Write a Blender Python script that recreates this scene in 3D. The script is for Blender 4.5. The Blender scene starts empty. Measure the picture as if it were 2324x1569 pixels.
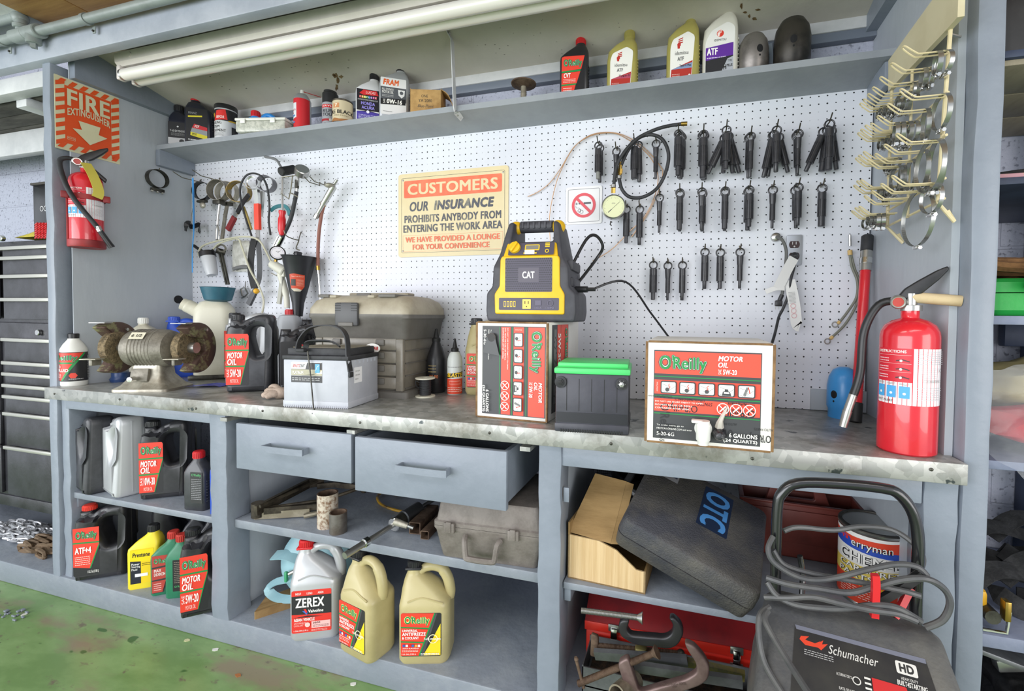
import bpy, bmesh, math, random
from mathutils import Vector as V, Matrix as M
random.seed(7)
SC = bpy.context.scene
COL = SC.collection
PI = math.pi
# ---------------------------------------------------------------- camera model (also used to measure the photo)
YAW, PIT, ROL = .2735, -.0275, .011
CAM = V((1.682, -1.6528, 1.1741)); FPX = 1001.8; PX = 1282.0; PY = 745.65
_f = V((-math.sin(YAW)*math.cos(PIT), math.cos(YAW)*math.cos(PIT), math.sin(PIT)))
_r = V((math.cos(YAW), math.sin(YAW), 0)); _u = _r.cross(_f)
_r, _u = math.cos(ROL)*_r + math.sin(ROL)*_u, -math.sin(ROL)*_r + math.cos(ROL)*_u
def at(a, b, x=None, y=None, z=None):
    d = _f + (a-PX)/FPX*_r - (b-PY)/FPX*_u
    if y is not None: t = (y-CAM.y)/d.y
    elif x is not None: t = (x-CAM.x)/d.x
    else: t = (z-CAM.z)/d.z
    return CAM + t*d
def mpp(p):                                   # metres per photo pixel near a point
    return (V(p)-CAM).dot(_f)/FPX
# ---------------------------------------------------------------- materials
def lin(h):
    if isinstance(h, tuple): return h
    h = h.lstrip('#'); r = []
    if len(h) == 3: h = ''.join(c*2 for c in h)
    for i in (0, 2, 4):
        c = int(h[i:i+2], 16)/255
        r.append(c/12.92 if c <= .04045 else ((c+.055)/1.055)**2.4)
    return tuple(r)
_mats = {}
def mat(name, col, rough=.5, metal=0, col2=None, sc=12, bump=0, bsc=60, lo=.42, hi=.62, st=(1, 1, 1), tr=0, alpha=1, coat=0, det=6):
    if name in _mats: return _mats[name]
    m = bpy.data.materials.new(name); m.use_nodes = True; nt = m.node_tree; N = nt.nodes; Lk = nt.links
    b = N['Principled BSDF']; c = lin(col)
    b.inputs['Base Color'].default_value = (*c, 1); b.inputs['Roughness'].default_value = rough
    b.inputs['Metallic'].default_value = metal
    if tr: b.inputs['Transmission Weight'].default_value = tr
    if alpha < 1: b.inputs['Alpha'].default_value = alpha
    if coat: b.inputs['Coat Weight'].default_value = coat
    m.diffuse_color = (*c, 1)
    if col2 or bump:
        tc = N.new('ShaderNodeTexCoord'); mp = N.new('ShaderNodeMapping'); mp.inputs['Scale'].default_value = st
        Lk.new(tc.outputs['Object'], mp.inputs['Vector'])
    if col2:
        n = N.new('ShaderNodeTexNoise'); n.inputs['Scale'].default_value = sc; n.inputs['Detail'].default_value = det
        n.inputs['Roughness'].default_value = .65
        Lk.new(mp.outputs[0], n.inputs['Vector'])
        r = N.new('ShaderNodeValToRGB'); r.color_ramp.elements[0].position = lo; r.color_ramp.elements[1].position = hi
        r.color_ramp.elements[0].color = (*c, 1); r.color_ramp.elements[1].color = (*lin(col2), 1)
        Lk.new(n.outputs['Fac'], r.inputs[0]); Lk.new(r.outputs[0], b.inputs['Base Color'])
    if bump:
        n2 = N.new('ShaderNodeTexNoise'); n2.inputs['Scale'].default_value = bsc; n2.inputs['Detail'].default_value = 4
        Lk.new(mp.outputs[0], n2.inputs['Vector'])
        bp = N.new('ShaderNodeBump'); bp.inputs['Strength'].default_value = bump; bp.inputs['Distance'].default_value = .004
        Lk.new(n2.outputs['Fac'], bp.inputs['Height']); Lk.new(bp.outputs[0], b.inputs['Normal'])
    _mats[name] = m
    return m
def ink(h, rough=.45):
    return mat('print_'+h.lstrip('#')+('' if rough == .45 else str(rough)), h, rough)
# ---------------------------------------------------------------- mesh builder
def RZ(a): return M.Rotation(a, 4, 'Z')
def RX(a): return M.Rotation(a, 4, 'X')
def RY(a): return M.Rotation(a, 4, 'Y')
def TR(*p): return M.Translation(V(p[0] if len(p) == 1 else p))
FRONT = M(((1, 0, 0, 0), (0, 0, -1, 0), (0, 1, 0, 0), (0, 0, 0, 1)))      # drawing plane xy -> xz, facing -y
SIDE = M(((0, 0, 1, 0), (1, 0, 0, 0), (0, 1, 0, 0), (0, 0, 0, 1)))        # drawing plane xy -> yz, facing +x
def frame(p0, p1):
    z = (V(p1)-V(p0)).normalized(); a = V((0, 0, 1)) if abs(z.z) < .95 else V((1, 0, 0))
    x = a.cross(z).normalized(); y = z.cross(x)
    m = M((x, y, z)).transposed().to_4x4(); m.translation = V(p0)
    return m
def sm(pts, n=5, cyc=False):                  # Catmull-Rom through the points
    P = [V(p) for p in pts]; out = []; k = len(P)
    for i in range(k if cyc else k-1):
        if cyc: a, b, c, d = P[i-1], P[i], P[(i+1) % k], P[(i+2) % k]
        else: a, b, c, d = P[max(i-1, 0)], P[i], P[i+1], P[min(i+2, k-1)]
        for j in range(n):
            t = j/n
            out.append(.5*((2*b)+(c-a)*t+(2*a-5*b+4*c-d)*t*t+(3*b-a-3*c+d)*t**3))
    if not cyc: out.append(P[-1])
    return out
def circ(r, n=24, cx=0, cy=0, a0=0, a1=None):
    a1 = a0+2*PI if a1 is None else a1; full = abs(a1-a0-2*PI) < 1e-6
    return [(cx+r*math.cos(a0+(a1-a0)*i/(n if full else n-1)), cy+r*math.sin(a0+(a1-a0)*i/(n if full else n-1))) for i in range(n)]
def rrect(w, h, r, cx=0, cy=0, n=4):
    o = []; r = min(r, w/2-1e-5, h/2-1e-5)
    for sx, sy, a in ((1, -1, -PI/2), (1, 1, 0), (-1, 1, PI/2), (-1, -1, PI)):
        for i in range(n+1):
            t = a+PI/2*i/n; o.append((cx+sx*(w/2-r)+r*math.cos(t), cy+sy*(h/2-r)+r*math.sin(t)))
    return o
def rnd(pts, r, n=4):                         # round the corners of a polygon; r may be per point
    o = []; k = len(pts)
    for i in range(k):
        p = V(pts[i][:2]); a = V(pts[i-1][:2])-p; b = V(pts[(i+1) % k][:2])-p
        q = pts[i][2] if len(pts[i]) > 2 else r
        q = min(q, a.length*.48, b.length*.48)
        if q <= 0: o.append(tuple(p)); continue
        s = p+a.normalized()*q; e = p+b.normalized()*q
        for j in range(n+1):
            t = j/n; o.append(tuple((1-t)**2*s+2*t*(1-t)*p+t*t*e))
    return o
class B:
    def __init__(s): s.v = []; s.f = []; s.fm = []; s.ms = []
    def mi(s, m):
        if m not in s.ms: s.ms.append(m)
        return s.ms.index(m)
    def raw(s, vs, fs, m, X=None):
        k = len(s.v); i = s.mi(m)
        s.v += [tuple(X @ V(p)) for p in vs] if X is not None else [tuple(p) for p in vs]
        for f in fs: s.f.append([a+k for a in f]); s.fm.append(i)
        return s
    def bm(s, bm, m, X=None):
        bm.verts.index_update()
        s.raw([v.co for v in bm.verts], [[v.index for v in f.verts] for f in bm.faces], m, X); bm.free(); return s
    def box(s, c, d, m, bev=0, X=None, seg=2):
        bm = bmesh.new(); bmesh.ops.create_cube(bm, size=1, matrix=M.Diagonal((*d, 1)))
        if bev: bmesh.ops.bevel(bm, geom=bm.edges[:], offset=min(bev, min(d)*.49), segments=seg, profile=.5, affect='EDGES')
        return s.bm(bm, m, (X or M()) @ TR(*c))
    def b2(s, a, b, m, bev=0, X=None):        # box from corner to corner
        return s.box([(a[i]+b[i])/2 for i in range(3)], [abs(b[i]-a[i]) for i in range(3)], m, bev, X)
    def lathe(s, prof, m, seg=24, X=None, ang=2*PI):
        vs = []; n = len(prof); full = abs(ang-2*PI) < 1e-6; k = seg if full else seg+1
        for i in range(k):
            a = ang*i/seg
            for p in prof: vs.append((p[0]*math.cos(a), p[0]*math.sin(a), p[1]))
        groups = {}
        for i in range(seg):
            i2 = (i+1) % k
            for j in range(n-1):
                if prof[j][0] < 1e-9 and prof[j+1][0] < 1e-9: continue
                mm = prof[j+1][2] if len(prof[j+1]) > 2 else m
                groups.setdefault(mm, []).append([i*n+j, i2*n+j, i2*n+j+1, i*n+j+1])
        k0 = len(s.v); s.v += [tuple(X @ V(p)) for p in vs] if X is not None else vs
        for mm, fs in groups.items():
            ii = s.mi(mm)
            for f in fs: s.f.append([a+k0 for a in f]); s.fm.append(ii)
        return s
    def cyl(s, p0, p1, r, m, r2=None, seg=16, cap=True, bev=0):
        h = (V(p1)-V(p0)).length; r2 = r if r2 is None else r2
        pr = [(0, 0), (r, 0), (r2, h), (0, h)] if cap else [(r, 0), (r2, h)]
        if bev: pr = [(0, 0), (r-bev, 0), (r, bev), (r2, h-bev), (r2-bev, h), (0, h)]
        return s.lathe(pr, m, seg, frame(p0, p1))
    def tube(s, pts, r, m, seg=6, cyc=False, prof=None, up=None, X=None):
        P = [V(p) for p in pts]; n = len(P); vs = []; fs = []
        pf = prof or circ(1, seg); k = len(pf); nrm = None
        for i in range(n):
            if cyc: t = P[(i+1) % n]-P[i-1]
            else: t = P[min(i+1, n-1)]-P[max(i-1, 0)]
            t = t.normalized() if t.length > 1e-9 else V((0, 0, 1))
            if up is not None: nrm = V(up)-V(up).dot(t)*t
            elif nrm is None: nrm = (V((0, 0, 1)) if abs(t.z) < .9 else V((1, 0, 0))); nrm = nrm-nrm.dot(t)*t
            else: nrm = nrm-nrm.dot(t)*t
            nrm.normalize(); bn = t.cross(nrm)
            rr = r[i] if isinstance(r, (list, tuple)) else r
            for a, b in pf: vs.append(P[i]+(nrm*a+bn*b)*(1 if prof else rr))
        for i in range(n if cyc else n-1):
            i2 = (i+1) % n
            for j in range(k): fs.append([i*k+j, i*k+(j+1) % k, i2*k+(j+1) % k, i2*k+j])
        if not cyc: fs += [list(range(k))[::-1], [(n-1)*k+j for j in range(k)]]
        return s.raw(vs, fs, m, X)
    def ribbon(s, pts, w, t, m, up, cyc=False, X=None):      # flat strip; up is its face normal
        return s.tube(pts, 1, m, cyc=cyc, prof=[(-t/2, -w/2), (t/2, -w/2), (t/2, w/2), (-t/2, w/2)], up=up, X=X)
    def strip(s, pts, w, t, m, up, cyc=False, X=None):       # flat strip; up is the direction of its width
        return s.tube(pts, 1, m, cyc=cyc, prof=[(-w/2, -t/2), (w/2, -t/2), (w/2, t/2), (-w/2, t/2)], up=up, X=X)
    def extr(s, outer, th, m, holes=(), bev=0, X=None, res=2, fn=None):
        cu = bpy.data.curves.new('t', 'CURVE'); cu.dimensions = '2D'; cu.fill_mode = 'BOTH'
        cu.extrude = max(th/2-bev, 0); cu.bevel_depth = bev; cu.bevel_resolution = res; cu.offset = -bev
        for pl in [outer, *holes]:
            sp = cu.splines.new('POLY'); sp.points.add(len(pl)-1); sp.use_cyclic_u = True
            for p, q in zip(sp.points, pl): p.co = (q[0], q[1], 0, 1)
        o = bpy.data.objects.new('t', cu); me = o.to_mesh()
        vs = [v.co.copy() for v in me.vertices]; fs = [list(p.vertices) for p in me.polygons]
        o.to_mesh_clear(); bpy.data.objects.remove(o); bpy.data.curves.remove(cu)
        if fn: vs = [fn(v) for v in vs]
        bm = bmesh.new(); vv = [bm.verts.new(v) for v in vs]
        for f in fs:
            try: bm.faces.new([vv[i] for i in f])
            except ValueError: pass
        bmesh.ops.remove_doubles(bm, verts=bm.verts[:], dist=1e-6)
        return s.bm(bm, m, X)
    def loft(s, secs, m, n=4, X=None, cap=True):      # secs: (z, w, d, r[, ox, oy[, mat]])
        vs = []; k = 4*(n+1)
        for q in secs:
            ox = q[4] if len(q) > 4 else 0; oy = q[5] if len(q) > 5 else 0
            vs += [(x+ox, y+oy, q[0]) for x, y in rrect(q[1], q[2], q[3], n=n)]
        if X is not None: vs = [X @ V(p) for p in vs]
        k0 = len(s.v); s.v += [tuple(p) for p in vs]
        def add(f, mm): s.f.append([a+k0 for a in f]); s.fm.append(s.mi(mm))
        for i in range(len(secs)-1):
            mm = secs[i+1][6] if len(secs[i+1]) > 6 else m
            for j in range(k): add([i*k+j, i*k+(j+1) % k, (i+1)*k+(j+1) % k, (i+1)*k+j], mm)
        if cap:
            add(list(range(k))[::-1], m); add([(len(secs)-1)*k+j for j in range(k)], secs[-1][6] if len(secs[-1]) > 6 else m)
        return s
    def sph(s, c, r, m, seg=12, sc=(1, 1, 1), X=None):
        bm = bmesh.new(); bmesh.ops.create_uvsphere(bm, u_segments=seg, v_segments=max(6, seg//2), radius=1)
        return s.bm(bm, m, (X or M()) @ TR(*c) @ M.Diagonal((r*sc[0], r*sc[1], r*sc[2], 1)))
    def map(s, fn): s.v = [tuple(fn(V(p))) for p in s.v]; return s
    def xf(s, X): s.v = [tuple(X @ V(p)) for p in s.v]; return s
    def mesh(s, name, ang=38):
        me = bpy.data.meshes.new(name); me.from_pydata(s.v, [], s.f)
        for m in s.ms: me.materials.append(m)
        me.polygons.foreach_set('material_index', s.fm)
        me.polygons.foreach_set('use_smooth', [True]*len(s.f))
        me.validate(); me.update(); me.set_sharp_from_angle(angle=math.radians(ang))
        return me
    def build(s, name, parent=None, ang=38, label=None):
        o = bpy.data.objects.new(name, s.mesh(name, ang)); COL.objects.link(o)
        if parent: o.parent = parent
        if label: o['label'] = label
        return o
    def thing(s, name, label, cat, loc=(0, 0, 0), rz=0, group=None, ang=38):
        return tag(s.build(name, None, ang), label, cat, loc, rz, group)
    def struct(s, name, ang=38):
        o = s.build(name, None, ang); o['kind'] = 'structure'; return o
def tag(o, label, cat, loc=None, rz=None, group=None):
    o['label'] = label; o['category'] = cat
    if group: o['group'] = group
    if loc is not None: o.location = loc
    if rz is not None: o.rotation_euler = (0, 0, rz)
    return o
def thing(name, label, cat, loc=(0, 0, 0), rz=0, group=None):
    o = bpy.data.objects.new(name, None); COL.objects.link(o); o.empty_display_size = .05
    return tag(o, label, cat, loc, rz, group)
def dup(root, label, loc, rz=None, group=None):
    c = root.copy(); COL.objects.link(c); c['label'] = label; c.location = loc
    if rz is not None: c.rotation_euler = (0, 0, rz)
    if group: c['group'] = group
    def kids(a, b):
        for ch in a.children:
            d = ch.copy(); COL.objects.link(d); d.parent = b; kids(ch, d)
    kids(root, c)
    return c
# ---------------------------------------------------------------- printed labels
_txt = {}
def text_mesh(t, off, sh, font=0):
    k = (t, off, sh); b = off; off = 0
    if k not in _txt:
        cu = bpy.data.curves.new('t', 'FONT'); cu.body = t; cu.size = 1; cu.offset = off; cu.shear = sh; cu.resolution_u = 3
        cu.space_character = 1.02+b*1.2
        o = bpy.data.objects.new('t', cu); me = o.to_mesh()
        vs = [(v.co.x, v.co.y) for v in me.vertices]; fs = [list(p.vertices) for p in me.polygons]; n = len(vs)
        sh_ = [(0, 0)] if b < .012 else [(-b*.6, 0), (b*.6, 0)] if b < .022 else [(-b, -b*.5), (b, -b*.5), (-b, b*.5), (b, b*.5)] if b < .045 else [(b*math.cos(i*PI/4), b*math.sin(i*PI/4)) for i in range(8)]
        _txt[k] = ([(x+dx, y+dy) for dx, dy in sh_ for x, y in vs], fs, n)
        o.to_mesh_clear(); bpy.data.objects.remove(o); bpy.data.curves.remove(cu)
    return _txt[k]
class L:
    """a flat printed face; coordinates are fractions of w (x, from the left) and h (y, from the bottom)"""
    DZ = .00012
    def __init__(s, w, h): s.w = w; s.h = h; s.ops = []; s.k = 1
    def _a(s, vs, fs, c, up=1): s.ops.append((vs, fs, c, s.k)); s.k += up; return s
    def poly(s, pts, c): return s._a([(x*s.w, y*s.h) for x, y in pts], [list(range(len(pts)))], c)
    def rect(s, x0, y0, x1, y1, c): return s.poly([(x0, y0), (x1, y0), (x1, y1), (x0, y1)], c)
    def rr(s, x0, y0, x1, y1, c, r=.004):
        return s._a(rrect((x1-x0)*s.w, (y1-y0)*s.h, r, (x0+x1)/2*s.w, (y0+y1)/2*s.h), [list(range(20))], c)
    def frame(s, x0, y0, x1, y1, t, c, r=.004):
        w, h = (x1-x0)*s.w, (y1-y0)*s.h; cx, cy = (x0+x1)/2*s.w, (y0+y1)/2*s.h
        a = rrect(w, h, r, cx, cy); b = rrect(w-2*t, h-2*t, max(r-t, .0005), cx, cy); n = len(a)
        return s._a(a+b, [[i, (i+1) % n, n+(i+1) % n, n+i] for i in range(n)], c)
    def disc(s, cx, cy, r, c, n=24): return s._a(circ(r, n, cx*s.w, cy*s.h), [list(range(n))], c)
    def ring(s, cx, cy, r, t, c, n=28):
        return s._a(circ(r, n, cx*s.w, cy*s.h)+circ(r-t, n, cx*s.w, cy*s.h), [[i, (i+1) % n, n+(i+1) % n, n+i] for i in range(n)], c)
    def line(s, x0, y0, x1, y1, t, c):
        a = V((x0*s.w, y0*s.h)); b = V((x1*s.w, y1*s.h)); d = (b-a).normalized(); q = V((-d.y, d.x))*t/2
        return s._a([tuple(a+q), tuple(a-q), tuple(b-q), tuple(b+q)], [[0, 1, 2, 3]], c)
    def pl(s, pts, t, c):
        for a, b in zip(pts, pts[1:]): s.line(*a, *b, t, c); s.k -= 1
        s.k += 1; return s
    def text(s, t, x0, y0, x1, y1, c, b=.015, sh=0, rot=0, fn=None, up=1):
        vs, fs, n = text_mesh(t, b, sh)
        if not vs: return s
        xs = [p[0] for p in vs]; ys = [p[1] for p in vs]; ax, bx, ay, by = min(xs), max(xs), min(ys), max(ys)
        o = []
        for x, y in vs:
            p = (x-ax)/(bx-ax or 1); q = (y-ay)/(by-ay or 1)
            if rot == 90: p, q = 1-q, p
            elif rot == -90: p, q = q, 1-p
            elif rot == 180: p, q = 1-p, 1-q
            X, Y = x0+(x1-x0)*p, y0+(y1-y0)*q
            if fn: X, Y = fn(X, Y)
            o.append((X*s.w, Y*s.h))
        for i in range(0, len(o), n): s._a(o[i:i+n], fs, c, .15)
        s.k += up; return s
    def para(s, x0, y0, x1, y1, n, c, t=.35):       # lines of print too small to read
        rg = random.Random(n*7+int(x0*100))
        for i in range(n):
            y = y1-(i+.5)*(y1-y0)/n; x = x0; hh = (y1-y0)/n*t
            while x < x1:
                q = min(x1, x+(x1-x0)*rg.uniform(.04, .16)); s.rect(x, y-hh/2, q, y+hh/2, c); s.k -= 1; x = q+(x1-x0)*.025
        s.k += 1; return s
    def build(s, name, parent, fn=None, X=None, R=None, label=None, rough=.45, dz=None):
        b = B(); dz = dz or s.DZ
        for vs, fs, c, k in s.ops:
            m = c if not isinstance(c, str) else ink(c, rough)
            if R:
                bm = bmesh.new(); vv = [bm.verts.new((x, y, 0)) for x, y in vs]
                for f in fs:
                    try: bm.faces.new([vv[i] for i in f])
                    except ValueError: pass
                st = R*.16; lo = min(x for x, y in vs); hi = max(x for x, y in vs); x = math.ceil(lo/st)*st
                while x < hi:
                    bmesh.ops.bisect_plane(bm, geom=bm.verts[:]+bm.edges[:]+bm.faces[:], plane_co=(x, 0, 0), plane_no=(1, 0, 0)); x += st
                bm.verts.index_update()
                vs = [(v.co.x, v.co.y) for v in bm.verts]; fs = [[v.index for v in f.verts] for f in bm.faces]; bm.free()
                P = [((R+k*dz)*math.sin((x-s.w/2)/R), -(R+k*dz)*math.cos((x-s.w/2)/R), y) for x, y in vs]
            elif fn: P = [fn(x-s.w/2, y, k*dz) for x, y in vs]
            else: P = [(x-s.w/2, -k*dz, y) for x, y in vs]
            b.raw(P, fs, m, X)
        return b.build(name, parent, label=label)
# ================================================================ camera, light
cam = bpy.data.cameras.new('camera'); co = bpy.data.objects.new('camera', cam); COL.objects.link(co); SC.camera = co
cam.sensor_width = 36; cam.lens = FPX/2324*36; cam.shift_x = -(PX-1162)/2324; cam.shift_y = (PY-784.5)/2324; cam.clip_start = .02
mw = M((_r, _u, -_f)).transposed().to_4x4(); mw.translation = CAM; co.matrix_world = mw
SC.view_settings.view_transform = 'Standard'; SC.view_settings.look = 'None'; SC.view_settings.gamma = 1; SC.view_settings.exposure = .1
w = bpy.data.worlds.new('world'); SC.world = w; w.use_nodes = True
w.node_tree.nodes['Background'].inputs[0].default_value = (.86, .92, 1, 1); w.node_tree.nodes['Background'].inputs[1].default_value = .92
def area(n, loc, tgt, sx, sy, e, c):
    l = bpy.data.lights.new(n, 'AREA'); l.shape = 'RECTANGLE'; l.size = sx; l.size_y = sy; l.energy = e; l.color = c
    o = bpy.data.objects.new(n, l); COL.objects.link(o); o.location = loc
    o.rotation_euler = (V(tgt)-V(loc)).to_track_quat('-Z', 'Y').to_euler()
area('shop_ceiling_lamp', (-.9, -2.6, 3.3), (.6, 0, 1.2), 2.6, .5, 34, (1, .96, .9))
area('shop_ceiling_lamp', (2.2, -3.0, 3.3), (1.2, 0, 1), 2.6, .5, 22, (1, .96, .92))
area('garage_doorway', (-1.7, -4.9, 1.2), (.9, 0, 1.25), 6.0, 2.2, 235, (.95, .97, 1))
area('side_fill_light', (5.0, -3.6, 1.3), (.0, -.1, 1.3), 2.6, 2.2, 88, (1, .97, .94))  # side fill added to brighten the left wall, no known doorway there
# ================================================================ materials of the setting
GP = mat('grey_paint', '#878f9b', .42, 0, '#7b838f', 5, .35, 34, .35, .7)
GPD = mat('grey_paint_worn', '#7f8690', .45, 0, '#8f959c', 9, .5, 40, .45, .75)
GPL = mat('grey_paint_pale', '#b2b8bf', .45, 0, '#a5acb5', 3.5, .18, 60, .35, .7, (1, 1, .25))
GPB = mat('blue_grey_paint', '#858ca0', .45, 0, '#737b92', 6, .3, 40)
CEIL = mat('ceiling_paint', '#c2bdb4', .6, 0, '#aea9a0', 2.6, .25, 30, .35, .75)
WHITEW = mat('white_wood_paint', '#c9cacb', .5, 0, '#b9bbbd', 6, .2, 50)
PLANK = mat('raw_pine_planks', '#b98d55', .6, 0, '#8a5f30', 3, .1, 60, .35, .8, (1.2, 14, 1))
DARKW = mat('old_grey_planks', '#5d5a55', .8, 0, '#2f2c29', 4, .2, 40, .4, .7, (1, 6, 1))
NAVY = mat('dark_blue_board', '#39435a', .5, 0, '#2b3346', 6, .2, 40)
CREAMB = mat('cream_planks', '#9b927c', .6, 0, '#857c68', 4, .2, 40, .4, .7, (5, 1, 1))
def nodes_of(m): return m.node_tree.nodes, m.node_tree.links
def block_mat():
    m = mat('painted_block', '#a8abb8', .6, 0); N, K = nodes_of(m); b = N['Principled BSDF']
    tc = N.new('ShaderNodeTexCoord'); mp = N.new('ShaderNodeMapping'); mp.inputs['Rotation'].default_value = (PI/2, 0, 0)
    K.new(tc.outputs['Object'], mp.inputs[0])
    br = N.new('ShaderNodeTexBrick'); br.inputs['Scale'].default_value = 1; br.inputs['Brick Width'].default_value = .4; br.inputs['Row Height'].default_value = .2
    br.inputs['Mortar Size'].default_value = .006; br.inputs['Mortar Smooth'].default_value = .4
    K.new(mp.outputs[0], br.inputs[0])
    n = N.new('ShaderNodeTexNoise'); n.inputs['Scale'].default_value = 90; n.inputs['Detail'].default_value = 4; K.new(tc.outputs['Object'], n.inputs[0])
    r = N.new('ShaderNodeValToRGB'); r.color_ramp.elements[0].position = .3; r.color_ramp.elements[1].position = .42
    r.color_ramp.elements[0].color = (.17, .18, .23, 1); r.color_ramp.elements[1].color = (.42, .44, .53, 1)
    K.new(n.outputs[0], r.inputs[0]); K.new(r.outputs[0], b.inputs['Base Color'])
    ad = N.new('ShaderNodeMath'); ad.operation = 'MULTIPLY_ADD'; ad.inputs[1].default_value = -1.2; K.new(br.outputs['Fac'], ad.inputs[0]); K.new(n.outputs[0], ad.inputs[2])
    bp = N.new('ShaderNodeBump'); bp.inputs['Strength'].default_value = .6; bp.inputs['Distance'].default_value = .006
    K.new(ad.outputs[0], bp.inputs['Height']); K.new(bp.outputs[0], b.inputs['Normal']); return m
BLOCK = block_mat()
def peg_mat():
    m = mat('pegboard_paint', '#dcdee6', .38, 0); N, K = nodes_of(m); b = N['Principled BSDF']
    tc = N.new('ShaderNodeTexCoord'); sp = N.new('ShaderNodeSeparateXYZ'); K.new(tc.outputs['Object'], sp.inputs[0])
    def mth(op, a, c=None):
        x = N.new('ShaderNodeMath'); x.operation = op
        for i, q in enumerate((a, c)):
            if q is None: continue
            if isinstance(q, (int, float)): x.inputs[i].default_value = q
            else: K.new(q, x.inputs[i])
        return x.outputs[0]
    ds = []; cells = []
    for ax in ('X', 'Z'):
        q = mth('ADD', mth('DIVIDE', sp.outputs[ax], .0254), .5); fl = mth('FLOOR', q); cells.append(fl)
        d = mth('SUBTRACT', mth('SUBTRACT', q, fl), .5); ds.append(mth('MULTIPLY', d, d))
    dist = mth('SQRT', mth('ADD', *ds))
    cv = N.new('ShaderNodeCombineXYZ'); K.new(cells[0], cv.inputs[0]); K.new(cells[1], cv.inputs[2])
    wn = N.new('ShaderNodeTexWhiteNoise'); K.new(cv.outputs[0], wn.inputs[0])
    hole = mth('LESS_THAN', dist, mth('ADD', .075, mth('MULTIPLY', wn.outputs['Value'], .035)))
    nz = N.new('ShaderNodeTexNoise'); nz.inputs['Scale'].default_value = 4.5; K.new(tc.outputs['Object'], nz.inputs[0])
    vis = mth('MULTIPLY', hole, mth('MAXIMUM', .25, mth('GREATER_THAN', mth('ADD', mth('MULTIPLY', wn.outputs['Value'], .22), nz.outputs[0]), .48)))
    n2 = N.new('ShaderNodeTexNoise'); n2.inputs['Scale'].default_value = 2.2; n2.inputs['Detail'].default_value = 5; K.new(tc.outputs['Object'], n2.inputs[0])
    r = N.new('ShaderNodeValToRGB'); r.color_ramp.elements[0].position = .35; r.color_ramp.elements[1].position = .65
    r.color_ramp.elements[0].color = (*lin('#d4d6e0'), 1); r.color_ramp.elements[1].color = (*lin('#dee1e8'), 1); K.new(n2.outputs[0], r.inputs[0])
    mx = N.new('ShaderNodeMixRGB'); K.new(vis, mx.inputs[0]); K.new(r.outputs[0], mx.inputs[1]); mx.inputs[2].default_value = (.012, .013, .016, 1)
    K.new(mx.outputs[0], b.inputs['Base Color'])
    bp = N.new('ShaderNodeBump'); bp.inputs['Strength'].default_value = .5; bp.inputs['Distance'].default_value = .002; bp.invert = True
    K.new(hole, bp.inputs['Height']); K.new(bp.outputs[0], b.inputs['Normal']); return m
PEG = peg_mat()
def floor_mat():
    m = mat('green_floor_paint', '#6aa04c', .3); N, K = nodes_of(m); b = N['Principled BSDF']
    tc = N.new('ShaderNodeTexCoord')
    def noise(sc, det, st=(1, 1, 1), off=0):
        mp = N.new('ShaderNodeMapping'); mp.inputs['Scale'].default_value = st; mp.inputs['Location'].default_value = (off, off, 0)
        mp.inputs['Rotation'].default_value = (0, 0, .3)
        K.new(tc.outputs['Object'], mp.inputs[0]); n = N.new('ShaderNodeTexNoise'); n.inputs['Scale'].default_value = sc; n.inputs['Detail'].default_value = det
        n.inputs['Roughness'].default_value = .62; K.new(mp.outputs[0], n.inputs[0]); return n.outputs[0]
    def ramp(x, a, c): 
        r = N.new('ShaderNodeMapRange'); r.inputs[1].default_value = a; r.inputs[2].default_value = c; K.new(x, r.inputs[0]); return r.outputs[0]
    def mix(f, a, c):
        x = N.new('ShaderNodeMixRGB'); K.new(f, x.inputs[0])
        for i, q in ((1, a), (2, c)):
            if isinstance(q, str): x.inputs[i].default_value = (*lin(q), 1)
            else: K.new(q, x.inputs[i])
        return x.outputs[0]
    c = mix(ramp(noise(3, 6, (1, 2.2, 1)), .4, .62), '#6f8f55', '#8aa86e')
    c = mix(ramp(noise(2.2, 8, (1, 3, 1), 3), .52, .66), c, '#8a8268')
    c = mix(ramp(noise(14, 6, (1, 2, 1), 7), .6, .68), c, '#706b56')
    c = mix(ramp(noise(7, 2, (1, 2.6, 1), 12), .66, .69), c, '#456a35')
    c = mix(ramp(noise(40, 2, (1, 2, 1), 5), .74, .77), c, '#3b3a30')
    K.new(c, b.inputs['Base Color']); return m
FLOORM = floor_mat()
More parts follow.
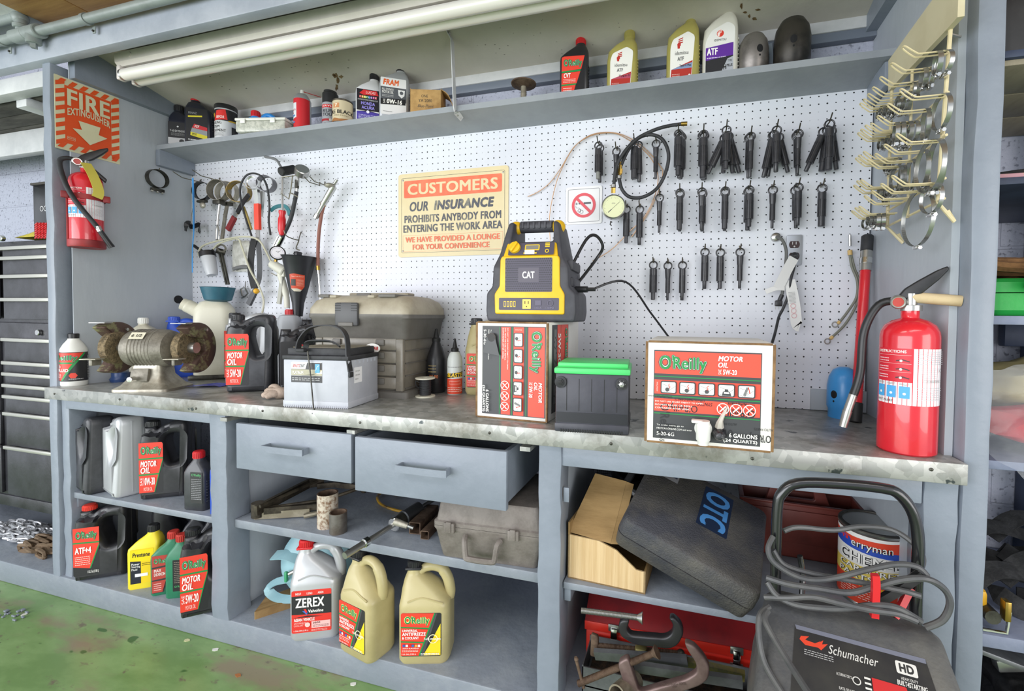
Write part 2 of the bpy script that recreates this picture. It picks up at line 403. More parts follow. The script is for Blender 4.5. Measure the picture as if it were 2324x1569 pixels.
def galv_mat():
    m = mat('galvanised_sheet', '#a9aba6', .36, .35); N, K = nodes_of(m); b = N['Principled BSDF']
    tc = N.new('ShaderNodeTexCoord'); vo = N.new('ShaderNodeTexVoronoi'); vo.inputs['Scale'].default_value = 42; K.new(tc.outputs['Object'], vo.inputs[0])
    n = N.new('ShaderNodeTexNoise'); n.inputs['Scale'].default_value = 5; n.inputs['Detail'].default_value = 8; n.inputs['Roughness'].default_value = .7; K.new(tc.outputs['Object'], n.inputs[0])
    sp = N.new('ShaderNodeSeparateColor'); K.new(vo.outputs['Color'], sp.inputs[0])
    r1 = N.new('ShaderNodeValToRGB'); r1.color_ramp.elements[0].color = (*lin('#8d8f8b'), 1); r1.color_ramp.elements[1].color = (*lin('#aeaeaa'), 1); K.new(sp.outputs[0], r1.inputs[0])
    r2 = N.new('ShaderNodeMapRange'); r2.inputs[1].default_value = .5; r2.inputs[2].default_value = .72; K.new(n.outputs[0], r2.inputs[0])
    mx = N.new('ShaderNodeMixRGB'); K.new(r2.outputs[0], mx.inputs[0]); K.new(r1.outputs[0], mx.inputs[1]); mx.inputs[2].default_value = (*lin('#6b685c'), 1)
    n3 = N.new('ShaderNodeTexNoise'); n3.inputs['Scale'].default_value = 16; n3.inputs['Detail'].default_value = 5; K.new(tc.outputs['Object'], n3.inputs[0])
    r3 = N.new('ShaderNodeMapRange'); r3.inputs[1].default_value = .69; r3.inputs[2].default_value = .71; K.new(n3.outputs[0], r3.inputs[0])
    m2 = N.new('ShaderNodeMixRGB'); K.new(r3.outputs[0], m2.inputs[0]); K.new(mx.outputs[0], m2.inputs[1]); m2.inputs[2].default_value = (*lin('#3d4445'), 1)
    K.new(m2.outputs[0], b.inputs['Base Color'])
    ad = N.new('ShaderNodeMapRange'); ad.inputs[3].default_value = .24; ad.inputs[4].default_value = .5; K.new(n.outputs[0], ad.inputs[0]); K.new(ad.outputs[0], b.inputs['Roughness']); return m
GALV = galv_mat()
STEEL = mat('steel', '#b5b5b2', .3, .9); CHROME = mat('chrome', '#d8d8d6', .14, 1); DKSTEEL = mat('dark_steel', '#57564f', .45, .8, '#3b3935', 20)
RUST = mat('rusty_steel', '#6e5a4a', .7, .3, '#4c3a2e', 25, .3, 80); BRASS = mat('brass', '#a88a45', .3, .9); COPPER = mat('copper_wire', '#c9a27e', .35, .7)
BLK = mat('black_plastic', '#1d1d20', .38, 0, '#2a2a2d', 14); BLKM = mat('black_matt', '#1a1a1b', .6); RUB = mat('black_rubber', '#26272a', .6, 0, '#35363a', 20)
WHT = mat('white_plastic', '#e4e4df', .4); REDC = mat('red_plastic', '#c8242a', .35)
# ================================================================ the setting
ZC = .868
b = B(); b.b2((-4, -5, -.05), (4, .3, 0), FLOORM); b.struct('floor')
b = B(); b.b2((-4, 0, 0), (4.2, .2, 3.6), BLOCK); b.map(lambda p: p+V((0, .03, 0))); b.struct('wall_back')
b = B(); b.b2((-3, -.5, 0), (4, .03, .09), GPD, .006); b.struct('baseboard_front')
b = B(); b.b2((-.750, -.455, .09), (-.745, .028, 2.29), GPL); b.struct('wall_left')
b = B(); b.b2((2.246, -.46, .09), (2.262, .028, 2.5), GPL); b.struct('wall_right')
b = B(); b.raw([(x, y, z) for x in (-.765, 2.262) for y, z in ((.03, 2.143), (.03, 2.163), (-.49, 2.288), (-.49, 2.268))], [[0, 1, 2, 3], [7, 6, 5, 4], [0, 4, 5, 1], [1, 5, 6, 2], [2, 6, 7, 3], [3, 7, 4, 0]], CEIL)
def on_ceiling(u, v):
    d = _f + (u-PX)/FPX*_r - (v-PY)/FPX*_u; t = (2.1502-.2404*CAM.y-CAM.z)/(d.z+.2404*d.y); return CAM+t*d-V((0, 0, .0006))
STN = mat('rust_stain', '#5a4326', .8, 0, '#7d6a48', 60); SPK = mat('ceiling_speck', '#6f6c66', .8)
rg = random.Random(31)
def blot(u, v, ru, rv, m, n=9):
    k = [(u+ru*rg.uniform(.5, 1.2)*math.cos(i*2*PI/n), v+rv*rg.uniform(.5, 1.2)*math.sin(i*2*PI/n)) for i in range(n)]
    b.raw([on_ceiling(*q) for q in k], [list(range(n))], m)
for q in ((762, 172, 9, 6), (774, 174, 5, 4), (766, 184, 4, 8), (764, 198, 4, 9), (758, 170, 4, 4), (1683, 12, 4, 8), (1692, 28, 6, 3), (1712, 42, 8, 4), (1720, 22, 7, 3), (1700, 36, 5, 4)): blot(*q, STN)
for i in range(46): blot(rg.uniform(470, 800), rg.uniform(118, 205), rg.uniform(.8, 3.4), rg.uniform(.6, 1.3), SPK, 5)
for i in range(40): blot(rg.uniform(1060, 1560), rg.uniform(40, 130), rg.uniform(.8, 2.4), rg.uniform(.5, 1.1), SPK, 5)
b.struct('ceiling')
b = B(); b.loft([(2.112, .03, .485, .001, -.73, -.21), (2.16, .03, .485, .001, -.73, -.21)], GP, 1); b.map(lambda p: V((p.x, p.y, p.z-.24*p.y if p.z > 2.13 else p.z))); b.struct('trim_1')
b = B(); b.loft([(2.1, .032, .485, .001, 2.23, -.21), (2.16, .032, .485, .001, 2.23, -.21)], GP, 1); b.map(lambda p: V((p.x, p.y, p.z-.24*p.y if p.z > 2.13 else p.z))); b.struct('trim_2')
b = B(); b.b2((-.745, .0, 2.085), (2.246, .028, 2.115), mat('slate_trim', '#6e7683', .5), .002); b.b2((-.745, -.004, 2.115), (2.246, .028, 2.165), WHITEW, .003); b.struct('trim_3')
def post(x0, x1, y0, y1, z0, z1, n, seed, m=GP):      # a sawn timber post, its corners knocked and thick with paint
    rg = random.Random(seed); b = B(); secs = []; k = 26
    for i in range(k+1):
        j = lambda s=.0022: rg.uniform(-s, s)
        secs.append((z0+(z1-z0)*i/k, x1-x0+j(), y1-y0+j(), .008+j(.003), (x0+x1)/2+j(.0015), (y0+y1)/2+j(.0015)))
    b.loft(secs, m, 2); return b.struct(n)
post(-.818, -.768, -.5, -.44, .09, 2.155, 'trim_4', 1)
post(2.262, 2.312, -.5, -.42, .09, 3.2, 'trim_5', 2)
b = B(); b.b2((-3, -.52, 2.155), (4, -.48, 2.275), mat('beam_paint', '#a3a9b4', .45, 0, '#949ba7', 5, .2, 50), .004); b.struct('trim_6')
b = B(); b.b2((-3, -.485, 2.21), (4, -.44, 2.315), GP); b.struct('trim_7')
# roof over the neighbouring bays
b = B()
for i in range(16): b.b2((-.80+.26*i, -1.7, 2.312), (-.805+.26*(i+1), -.44, 2.33), PLANK, .002)
b.struct('ceiling_front')
b = B(); b.b2((-3.2, -2.2, 2.318), (-.80, -.44, 2.34), WHITEW); b.struct('ceiling_left')
b = B(); b.b2((-3, -.47, 2.09), (-.81, -.42, 2.155), WHITEW, .003); b.struct('trim_8')
b = B()
for i in range(5): b.b2((-3, -.40+.09*i, 2.1), (-.78, -.315+.09*i, 2.12), DARKW, .002)
b.struct('ceiling_bay')
b = B(); b.b2((-3, -.20, 1.98), (-.78, -.16, 2.098), WHITEW, .004); b.struct('trim_9')
b = B(); b.b2((-1.17, -.42, 2.06), (-1.1, -.2, 2.1), WHITEW, .004); b.struct('trim_10')
# pegboard
b = B(); b.b2((-.745, -.003, -1.041), (2.24, .02, .06), PEG)
pg = b.thing('pegboard', 'white painted pegboard panel with rows of small holes above the metal bench top', 'pegboard', (0, 0, 1.91))
b = B(); b.b2((2.08, -.009, .0), (2.244, -.003, .07), GPL); b.build('patch_strip', pg); pg.children[0].location = (0, 0, -1.04)
# upper shelf
sh = thing('wall_shelf', 'long grey painted shelf board carrying bottles and cans above the pegboard', 'shelf', (0, 0, 0))
b = B(); X0, X1 = -.743, 2.244
vs = [(x, y, z) for x in (X0, X1) for y, z in ((-.155, 1.936), (-.155, 1.957), (0, 1.955), (0, 1.917))]
b.raw(vs, [[0, 1, 2, 3], [7, 6, 5, 4], [0, 4, 5, 1], [1, 5, 6, 2], [2, 6, 7, 3], [3, 7, 4, 0]], mat('shelf_paint', '#979ca2', .5, 0, '#8b9097', 4, .15, 50)); b.build('board', sh)
b = B(); b.b2((-.742, -.16, 1.86), (-.715, -.004, 1.935), GP, .004); b.build('end_cleat', sh)
b = B(); b.b2((2.22, -.14, 1.86), (2.243, -.004, 1.93), GP, .004); b.build('end_cleat', sh)
xs = .826
b = B(); b.ribbon([(xs-.004, -.235, 2.203), (xs-.002, -.192, 2.192), (xs, -.178, 2.18), (xs+.004, -.165, 1.95), (xs+.004, -.16, 1.936), (xs+.004, -.15, 1.932), (xs+.006, -.112, 1.927)], .003, .022, WHITEW, (0, -1, .2))
for y, z in ((-.205, 2.193), (-.225, 2.199), (-.14, 1.927), (-.122, 1.925)): b.sph((xs+.003, y, z), .005, STEEL, 8, (1, 1, .6))
b.build('hanger_strap', sh)
# counter
wt = B(); wt.b2((-.79, -.525, .822), (2.26, -.0035, ZC), GALV, .002)
rg = random.Random(3)
for i in range(9): wt.sph((-.7+.36*i+rg.uniform(-.05, .05), -.526, .845+rg.uniform(-.008, .008)), .004, DKSTEEL, 8, (1, .4, 1))
wt.thing('worktop', 'stained galvanised sheet metal bench top carrying batteries, oil boxes and a grinder', 'worktop')
# ================================================================ cabinets under the counter
def shelf_board(b, x0, x1, z0, z1, y0=-.48): b.b2((x0, y0, z0), (x1, .0, z1), GPD, .003)
c1 = thing('base_cabinet', 'open grey base cabinet holding the black oil jugs, next to the tool chest', 'cabinet', (0, 0, 0))
def wob(x0, x1, y0, y1, z0, z1, seed):
    rg = random.Random(seed); b = B(); secs = []
    for i in range(17):
        j = lambda s=.002: rg.uniform(-s, s)
        secs.append((z0+(z1-z0)*i/16, x1-x0+j(), y1-y0+j(), .005, (x0+x1)/2+j(), (y0+y1)/2+j()))
    return b.loft(secs, GP, 2)
wob(-.760, -.715, -.49, -.4, .09, .82, 4).build('stile', c1); wob(.066, .143, -.505, -.42, .09, .82, 5).build('stile', c1)
b = B(); b.b2((-.715, -.5, .782), (.064, -.455, .822), GP, .003); b.build('rail', c1)
b = B(); shelf_board(b, -.742, .10, .412, .436); b.build('shelf', c1)
b = B(); b.b2((-.738, -.47, .37), (-.71, .0, .412), GP, .003); b.build('cleat', c1)
b = B(); b.b2((.10, -.42, .09), (.118, .0, .82), GPL, .001); b.build('side_panel', c1)
c2 = thing('base_cabinet', 'grey base cabinet with two pulled out drawers above open shelves, mid bench', 'cabinet', (0, 0, 0))
wob(1.288, 1.354, -.505, -.42, .09, .82, 6).build('stile', c2)
b = B(); shelf_board(b, .145, 1.318, .412, .442); b.build('shelf', c2)
b = B(); b.b2((.145, -.41, .37), (.165, .0, .412), GP, .003); b.build('cleat', c2)
b = B(); b.b2((1.318, -.42, .09), (1.336, .02, .82), GPL, .001); b.build('side_panel', c2)
for x in (.145, .672, 1.252):
    b = B(); b.strip([(x, -.515, .805), (x, -.02, .805)], .012, .03, GALV, (0, 0, 1)); b.build('drawer_slide', c2)
def drawer(x0, x1, yf, z0, z1, hx):
    b = B(); t = .014
    b.b2((x0, yf, z0), (x1, yf+.018, z1), GP, .003)
    b.b2((x0+.008, yf+.018, z0+.012), (x0+.008+t, yf+.44, z1-.008), GP); b.b2((x1-.008-t, yf+.018, z0+.012), (x1-.008, yf+.44, z1-.008), GP)
    b.b2((x0+.02, yf+.43, z0+.012), (x1-.02, yf+.44, z1-.01), GP); b.b2((x0+.02, yf+.018, z0+.012), (x1-.02, yf+.43, z0+.02), mat('drawer_inside', '#4a4b50', .7))
    d = b.build('drawer', c2); zc = (z0+z1)/2+.012
    h = B(); h.strip(sm([(hx-.078, yf, zc), (hx-.078, yf-.02, zc), (hx-.07, yf-.03, zc), (hx+.07, yf-.03, zc), (hx+.078, yf-.02, zc), (hx+.078, yf, zc)], 3), .02, .004, GP, (0, 0, 1)); h.build('handle', d)
drawer(.21, .680, -.522, .645, .80, .437)
drawer(.707, 1.207, -.538, .634, .80, .955)
c3 = thing('base_cabinet', 'grey base cabinet holding the cardboard carton, tool case and battery charger beside the end post', 'cabinet', (0, 0, 0))
b = B(); b.b2((1.354, -.5, .764), (2.19, -.455, .822), GP, .003); b.build('rail', c3)
wob(2.192, 2.258, -.5, -.43, .09, .82, 9).build('stile', c3)
b = B(); shelf_board(b, 1.356, 2.19, .41, .43); b.build('shelf', c3)
b = B(); b.b2((1.356, -.47, .37), (1.376, .0, .41), GP, .003); b.build('cleat', c3)
b = B(); b.b2((2.2, -.43, .09), (2.215, .02, .82), GPL, .001); b.build('side_panel', c3)
b = B(); b.b2((1.356, -.488, .66), (1.372, -.482, .70), GP, .001); b.build('hinge_leaf', c3)
# ================================================================ makers of repeated kinds
def on(u, v, z, r=0):                        # where a thing touches a level surface, its centre r beyond the contact
    p = at(u, v, z=z); d = V((p.x-CAM.x, p.y-CAM.y, 0)).normalized()
    return p+d*r
RD, GN, WH, BK, DG = '#e2402f', '#1f8a45', '#f3f1ec', '#161617', '#3c3c3e'
def clover(l, x0, y0, x1, y1, b=.02, bg=DG):     # the green lettered shop mark with its white edge on a dark plate
    m = x0+(x1-x0)*.3; h = y1-y0
    for c, o in ((bg, .10), ('#f5f4ee', .05), (GN, .026)):
        l.text("O'", x0-(x1-x0)*o*.35, y0+h*.02-h*o*.5, m+(x1-x0)*o*.35, y1+h*o*.5, c, o*.9)
        l.text('Reilly', m-(x1-x0)*o*.25, y0-h*.2-h*o*.3, x1+(x1-x0)*o*.3, y1-h*.1+h*o*.3, c, o*.9)
def oil_face(l, words, grade, qt='5 QT (4.73 L)'):
    l.rr(0, 0, 1, 1, '#262629', .006)
    l.poly([(.0, .02), (.62, .02), (.80, .36), (.0, .36)], RD); l.poly([(.0, .39), (.82, .39), (1, .655), (1, .67), (.0, .67)], RD)
    l.poly([(.0, .70), (1, .70), (1, .96), (.95, 1), (.0, 1)], RD)
    for a, c in ((.36, .39), (.67, .70)): l.poly([(0, a), (1 if a > .5 else .8, a), (1 if a > .5 else .83, c), (0, c)], GN)
    l.poly([(.62, .02), (.65, .02), (.84, .37), (1, .65), (1, .69), (.8, .37)], GN)
    clover(l, .1, .77, .92, .93)
    n = len(words)
    for i, t in enumerate(words): l.text(t, .08, .655-(i+1)*.25/n, .08+min(.75, .13*len(t)), .645-i*.25/n, WH, .03, .18)
    l.text(grade, .2, .17, .66, .32, WH, .03); l.text('SAE', .06, .17, .16, .32, WH, .01, 0, 90); l.text('MOTOR OIL', .2, .06, .56, .13, '#f7c9bf', .02)
def plain_face(l): l.rr(0, 0, 1, 1, '#262629', .006)
def jug5(nm, lbl, loc, rz, col, capm, face=None, w=.152, d=.112, h=.297, group=None, capz=None, wk=.52):
    t = thing(nm, lbl, 'jug', loc, math.radians(rz), group)
    P = lambda q: [(x*w, z*h, *r) for x, z, *r in q]
    out = rnd(P([(-.49, 0), (.49, 0), (.5, .05), (.5, .93), (.45, 1.0, .03), (.2, 1.0, .05), (-.1, .93), (-.2, .885, .01), (-.21, .93, 0), (-.45, .93, 0), (-.46, .86, .008), (-.5, .76, .03), (-.5, .05)]), .012)
    hole = rnd(P([(.0, .72), (.1, .5), (.16, .44), (.36, .46), (.37, .8), (.3, .84), (.06, .84)]), .018)[::-1]
    def fn(v):
        k = 1
        if v.y > .42*h and v.x > -.1*w: k = 1-.24*min(1, (v.y-.42*h)/(.12*h))*min(1, (v.x+.1*w)/(.15*w))
        if v.y < .02*h: k *= .95
        if v.y > .84*h and v.x < .0*w: k *= wk
        return V((v.x, v.y, v.z*k))
    b = B(); b.extr(out, d, col, [hole], .022, FRONT, 3, fn)
    for i in range(9): b.box((.375*w, 0, (.50+.035*i)*h), (.012, d*.45, .005), col, .002)
    b.box((.502*w, 0, .5*h), (.002, .003, .9*h), col)
    b.build('body', t)
    if capm:
        c = B(); c.lathe([(0, .925*h), (.021, .925*h), (.0215, .99*h), (.018, 1.0*h), (0, 1.0*h)], capm, 24, TR(-.33*w, 0, 0))
        for i in range(24):
            a = 2*PI*i/24; c.box((-.33*w+.0215*math.cos(a), .0215*math.sin(a), .957*h), (.002, .002, .05*h), capm, 0)
        c.build('cap', t)
    if face:
        l = L(.50*w, .66*h); face(l)
        l.build('label', t, X=TR(-.225*w, -d/2, .09*h))
    return t
def gal(nm, lbl, loc, rz, col, capm, face, w=.152, d=.098, h=.30):
    t = thing(nm, lbl, 'jug', loc, math.radians(rz))
    b = B(); oxn = -.25*w
    b.loft([(0, w*.93, d*.88, .024), (.012, w, d, .028), (.60*h, w, d, .028), (.635*h, w*.985, d*.975, .03), (.66*h, w*.93, d*.93, .032, -.02*w), (.76*h, w*.72, d*.78, .032, -.11*w), (.84*h, w*.50, d*.62, .028, -.19*w), (.885*h, .050, .048, .023, oxn), (.91*h, .044, .044, .021, oxn), (.965*h, .042, .042, .02, oxn)], col, 5)
    b.tube(sm([(-.18*w, 0, .87*h), (-.08*w, 0, .93*h), (.10*w, 0, .955*h), (.28*w, 0, .925*h), (.40*w, 0, .83*h), (.455*w, 0, .70*h), (.44*w, 0, .62*h)], 5), [.014]*8+[.0145]*8+[.0165]*15, col, 12)
    b.tube(sm([(-.30*w, -.47*d, .665*h), (-.05*w, -.43*d, .70*h), (.2*w, -.46*d, .675*h), (.38*w, -.46*d, .645*h)], 4), .003, col, 6)
    b.build('body', t)
    if capm:
        c = B(); c.lathe([(0, .955*h), (.021, .955*h), (.0215, 1.025*h), (.018, 1.035*h), (0, 1.035*h)], capm, 24, TR(-.25*w, 0, 0))
        for i in range(24):
            a = 2*PI*i/24; c.box((-.25*w+.0215*math.cos(a), .0215*math.sin(a), .99*h), (.002, .002, .055*h), capm)
        c.box((-.25*w, 0, .955*h), (.05, .046, .008), capm, .003); c.build('cap', t)
    if face:
        l = L(.78*w, .46*h); face(l); l.build('label', t, X=TR(-.03*w, -d/2, .10*h))
    return t
def quart(nm, lbl, loc, rz, col, capm, face=None, w=.098, d=.056, h=.222, ox=.018, side=None, lw=.74, lh=.56, lz=.07, ribs=True, sec=None, cat='bottle'):
    t = thing(nm, lbl, cat, loc, math.radians(rz))
    b = B(); r = .012
    b.loft(sec or [(0, w*.94, d*.9, r), (.006, w, d, r), (.60*h, w, d, r), (.66*h, w*.98, d*.98, r, ox*.05), (.74*h, w*.8, d*.85, .014, ox*.45), (.82*h, w*.5, d*.7, .015, ox*.9), (.86*h, .036, .034, .0165, ox), (.90*h, .034, .034, .0165, ox)], col, 4)
    if ribs:
        for i in range(8): b.box((w/2*.99, 0, h*(.16+.05*i)), (.006, d*.6, .004), col, .002)
    b.build('body', t)
    c = B(); zc = .885*h if sec is None else sec[-1][0]-.004; oo = ox if sec is None else (sec[-1][4] if len(sec[-1]) > 4 else 0)
    c.lathe([(0, zc), (.0175, zc), (.018, zc+.024), (.015, zc+.027), (0, zc+.027)], capm, 20, TR(oo, 0, 0))
    for i in range(20):
        a = 2*PI*i/20; c.box((oo+.018*math.cos(a), .018*math.sin(a), zc+.012), (.0016, .0016, .02), capm)
    c.build('cap', t)
    if face:
        l = L(lw*w, lh*h); face(l); l.build('label', t, X=TR(-.02*w, -d/2, lz*h))
    if side:
        l = L(d*.72, .42*h); side(l); l.build('side_label', t, X=TR(w/2, 0, .1*h) @ RZ(PI/2))
    return t
def round_can(nm, lbl, cat, loc, rz, prof, parts=(), label=None, R=None, z0=0, body='body', w=None, h=None, face=None, seg=32):
    t = thing(nm, lbl, cat, loc, math.radians(rz)); B().lathe(prof[0], prof[1], seg).build(body, t)
    for n, pr, m in parts: B().lathe(pr, m, seg).build(n, t)
    if face: l = L(w, h); face(l); l.build('label', t, R=R, X=TR(0, 0, z0))
    return t
def carton(nm, lbl, loc, rz, w, d, h, m, edge, cat='box'):
    t = thing(nm, lbl, cat, loc, math.radians(rz)); b = B()
    b.box((0, 0, h/2), (w, d, h), m, .003)
    b.build('carton', t)
    e = B()
    for sx in (-1, 1): e.box((sx*(w/2-.001), -d/2+.002, h/2), (.006, .007, h*.985), edge, .001)
    for z in (.002, h-.002): e.box((0, -d/2+.002, z), (w*.97, .006, .005), edge, .001)
    e.build('raw_edge', t); return t
# ================================================================ on the bench top
def antifreeze(l):
    l.rr(0, 0, 1, 1, '#2b2b2e', .006); l.poly([(.55, .02), (.98, .02), (.98, .75), (.7, .25)], '#f0cf26')
    l.poly([(.56, .02), (.9, .98), (.8, 1), (.46, .02)], '#4a4b4e')
    l.poly([(0, .02), (.44, .02), (.56, .30), (0, .33)], RD); l.poly([(0, .36), (.58, .335), (.68, .62), (0, .66)], RD); l.poly([(0, .69), (.70, .655), (.83, .99), (.03, 1), (0, .97)], RD)
    for a, b_, x in ((.33, .36, .57), (.66, .69, .69)): l.poly([(0, a), (x, a-.03), (x+.02, b_-.03), (0, b_)], GN)
    l.poly([(.44, .02), (.475, .02), (.855, .99), (.82, .99)], GN)
    clover(l, .1, .755, .7, .93, bg='#f4e04a')
    l.text('UNIVERSAL', .04, .58, .42, .635, WH, .03); l.text('ANTIFREEZE', .04, .49, .62, .565, WH, .03); l.text('& COOLANT', .04, .41, .45, .47, WH, .03)
    for i, c in enumerate(('#3656a8', '#d9d9d9', '#c23', '#2b6bb5', '#e8a33a', '#ddd')): l.rect(.05+.075*i, .235, .11+.075*i, .29, c)
    l.text('ASIAN EUROPEAN', .05, .19, .45, .22, WH, .01); l.para(.04, .12, .44, .18, 2, '#f7c9bf'); l.text('1 U.S. GAL (3.785 L)', .03, .05, .38, .09, WH, .02)
    l.ring(.80, .42, .014, .002, '#fff6c8'); l.text('Full strength', .58, .38, .99, .45, WH, .02); l.para(.5, .04, .95, .1, 2, '#eee')
GOLD = mat('gold_plastic', '#b9ad7f', .38, 0, '#aca072', 6); SILV = mat('silver_plastic', '#b9bbbe', .34, .25); BLKJ = mat('black_jug_plastic', '#232326', .34, 0, '#333337', 9); CHAR = mat('charcoal_jug_plastic', '#3f4045', .36, 0, '#2c2d31', 9)
GRN = mat('green_bottle_plastic', '#2a7d5a', .42, 0, '#256f50', 12); YEL = mat('yellow_plastic', '#efd832', .4); BLUEP = mat('blue_plastic', '#2f56c4', .4, 0, '#2a4fb8', 10)
# white bottle of brake fluid
def f_brake(l):
    l.rect(0, 0, 1, 1, '#2a2a2c'); l.poly([(.0, .03), (.36, .03), (.55, .60), (0, .60)], RD); l.poly([(0, .66), (.58, .66), (.72, .98), (0, .98)], RD)
    l.rect(0, .60, .56, .66, GN); l.poly([(.36, .03), (.4, .03), (.6, .6), (.76, .98), (.72, .98), (.55, .6)], GN)
    clover(l, .1, .72, .62, .92); l.text('DOT 3', .08, .46, .36, .55, WH, .02); l.text('BRAKE FLUID', .06, .33, .5, .43, WH, .03)
    l.para(.06, .12, .38, .28, 4, '#f7c9bf'); l.disc(.56, .2, .012, RD, 6); l.para(.5, .06, .7, .1, 2, '#eee'); l.para(.78, .08, .98, .9, 14, '#aaa')
round_can('brake_fluid_bottle', 'white round bottle with red and black brake fluid label beside the bench end post', 'bottle', on(169, 877, ZC, .04), 42,
    ([(0, 0), (.037, 0), (.0395, .004), (.0395, .148), (.0385, .152), (.03, .17), (.018, .188), (.016, .195), (0, .195)], WHT),
    [('cap', [(0, .193), (.0165, .193), (.017, .211), (.015, .213), (0, .213)], BLK)], face=f_brake, R=.0396, z0=.02, w=.2, h=.118)
# bench grinder
CAST = mat('cast_iron_paint', '#8a857a', .5, .35, '#5f5a50', 18, .3, 90, .4, .68); CASTL = mat('bare_cast_metal', '#b9b4a6', .42, .55, '#8f897c', 14, .25, 60); GUARD = mat('rusted_guard', '#5a463e', .6, .4, '#86825f', 26, .4, 80, .5, .6)
t = thing('bench_grinder', 'old grey bench grinder with two rusty wheel guards standing on the bench', 'bench grinder', on(350, 889, ZC, .075), math.radians(22))
b = B(); b.lathe([(0, -.085), (.045, -.085), (.068, -.072), (.074, -.05), (.075, .05), (.068, .072), (.045, .085), (0, .085)], CAST, 32, TR(0, 0, .162) @ RY(PI/2))
for i in range(7): b.lathe([(.0745, -.047+.012*i), (.0762, -.045+.012*i), (.0762, -.039+.012*i), (.0745, -.037+.012*i)], CAST, 32, TR(0, 0, .162) @ RY(PI/2))
b.cyl((-.13, 0, .162), (.13, 0, .162), .03, CASTL); b.build('motor', t)
b = B(); b.loft([(0, .20, .155, .02), (.010, .20, .155, .02), (.022, .165, .125, .02), (.06, .11, .085, .015), (.10, .10, .08, .012)], CASTL, 3)
b.build('base', t)
b = B(); b.box((-.01, -.062, .052), (.062, .012, .05), CAST, .003, RX(-.18)); b.lathe([(0, 0), (.010, 0), (.009, .022), (0, .024)], CHROME, 12, TR(-.018, -.068, .05) @ RX(PI/2)); b.build('switch', t)
lp = L(.05, .034); lp.rect(0, 0, 1, 1, '#d8d2bb'); lp.text('6 1/2', .15, .3, .85, .7, '#3a372e', .03)
lp.build('name_plate', t, fn=lambda x, y, k: V((x-.01, -.0765*math.cos(.35+y/.075)-k, .162+.0765*math.sin(.55+y/.075))))
for sx in (-1, 1):
    g = circ(.098, 28, 0, 0, math.radians(-75), math.radians(165)); q = [(0.02, -.02)] if 0 else []
    prof = circ(.1, 30, 0, 0, math.radians(-128), math.radians(118))+[(-.012, .045), (.03, .03), (.035, -.02), (-.02, -.045)]
    b = B(); b.extr(rnd(prof, .004), .048, GUARD, (), .006, TR(sx*.145, 0, .165) @ SIDE @ M.Rotation(math.radians(10), 4, 'Z'))
    b.cyl((sx*.115, .03, .235), (sx*.178, .03, .235), .006, STEEL, seg=8); b.build('wheel_guard', t)
    b = B(); b.lathe([(0, -.017), (.03, -.02), (.055, -.016), (.062, -.012), (.062, .012), (.055, .016), (.03, .02), (0, .017)], mat('wire_wheel', '#8b7a5e', .7, .5, '#5c513e', 90, .8, 200), 32, TR(sx*.125, -.012, .165) @ RY(PI/2))
    b.cyl((sx*.1, -.012, .165), (sx*.165, -.012, .165), .022, STEEL); b.build('wire_wheel', t)
    b = B(); b.box((sx*.14, -.092, .128), (.055, .04, .005), CASTL, .002, TR(0, 0, 0)); b.box((sx*.14, -.08, .116), (.012, .04, .026), CAST, .003); b.build('tool_rest', t)
    b = B(); b.box((sx*.14, -.055, .262), (.055, .035, .003), STEEL, .001, TR(0, 0, 0)); b.build('spark_shield', t)
# behind the grinder
pl = (-.42, -.12)
quart('white_jug', 'dusty white plastic jug with a white cap behind the bench grinder', (-.675, -.235, ZC), 40, mat('milky_plastic', '#cfccbc', .45, 0, '#bcb8a6', 8), WHT, None, (.12), .085, .285, -.02, ribs=False, cat='jug')
t = gal('blue_jug', 'bright blue jug with its loop handle up, behind the bench grinder', (-.632, -.122, ZC), 38, BLUEP, BLUEP, None, .14, .09, .275)
round_can('blue_jar', 'small dark blue round tin at the wall under the grinder guard', 'tin', on(274, 868, ZC, .03), 0, ([(0, 0), (.033, 0), (.036, .012), (.030, .022), (.030, .04), (.0, .042)], mat('dark_blue_plastic', '#27406e', .35)), body='jar')
b = B(); rg = random.Random(5); pts = [(x*.02, y*.02, .002+.006*rg.random()) for y in range(5) for x in range(7)]
b.raw(pts, [[y*7+x, y*7+x+1, y*7+x+8, y*7+x+7] for y in range(4) for x in range(6)], mat('blue_film', '#2f3fd0', .25)); b.map(lambda p: p+V((p.y*.4, 0, 0)))
b.thing('plastic_scrap', 'crumpled scrap of bright blue plastic film beside the grinder base', 'plastic scrap', (-.265, -.36, ZC), .5)
# translucent fuel container and its funnel
t = thing('fluid_container', 'large milky white plastic container with a teal funnel in its mouth near the grinder', 'container', (-.45, -.108, ZC), math.radians(40))
MILK = mat('milky_white_plastic', '#dedcca', .4, 0, '#d0cdb9', 5, .1, 20)
b = B(); b.loft([(0, .14, .11, .03), (.012, .15, .12, .035), (.25, .15, .12, .035), (.32, .146, .116, .04), (.352, .11, .09, .04), (.362, .07, .06, .03)], MILK, 5); b.build('body', t)
b = B(); b.tube(sm([(-.05, 0, .30), (-.085, 0, .325), (-.105, 0, .337)], 4), [.03]*8+[.028], MILK, 14); b.lathe([(0, 0), (.027, 0), (.027, .022), (0, .022)], MILK, 20, frame((-.1, 0, .335), (-.13, 0, .348))); b.build('spout', t)
b = B(); b.box((0, 0, -.0), (.17, .14, .02), DKSTEEL, .004, TR(0, 0, .01)); b.build('tray', t)
b = B(); TEAL = mat('teal_plastic', '#2c6475', .45, 0, '#24566a', 10); o = TR(.015, -.01, 0)
